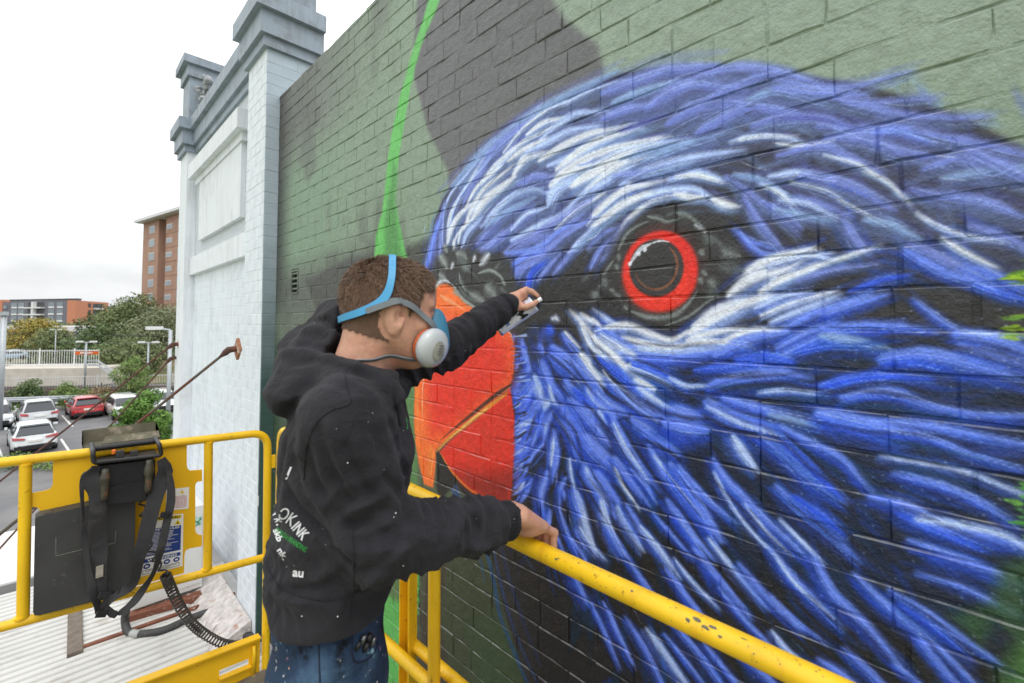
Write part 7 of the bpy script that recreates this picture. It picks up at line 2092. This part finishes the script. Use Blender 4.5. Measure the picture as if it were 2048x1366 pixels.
def tree(name, label, base, h, rad, lm, count, leaf, seed, group=None, trunk=.12, low=.25, cat='tree', squash=1.0):
    r = random.Random(seed); base = Vector(base); t = thing(name, label, cat, base, group)
    bm = bmesh.new(); tips = []
    tube(bm, [base, base + Vector((r.uniform(-.1, .1), r.uniform(-.1, .1), h * .35)), base + Vector((r.uniform(-.2, .2), r.uniform(-.2, .2), h * .75))], trunk, 8, rs=[trunk, trunk * .75, trunk * .3])
    blobs = []
    nb = 9
    for k in range(nb):
        a = k * 2.4 + r.uniform(-.4, .4); zz = low + (1 - low) * (k + .5) / nb; q = math.sin(math.pi * min(max((zz - low) / (1 - low) * .85 + .12, 0), 1)) ** .7
        c = base + Vector((math.cos(a) * rad * .55 * q, math.sin(a) * rad * .55 * q, h * zz * .92)); s0 = base + Vector((0, 0, h * max(zz - .25, low * .7)))
        tube(bm, [s0, (s0 + c) / 2 + Vector((0, 0, h * .03)), c], trunk * .35, 6, rs=[trunk * .4, trunk * .25, trunk * .08])
        rr = rad * r.uniform(.42, .62) * (.6 + .4 * q); blobs.append((tuple(c), (rr, rr, rr * .8 * squash)))
    obj('trunk', bm, M_BARK, t, smooth=True)
    leaf_cloud('crown', LM[lm], t, blobs, count, leaf, seed); return t

# ------------------------------------------------------------------ cars, seen from behind
M_TYRE = mat('tyre', lin((28, 28, 28)), .8, bump=.1); M_RIM = mat('alloy_rim', lin((120, 122, 124)), .35, metal=.7, bump=0); M_GLASS = mat('dark_glass', lin((34, 40, 46)), .08, bump=0, var=.1, spec=.8); M_LAMP = mat('red_lamp', lin((150, 20, 24)), .2, bump=0, coat=.5, spec=.6); M_TRIM = mat('black_trim', lin((32, 32, 34)), .6, bump=0); M_PLATE = mat('number_plate', lin((222, 222, 216)), .4, bump=0); M_CLEAR = mat('head_lamp', lin((190, 196, 202)), .12, bump=0, spec=.8)
def car(label, pos, yaw, col, L=4.4, W=1.84, H=1.62, nose=False, seed=1, lamps='wide', suv=True):
    """car's own axes: x right, y forward, z up; origin on the ground under its middle"""
    pos = Vector(pos); t = thing('parked_car', label, 'car', pos, 'cars parked in the car park'); Mx = Matrix.Translation(pos) @ Matrix.Rotation(yaw, 4, 'Z')
    paint = mat('paint_%d' % seed, lin(col), .25, var=.03, bump=0, coat=.8, spec=.5)
    def put(name, bm, m, parent=t, **k):
        bmesh.ops.transform(bm, matrix=Mx, verts=bm.verts); return obj(name, bm, m, parent, **k)
    hw_ = W / 2; hl = L / 2
    # body as lofted cross-sections along the length
    secs = [(-hl, .42, .72, .80, .50), (-hl + .10, .34, .95, .93, .95), (-hl + .35, .24, 1.0, 1.0, 1.02), (-hl + 1.2, .20, 1.0, 1.0, 1.0), (0, .19, 1.0, 1.0, .96), (hl - 1.3, .20, 1.0, 1.0, .94), (hl - .5, .24, .97, .98, .84), (hl - .12, .32, .88, .90, .66), (hl, .42, .74, .78, .52)]
    bm = bmesh.new(); rings = []
    for y, z0, wa, wb, z1 in secs:
        wt = hw_ * wb; wl = hw_ * wa
        pr = [(-wl * .82, z0), (-wl * .97, z0 + .10), (-wt, z0 + (z1 - z0) * .45), (-wt * .985, z0 + (z1 - z0) * .75), (-wt * .90, z1 - .02), (-wt * .6, z1 + .02), (0, z1 + .03), (wt * .6, z1 + .02), (wt * .90, z1 - .02), (wt * .985, z0 + (z1 - z0) * .75), (wt, z0 + (z1 - z0) * .45), (wl * .97, z0 + .10), (wl * .82, z0)]
        rings.append([bm.verts.new((x, y, z)) for x, z in pr])
    for A, B in zip(rings, rings[1:]):
        for i in range(len(A)): bm.faces.new((A[i], A[(i + 1) % len(A)], B[(i + 1) % len(A)], B[i]))
    bm.faces.new(rings[0][::-1]); bm.faces.new(rings[-1]); body = put('body', bm, paint, smooth=True, auto=38)
    # cabin
    zb = .97; cab = [(-hl + .14, .78, zb, .0), (-hl + .74, .80, zb, H - zb - .07), (-hl + 1.0, .80, zb, H - zb - .02), (-hl + 1.6, .80, zb, H - zb), (.0, .80, zb, H - zb - .02), (.55, .79, zb, H - zb - .16), (hl - 1.05, .78, zb - .04, .02)]
    bm = bmesh.new(); rings = []
    for y, wf, z0, hh in cab:
        w0 = W * wf / 2 * 1.12; w1 = W * wf / 2 * (.86 if hh > .2 else 1.0)
        rings.append([bm.verts.new((x, y, z)) for x, z in ((-w0, z0 - .05), (-w1, z0 + hh - .07 if hh > .1 else z0), (-w1 * .82, z0 + hh), (0, z0 + hh + .015), (w1 * .82, z0 + hh), (w1, z0 + hh - .07 if hh > .1 else z0), (w0, z0 - .05))])
    for A, B in zip(rings, rings[1:]):
        for i in range(6): bm.faces.new((A[i], A[i + 1], B[i + 1], B[i]))
    put('cabin', bm, paint, smooth=True, auto=50)
    def pane(name, pts, m=M_GLASS, parent=t, th=.012):
        bm = bmesh.new(); f = bm.faces.new([bm.verts.new(p) for p in pts]); f.normal_update(); n = f.normal.copy(); e = bmesh.ops.extrude_face_region(bm, geom=[f]); bmesh.ops.translate(bm, verts=[v for v in e['geom'] if isinstance(v, bmesh.types.BMVert)], vec=n * th); return put(name, bm, m, parent)
    rw, rt_ = W * .40, W * .33
    pane('rear_window', [(-rw, -hl + .145, 1.00), (rw, -hl + .145, 1.00), (rt_ * .96, -hl + .64, H - .17), (-rt_ * .96, -hl + .64, H - .17)], th=.035)
    pane('windscreen', [(rw, hl - 1.02, 1.0), (-rw, hl - 1.02, 1.0), (-rt_, .58, H - .20), (rt_, .58, H - .20)], th=.03)
    for sg in (-1, 1):
        x0, x1 = sg * W * .452, sg * W * .372
        for ya, yb in ((-hl + .75, -.15), (-.08, .75)):
            q = [(x0, ya, 1.0), (x0, yb + .25, 1.0), (x1, yb, H - .18), (x1, ya + .2, H - .14)]; pane('side_window', q if sg > 0 else q[::-1], th=.02)
        bm = bmesh.new(); box(bm, (sg * W * .5 - .02, hl - 1.5, 1.0), (sg * W * .5 + sg * .17 + .02, hl - 1.4, 1.13)); put('wing_mirror', bm, paint, bevel=.03)
        if lamps == 'wide': q = [(sg * .92 * hw_, -hl + .10, .82), (sg * .42 * hw_, -hl + .025, .80), (sg * .42 * hw_, -hl + .045, .88), (sg * .95 * hw_, -hl + .16, .97)]
        else: q = [(sg * .95 * hw_, -hl + .12, .78), (sg * .55 * hw_, -hl + .02, .76), (sg * .58 * hw_, -hl + .05, .90), (sg * .96 * hw_, -hl + .20, .96)]
        bm = bmesh.new(); vs = [bm.verts.new(p) for p in q]; f = bm.faces.new(vs); e = bmesh.ops.extrude_face_region(bm, geom=[f]); bmesh.ops.translate(bm, verts=[v for v in e['geom'] if isinstance(v, bmesh.types.BMVert)], vec=(sg * .02, -.05, 0)); put('tail_lamp', bm, M_LAMP, bevel=.008)
        bm = bmesh.new(); box(bm, (sg * .55 * hw_ - .15, -hl - .02, .40), (sg * .55 * hw_ + .15, -hl + .06, .45)); put('reflector', bm, M_LAMP)
        q = [(sg * .50 * hw_, hl - .06, .68), (sg * .90 * hw_, hl - .26, .70), (sg * .93 * hw_, hl - .40, .80), (sg * .52 * hw_, hl - .14, .76)]; bm = bmesh.new(); f = bm.faces.new([bm.verts.new(p) for p in q]); e = bmesh.ops.extrude_face_region(bm, geom=[f]); bmesh.ops.translate(bm, verts=[v for v in e['geom'] if isinstance(v, bmesh.types.BMVert)], vec=(sg * .02, .05, .02)); put('head_lamp', bm, M_CLEAR, bevel=.008)
        for y in (-hl + .82, hl - .86):
            bm = bmesh.new(); c = Vector((sg * (hw_ - .10), y, .345)); lathe(bm, [(.20, -.10), (.335, -.10), (.345, -.06), (.345, .06), (.335, .10), (.20, .10)], c, (1, 0, 0), 24); wh = put('wheel', bm, M_TYRE, smooth=True, auto=40)
            bm = bmesh.new(); lathe(bm, [(.215, -.02), (.215, .085), (.19, .095), (.05, .07), (.001, .07)] if sg > 0 else [(.001, -.07), (.05, -.07), (.19, -.095), (.215, -.085), (.215, .02)], c, (1, 0, 0), 20); put('rim', bm, M_RIM, wh, smooth=True, auto=40)
    bm = bmesh.new(); box(bm, (-hw_ * .86, -hl - .03, .26), (hw_ * .86, -hl + .12, .50)); put('rear_bumper', bm, M_TRIM, bevel=.04)
    bm = bmesh.new(); box(bm, (-.26, -hl - .02 + .0, .66), (.26, -hl + .05, .78)); put('number_plate', bm, M_PLATE, bevel=.004)
    bm = bmesh.new(); box(bm, (-rt_ * 1.0, -hl + .56, H - .075), (rt_ * 1.0, -hl + .90, H - .035)); put('roof_spoiler', bm, paint, bevel=.015)
    bm = bmesh.new(); box(bm, (-hw_ * .70, hl - .05, .34), (hw_ * .70, hl + .015, .60)); put('grille', bm, M_TRIM, bevel=.03)
    return t
yawB = math.atan2(BD.y, BD.x) - math.pi / 2
def car_at(label, rear_mid, col, nose=False, **k):
    """rear_mid: photo point where the middle of the near bumper meets the ground"""
    L = k.get('L', 4.4); p = Vector((*g(*rear_mid), GZ)); p = p + BD * L / 2
    return car(label, p, yawB + (math.pi if nose else 0), col, **k)
car_at('silver SUV parked between the red car and the left edge', (79, 853), (198, 202, 206), L=4.7, W=1.88, H=1.68, seed=1, lamps='corner')
car_at('red hatchback parked beside the silver SUV', (177, 838), (176, 22, 30), L=4.3, W=1.80, H=1.52, seed=2)
car_at('white SUV parked alone in the nearer row behind the tie rods', (70, 908), (214, 218, 220), L=4.4, W=1.80, H=1.55, seed=3)
car_at('pale silver car with its nose towards the camera beside the small green tree', (262, 840), (196, 198, 196), nose=True, L=4.6, W=1.84, H=1.6, seed=4)
car_at('white car cut by the left edge of the picture', (-12, 862), (206, 208, 210), nose=True, L=4.5, W=1.84, H=1.62, seed=5)
car_at('white car half hidden behind the lamp post and the white pier', (338, 826), (208, 210, 210), nose=True, L=4.5, W=1.82, H=1.6, seed=6)

# ------------------------------------------------------------------ fences, platform and railway beyond the bed
M_WHT = mat('white_fence_paint', lin((214, 216, 216)), .5, bump=.05, var=.04); M_GALV = mat('galvanised', lin((168, 174, 178)), .45, metal=.4, var=.1, bump=.1); M_DKF = mat('dark_fence', lin((84, 84, 86)), .6, metal=.2, var=.1, bump=0); M_CONC = mat('platform_concrete', lin((186, 180, 170)), .85, var=.12, vscale=1.5, bump=.3, bscale=10, bdist=.02)
def tdz(px, dp, z):
    p = at_d(px, HOR, dp); return Vector((p.x, p.y, z))
gr = thing('crash_barrier', 'galvanised crash barrier rail behind the parked cars', 'barrier', tdz(160, 36.5, GZ))
bm = bmesh.new()
for zz, dd in ((1.0, .0), (1.13, .06), (.88, .06)): tube(bm, [tdz(-40, 35.2 + dd, GZ + zz), tdz(380, 38.8 + dd, GZ + zz)], .075, 6)
obj('w_beam', bm, M_GALV, gr)
for k in range(14):
    bm = bmesh.new(); p = tdz(-30 + k * 29, 35.4 + k * .255, GZ); box(bm, p - Vector((.06, .06, 0)), p + Vector((.06, .06, 1.1))); obj('post', bm, M_GALV, gr)
def picket_fence(label, A, B, h, gap, m, bar, name='picket_fence', rails=(.12, .92)):
    A, B = Vector(A), Vector(B); t = thing(name, label, 'fence', (A + B) / 2); up_ = Vector((0, 0, 1))
    for rz in rails:
        bm = bmesh.new(); tube(bm, [A + up_ * h * rz, B + up_ * h * rz], bar * 1.3, 6); obj('rail', bm, m, t)
    n = int((B - A).length / gap); bm = bmesh.new(); tube(bm, [Vector((0, 0, 0)), Vector((0, 0, h))], bar * .7, 5); me = bpy.data.meshes.new('picket'); bm.to_mesh(me); bm.free(); me.materials.append(m)
    for k in range(n + 1):
        p = A + (B - A) * k / n
        if k % 14 == 0:
            bm = bmesh.new(); tube(bm, [p, p + up_ * h * 1.06], bar * 2.2, 8); obj('post', bm, m, t)
        else:
            o = link('picket', me, None, t); o.location = p - t.location
    return t
M_WALLD = mat('retaining_wall', lin((84, 76, 70)), .9, var=.2, vscale=1, bump=.4, bscale=6, bdist=.03)
def wall_between(name, A, B, th, h, m):
    A, B = Vector(A), Vector(B); d = (B - A).normalized(); n = Vector((-d.y, d.x, 0)); n = n if n.dot(A) > 0 else -n
    bm = bmesh.new(); vs = [bm.verts.new(p) for q in (Vector((0, 0, 0)), n * th) for p in (A + q, B + q, B + q + Vector((0, 0, h)), A + q + Vector((0, 0, h)))]
    for f in ((0, 1, 2, 3), (7, 6, 5, 4), (0, 4, 5, 1), (1, 5, 6, 2), (2, 6, 7, 3), (3, 7, 4, 0)): bm.faces.new([vs[i] for i in f])
    return obj(name, bm, m)
picket_fence('dark steel bar fence along the back of the garden bed', tdz(-40, 38.6, GZ), tdz(370, 42, GZ), 1.6, .21, M_DKF, .024)
tag(wall_between('retaining_wall', tdz(-40, 40.2, GZ), tdz(380, 43.4, GZ), .3, .95, M_WALLD), 'dark low retaining wall behind the bar fence', 'wall')
picket_fence('pale steel railing on the retaining wall beside the railway', tdz(-40, 43.5, GZ + .62), tdz(370, 46, GZ + .75), 1.15, .24, mat('pale_rail', lin((190, 192, 192)), .5, bump=0), .022)
pf = wall_between('station_platform', tdz(-60, 50, GZ), tdz(206, 51.5, GZ), 6, 1.95, M_CONC); tag(pf, 'long pale concrete railway platform edge across the tracks', 'platform')
sheet('track_bed', [tuple(tdz(a, b, 0)[:2]) for a, b in ((-80, 46.5), (400, 48), (400, 52), (-80, 49.9))], GZ + .03, mat('ballast', lin((96, 88, 82)), .95, var=.3, vscale=3, bump=.8, bscale=12, bdist=.1))
for k, b in enumerate((47.2, 48.6)):
    bm = bmesh.new(); tube(bm, [tdz(-80, b, GZ + .15), tdz(400, b + .8, GZ + .15)], .07, 6); tag(obj('rail_track', bm, M_RUST), kind='structure')
picket_fence('tall white picket fence on the railway platform', tdz(-60, 52.5, GZ + 1.95), tdz(200, 54, GZ + 1.95), 1.95, .26, M_WHT, .034, name='platform_fence')
# embankment that carries the trees on the right
bm = bmesh.new(); q = [tdz(200, 53, GZ), tdz(400, 52, GZ), tdz(400, 72, GZ + 1.9), tdz(200, 72, GZ + 1.9)]; bm.faces.new([bm.verts.new(v) for v in q]); tag(obj('embankment', bm, mat('bank_earth', lin((112, 98, 78)), .95, var=.3, vscale=.8, bump=.5, bscale=5, bdist=.05, dirt=lin((88, 96, 56)), dscale=.6, dlo=.45, dhi=.6)), kind='structure')
# stair handrail down from the platform end
st = thing('stair_handrail', 'white tubular handrail of the steps at the platform end', 'handrail', tdz(212, 50.5, GZ))
for dp in (49.6, 51.0):
    for zz in (0, -.45):
        bm = bmesh.new(); tube(bm, [tdz(178, dp, -4.15 + zz), tdz(198, dp, -4.15 + zz), tdz(229, dp, -5.25 + zz), tdz(229, dp, GZ)], .05, 8); obj('handrail', bm, M_GALV, st)
# station sign
sg_ = thing('station_sign', 'orange station name board on a grey post on the platform', 'sign', bay(-2.6, 18.6, 2.0))
c = at_d(172, 708, 57)
def upright(px, py, Dp, zb):
    p = at_d(px, py, Dp); return Vector((p.x, p.y, zb)), p
b0, b1 = upright(172, 690, 50, GZ); bm = bmesh.new(); tube(bm, [b0, b1], .10, 8); obj('post', bm, M_GALV, sg_)
pl = at_d(150, 703, 50); pr_ = at_d(196, 702, 50); bm = bmesh.new(); dirn = (pr_ - pl).normalized(); nrm = Vector((dirn.y, -dirn.x, 0))
vs = [pl - nrm * .1, pr_ - nrm * .1, pr_ - nrm * .1 + Vector((0, 0, .36)), pl - nrm * .1 + Vector((0, 0, .36))]; vs = [v - Vector((0, 0, .36)) for v in vs]
f = bm.faces.new([bm.verts.new(v) for v in vs]); e = bmesh.ops.extrude_face_region(bm, geom=[f]); bmesh.ops.translate(bm, verts=[v for v in e['geom'] if isinstance(v, bmesh.types.BMVert)], vec=nrm * .08); obj('board', bm, mat('station_orange', lin((214, 98, 28)), .5, bump=0, var=.03), sg_)
toward = -Vector((pl + pr_) / 2).normalized(); mid = (pl + pr_) / 2; r = random.Random(5); bm = bmesh.new(); u = -.68
while u < .68:                                              # a name too far off to read
    w = r.uniform(.05, .10); h0, h1 = -.25, -.25 + r.choice([.12, .12, .17])
    bm.faces.new([bm.verts.new(mid + dirn * a + Vector((0, 0, b)) + toward * .16) for a, b in ((u, h0), (u + w, h0), (u + w, h1), (u, h1))]); u += w + .025
tag(obj('illegible_name', bm, M_INKW, sg_), kind='stuff')

# ------------------------------------------------------------------ lamp posts and masts
def lamp_post(label, px, top, depth, r=.06, arms=1, foot=GZ):
    b0, p = upright(px, top, depth, foot); t = thing('lamp_post', label, 'lamp post', b0, 'lamp posts'); bm = bmesh.new(); tube(bm, [b0, p], r, 10, rs=[r * 1.3, r]); obj('pole', bm, M_GALV, t, smooth=True)
    for sg in ((-1, 1) if arms == 2 else (-1,)):
        d = Vector(rt) * sg; bm = bmesh.new(); tube(bm, [p, p + d * r * 10 + Vector((0, 0, r))], r * .6, 8); arm = obj('arm', bm, M_GALV, t)
        bm = bmesh.new(); c = p + d * r * 10 + Vector((0, 0, r)); box(bm, c - Vector((r * 4, r * 4, r * .8)), c + Vector((r * 4, r * 4, r * 1.2))); obj('lamp_head', bm, M_WHT, arm, bevel=r * .5)
    return t
lamp_post('tall grey lamp post right beside the white pier', 341, 660, 24, .085)
lamp_post('short twin-headed lamp post left of the red tie rod top', 297, 686, 48, .075, 2)
lamp_post('twin-headed lamp post standing by the station sign', 173, 685, 49, .075, 2)
lamp_post('thin far lamp post in front of the golden tree', 112, 660, 60, .05, 2)
b0, p = upright(8, 625, 30, GZ); t = thing('overhead_mast', 'thick grey railway mast at the left edge', 'mast', b0); bm = bmesh.new(); tube(bm, [b0, p], .16, 10); obj('pole', bm, M_GALV, t, smooth=True)
bm = bmesh.new(); box(bm, p - Vector((.22, .22, .2)), p + Vector((.22, .22, .05))); obj('cap', bm, M_GALV, t)
for k, (y0, y1, dp) in enumerate(((665, 672, 46), (680, 688, 46), (695, 706, 44))):
    bm = bmesh.new(); tube(bm, [at_d(-40, y0, dp), at_d(150, (y0 + y1) / 2 + 2, dp), at_d(360, y1, dp)], .016, 5); tag(obj('overhead_wire', bm, M_DKF), ('uppermost', 'middle', 'lowest')[k] + ' of the railway wires crossing in front of the trees', 'wire', 'railway overhead wires')

# ------------------------------------------------------------------ far buildings
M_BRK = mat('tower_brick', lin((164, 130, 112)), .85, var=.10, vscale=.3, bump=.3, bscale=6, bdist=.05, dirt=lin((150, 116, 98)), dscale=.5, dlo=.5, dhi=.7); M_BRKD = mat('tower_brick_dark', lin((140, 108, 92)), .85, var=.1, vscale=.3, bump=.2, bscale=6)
M_WIN = mat('far_window', lin((120, 132, 140)), .2, bump=0, var=.25, vscale=.4, spec=.6); M_WFR = mat('far_window_frame', lin((206, 208, 208)), .6, bump=0)
class Facade:
    """a vertical plane between two photo columns; uv in metres"""
    def __init__(s, pxa, da, pxb, db, zb):
        a, b = at_d(pxa, HOR, da), at_d(pxb, HOR, db); s.a = Vector((a.x, a.y, zb)); s.b = Vector((b.x, b.y, zb)); s.L = (s.b - s.a).length; s.d = (s.b - s.a) / s.L
        n = Vector((s.d.y, -s.d.x, 0)); s.n = n if n.dot(-s.a) > 0 else -n
    def P(s, u, z, k=0.0): return s.a + s.d * u + Vector((0, 0, z)) + s.n * k
    def block(s, bm, u0, u1, z0, z1, k0, k1):
        vs = [bm.verts.new(s.P(u, z, k)) for k in (k0, k1) for u, z in ((u0, z0), (u1, z0), (u1, z1), (u0, z1))]
        for f in ((0, 1, 2, 3), (7, 6, 5, 4), (0, 4, 5, 1), (1, 5, 6, 2), (2, 6, 7, 3), (3, 7, 4, 0)): bm.faces.new([vs[i] for i in f])
def block_obj(name, fcd, u0, u1, z0, z1, k0, k1, m, parent):
    bm = bmesh.new(); fcd.block(bm, u0, u1, z0, z1, k0, k1); return obj(name, bm, m, parent)
# brick tower
fa = Facade(281, 98, 392, 84, GZ); tw = thing('brick_tower', 'tall red-brown brick apartment tower rising behind the white pier', 'building', fa.a)
Ht = 28.6; uA, uB = fa.L * .31, fa.L * .45
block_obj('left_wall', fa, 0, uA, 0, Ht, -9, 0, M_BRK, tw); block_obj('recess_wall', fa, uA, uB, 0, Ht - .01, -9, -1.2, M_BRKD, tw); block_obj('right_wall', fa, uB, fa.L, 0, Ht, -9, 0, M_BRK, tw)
block_obj('roof_slab', fa, -1.3, fa.L + .3, Ht + .01, Ht + .6, -9.5, 1.3, M_WFR, tw)
for fl in range(9):
    z = Ht - 2.7 - fl * 2.85
    for u, w, hh, k in ((uA * .42, uA * .34, 1.6, 0), (uA + .25, (uB - uA) * .55, 1.5, -1.2), (uB + .4, fa.L * .10, 1.0, 0), (uB + fa.L * .22, fa.L * .12, 1.5, 0)):
        wd = block_obj('window', fa, u, u + w, z, z + hh, k - .05, k + .06, M_WFR, tw); block_obj('pane', fa, u + .1, u + w - .1, z + .1, z + hh - .1, k + .061, k + .09, M_WIN, wd)
    block_obj('floor_band', fa, uB, fa.L, z - .95, z - .82, .0, .03, M_BRKD, tw)
# grey and orange apartment block
M_GRY = mat('apartment_grey', lin((108, 108, 116)), .7, var=.06, bump=0); M_ORA = mat('apartment_orange', lin((186, 124, 96)), .7, var=.06, bump=0); M_BAL = mat('balcony_white', lin((212, 214, 214)), .6, bump=0); M_DKW = mat('shade_and_dark_trim', lin((62, 64, 68)), .5, bump=0)
f1 = Facade(18, 205, 150, 195, GZ); ab = thing('apartment_block', 'long dark grey apartment block with white balconies and an orange end', 'building', f1.a)
H1 = 17.2
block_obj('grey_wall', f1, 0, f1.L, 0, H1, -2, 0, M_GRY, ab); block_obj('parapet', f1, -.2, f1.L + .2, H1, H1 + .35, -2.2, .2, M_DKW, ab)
us = f1.L
for fl in range(5):
    z = H1 - 2.9 - fl * 3.0
    for fu in (.03, .14, .60, .73):
        wd = block_obj('window', f1, us * fu, us * (fu + .085), z, z + 1.7, -.05, .08, M_WIN, ab); block_obj('spandrel', f1, us * fu, us * (fu + .085), z - .75, z - .05, .0, .07, M_BAL, wd)
    block_obj('shade_panel', f1, us * .29, us * .54, z - .6, z + 1.9, -.05, .05, M_DKW, ab)  # flat dark panel: the shade inside the balconies put in as colour
    bl = block_obj('balcony', f1, us * .28, us * .55, z - .9, z - .35, .05, 1.6, M_BAL, ab); block_obj('fin', f1, us * .395, us * .425, z - .35, z + 2.0, .05, 1.4, M_BAL, bl)
    for fu in (.90,): block_obj('window', f1, us * fu, us * (fu + .07), z - .3, z + 1.7, -.05, .08, mat('blind_pale', lin((168, 168, 160)), .6, bump=0), ab)
f2 = Facade(150, 193, 216, 214, GZ); H2 = 16.6
block_obj('orange_wall', f2, 0.02, f2.L, 0, H2, -3, -.02, M_ORA, ab)
for fl in range(5):
    z = H2 - 2.7 - fl * 3.0
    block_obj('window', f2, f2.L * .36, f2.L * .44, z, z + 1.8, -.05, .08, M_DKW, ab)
    block_obj('shade_panel', f2, f2.L * .50, f2.L * .80, z - .4, z + 1.8, -.05, .05, M_DKW, ab); block_obj('balcony', f2, f2.L * .50, f2.L * .78, z - .8, z - .2, .05, 1.3, M_BAL, ab)  # dark slab paints the balcony's shade; the wall has no hollow here
f3 = Facade(-40, 230, 14, 225, GZ); ab2 = thing('apartment_block', 'orange and grey apartment block cut by the left edge', 'building', f3.a)
block_obj('orange_wall', f3, 0, f3.L * .80, 0, 18.6, -10, 0, M_ORA, ab2); block_obj('grey_wall', f3, f3.L * .80, f3.L, 0, 17.4, -10, -.3, M_GRY, ab2)
for fl in range(4):
    for fu in (.1, .45, .84): block_obj('window', f3, f3.L * fu, f3.L * (fu + .12), 14 - fl * 3, 15.7 - fl * 3, -.5, .08, M_WIN, ab2)
# long low warehouse roof
f4 = Facade(0, 118, 235, 105, GZ); wh_ = thing('warehouse', 'long low grey warehouse with a pale flat roof behind the golden tree', 'building', f4.a)
block_obj('wall', f4, 0, f4.L, 0, 5.0, -16, 0, mat('warehouse_grey', lin((150, 154, 160)), .7, var=.05, bump=.2, bscale=2), wh_); block_obj('roof', f4, -.5, f4.L + .5, 5.0, 6.2, -17, .6, mat('warehouse_roof', lin((204, 204, 204)), .7, var=.05, bump=0), wh_)

# ------------------------------------------------------------------ trees and shrubs
def gb(px, py): return Vector((*g(px, py), GZ))
def td(px, dp, z=GZ):
    p = at_d(px, HOR, dp); return Vector((p.x, p.y, z))
tree('golden_tree', 'broad golden autumn tree left of the tower', td(62, 78), 7.8, 5.0, 'gold', 9000, .22, 31, trunk=.2, squash=.8)
tree('round_tree', 'olive round tree in front of the golden one', td(106, 70), 6.0, 3.6, 'olive', 6500, .2, 32, 'trees beyond the railway')
tree('round_tree', 'dark green tree below the warehouse roof', td(192, 66), 6.6, 3.6, 'dark', 6500, .2, 33, 'trees beyond the railway')
tree('spreading_tree', 'wide dark tree standing left of the brick tower', td(238, 88), 10.4, 6.0, 'dark', 10000, .26, 34, 'trees beyond the railway', trunk=.25)
tree('spreading_tree', 'tall green tree against the foot of the brick tower', td(268, 82), 12.2, 5.4, 'olive', 10000, .25, 35, 'trees beyond the railway', trunk=.25)
tree('spreading_tree', 'grey-green feathery tree touching the white pier', td(322, 70), 9.4, 5.4, 'grey', 11000, .2, 36, 'trees beyond the railway', trunk=.22)
tree('spreading_tree', 'low dark tree behind the twin lamp post', td(270, 58), 4.6, 3.8, 'olive', 8000, .18, 37, 'trees beyond the railway')
tree('spreading_tree', 'dense green shrubby tree right of the station steps', td(236, 60), 4.4, 3.2, 'dark', 6500, .18, 38, 'trees beyond the railway')
tree('street_tree', 'bright green young tree behind the control box', td(292, 21.0), 4.05, 1.25, 'bright', 9000, .085, 39, trunk=.05, low=.18)
tree('street_tree', 'slim pale green sapling above the silver nose-in car', td(267, 38.5), 4.4, 1.4, 'shrub', 3800, .1, 40, trunk=.05, low=.3)
tree('garden_shrub', 'leafy green shrub behind the silver SUV', td(62, 37.8), 2.2, 1.2, 'dark', 3800, .1, 41, 'shrubs in the bed', trunk=.04, low=.2, cat='shrub')
tree('garden_shrub', 'thin airy shrub right of the silver SUV', td(135, 37.8), 2.1, 1.0, 'shrub', 1500, .09, 42, 'shrubs in the bed', trunk=.03, low=.3, cat='shrub')
tree('garden_shrub', 'yellow-green shrub behind the red car', td(165, 37.6), 1.5, 1.3, 'shrub', 2600, .09, 43, 'shrubs in the bed', trunk=.03, low=.1, cat='shrub')
tree('garden_shrub', 'rusty brown shrub right of the red car', td(203, 37.6), 1.6, 1.5, 'rust', 2800, .09, 44, 'shrubs in the bed', trunk=.03, low=.1, cat='shrub')
tree('garden_shrub', 'small green shrub beside the nose-in silver car', td(226, 37.4), 1.2, 1.1, 'shrub', 2000, .09, 45, 'shrubs in the bed', trunk=.03, low=.1, cat='shrub')
# ground cover in the bed and long grass on the roof edge verge
r = np.random.default_rng(3); cnt = 9000; aa = r.uniform(-26, 12, cnt); bb = r.uniform(.8, 3.4, cnt); P0 = np.array(bay(0, 0, .1))[None] + aa[:, None] * np.array(BC)[None] + bb[:, None] * np.array(BD)[None]
hh = r.uniform(.12, .5, cnt); dv = r.normal(0, .12, (cnt, 3)); dv[:, 2] = hh; sd = r.normal(0, 1, (cnt, 3)); sd[:, 2] = 0; sd /= np.linalg.norm(sd, axis=1)[:, None]; sd *= .035
V = np.stack([P0 - sd, P0 + sd, P0 + dv + sd * .3, P0 + dv - sd * .3], 1).reshape(-1, 3)
tag(link('ground_cover', mesh_from('ground_cover', V, np.arange(cnt * 4).reshape(-1, 4)), LM['shrub']), 'strappy green ground cover filling the garden bed', 'plants', kind='stuff')
blobs = [((*td(px, 150)[:2], GZ + 3), (7, 7, 4.5)) for px in range(-20, 380, 22)] + [((*td(px, 120)[:2], GZ + 2), (5, 5, 3.2)) for px in range(-20, 380, 18)]
tag(leaf_cloud('distant_trees', LM['olive'], None, blobs, 26000, .5, 77), 'distant band of trees along the horizon', 'trees', kind='stuff')
vb = [((*tuple(at_z(px, 930, -6.9))[:2], -6.75), (.8, .8, .35)) for px in range(-20, 340, 22)]
tag(leaf_cloud('verge_grass', LM['shrub'], None, vb, 5000, .07, 78), 'rough green growth at the foot of the flat roof', 'plants', kind='stuff')
for k, px in enumerate((22, 205)):
    t = car(('pale blue car parked far off beyond the platform fence', 'blue car parked far off below the trees')[k], td(px, 72, GZ + 1.2) + Vector((0, 0, 0)), yawB + math.pi / 2, ((150, 172, 190), (90, 104, 150))[k], seed=20 + k)
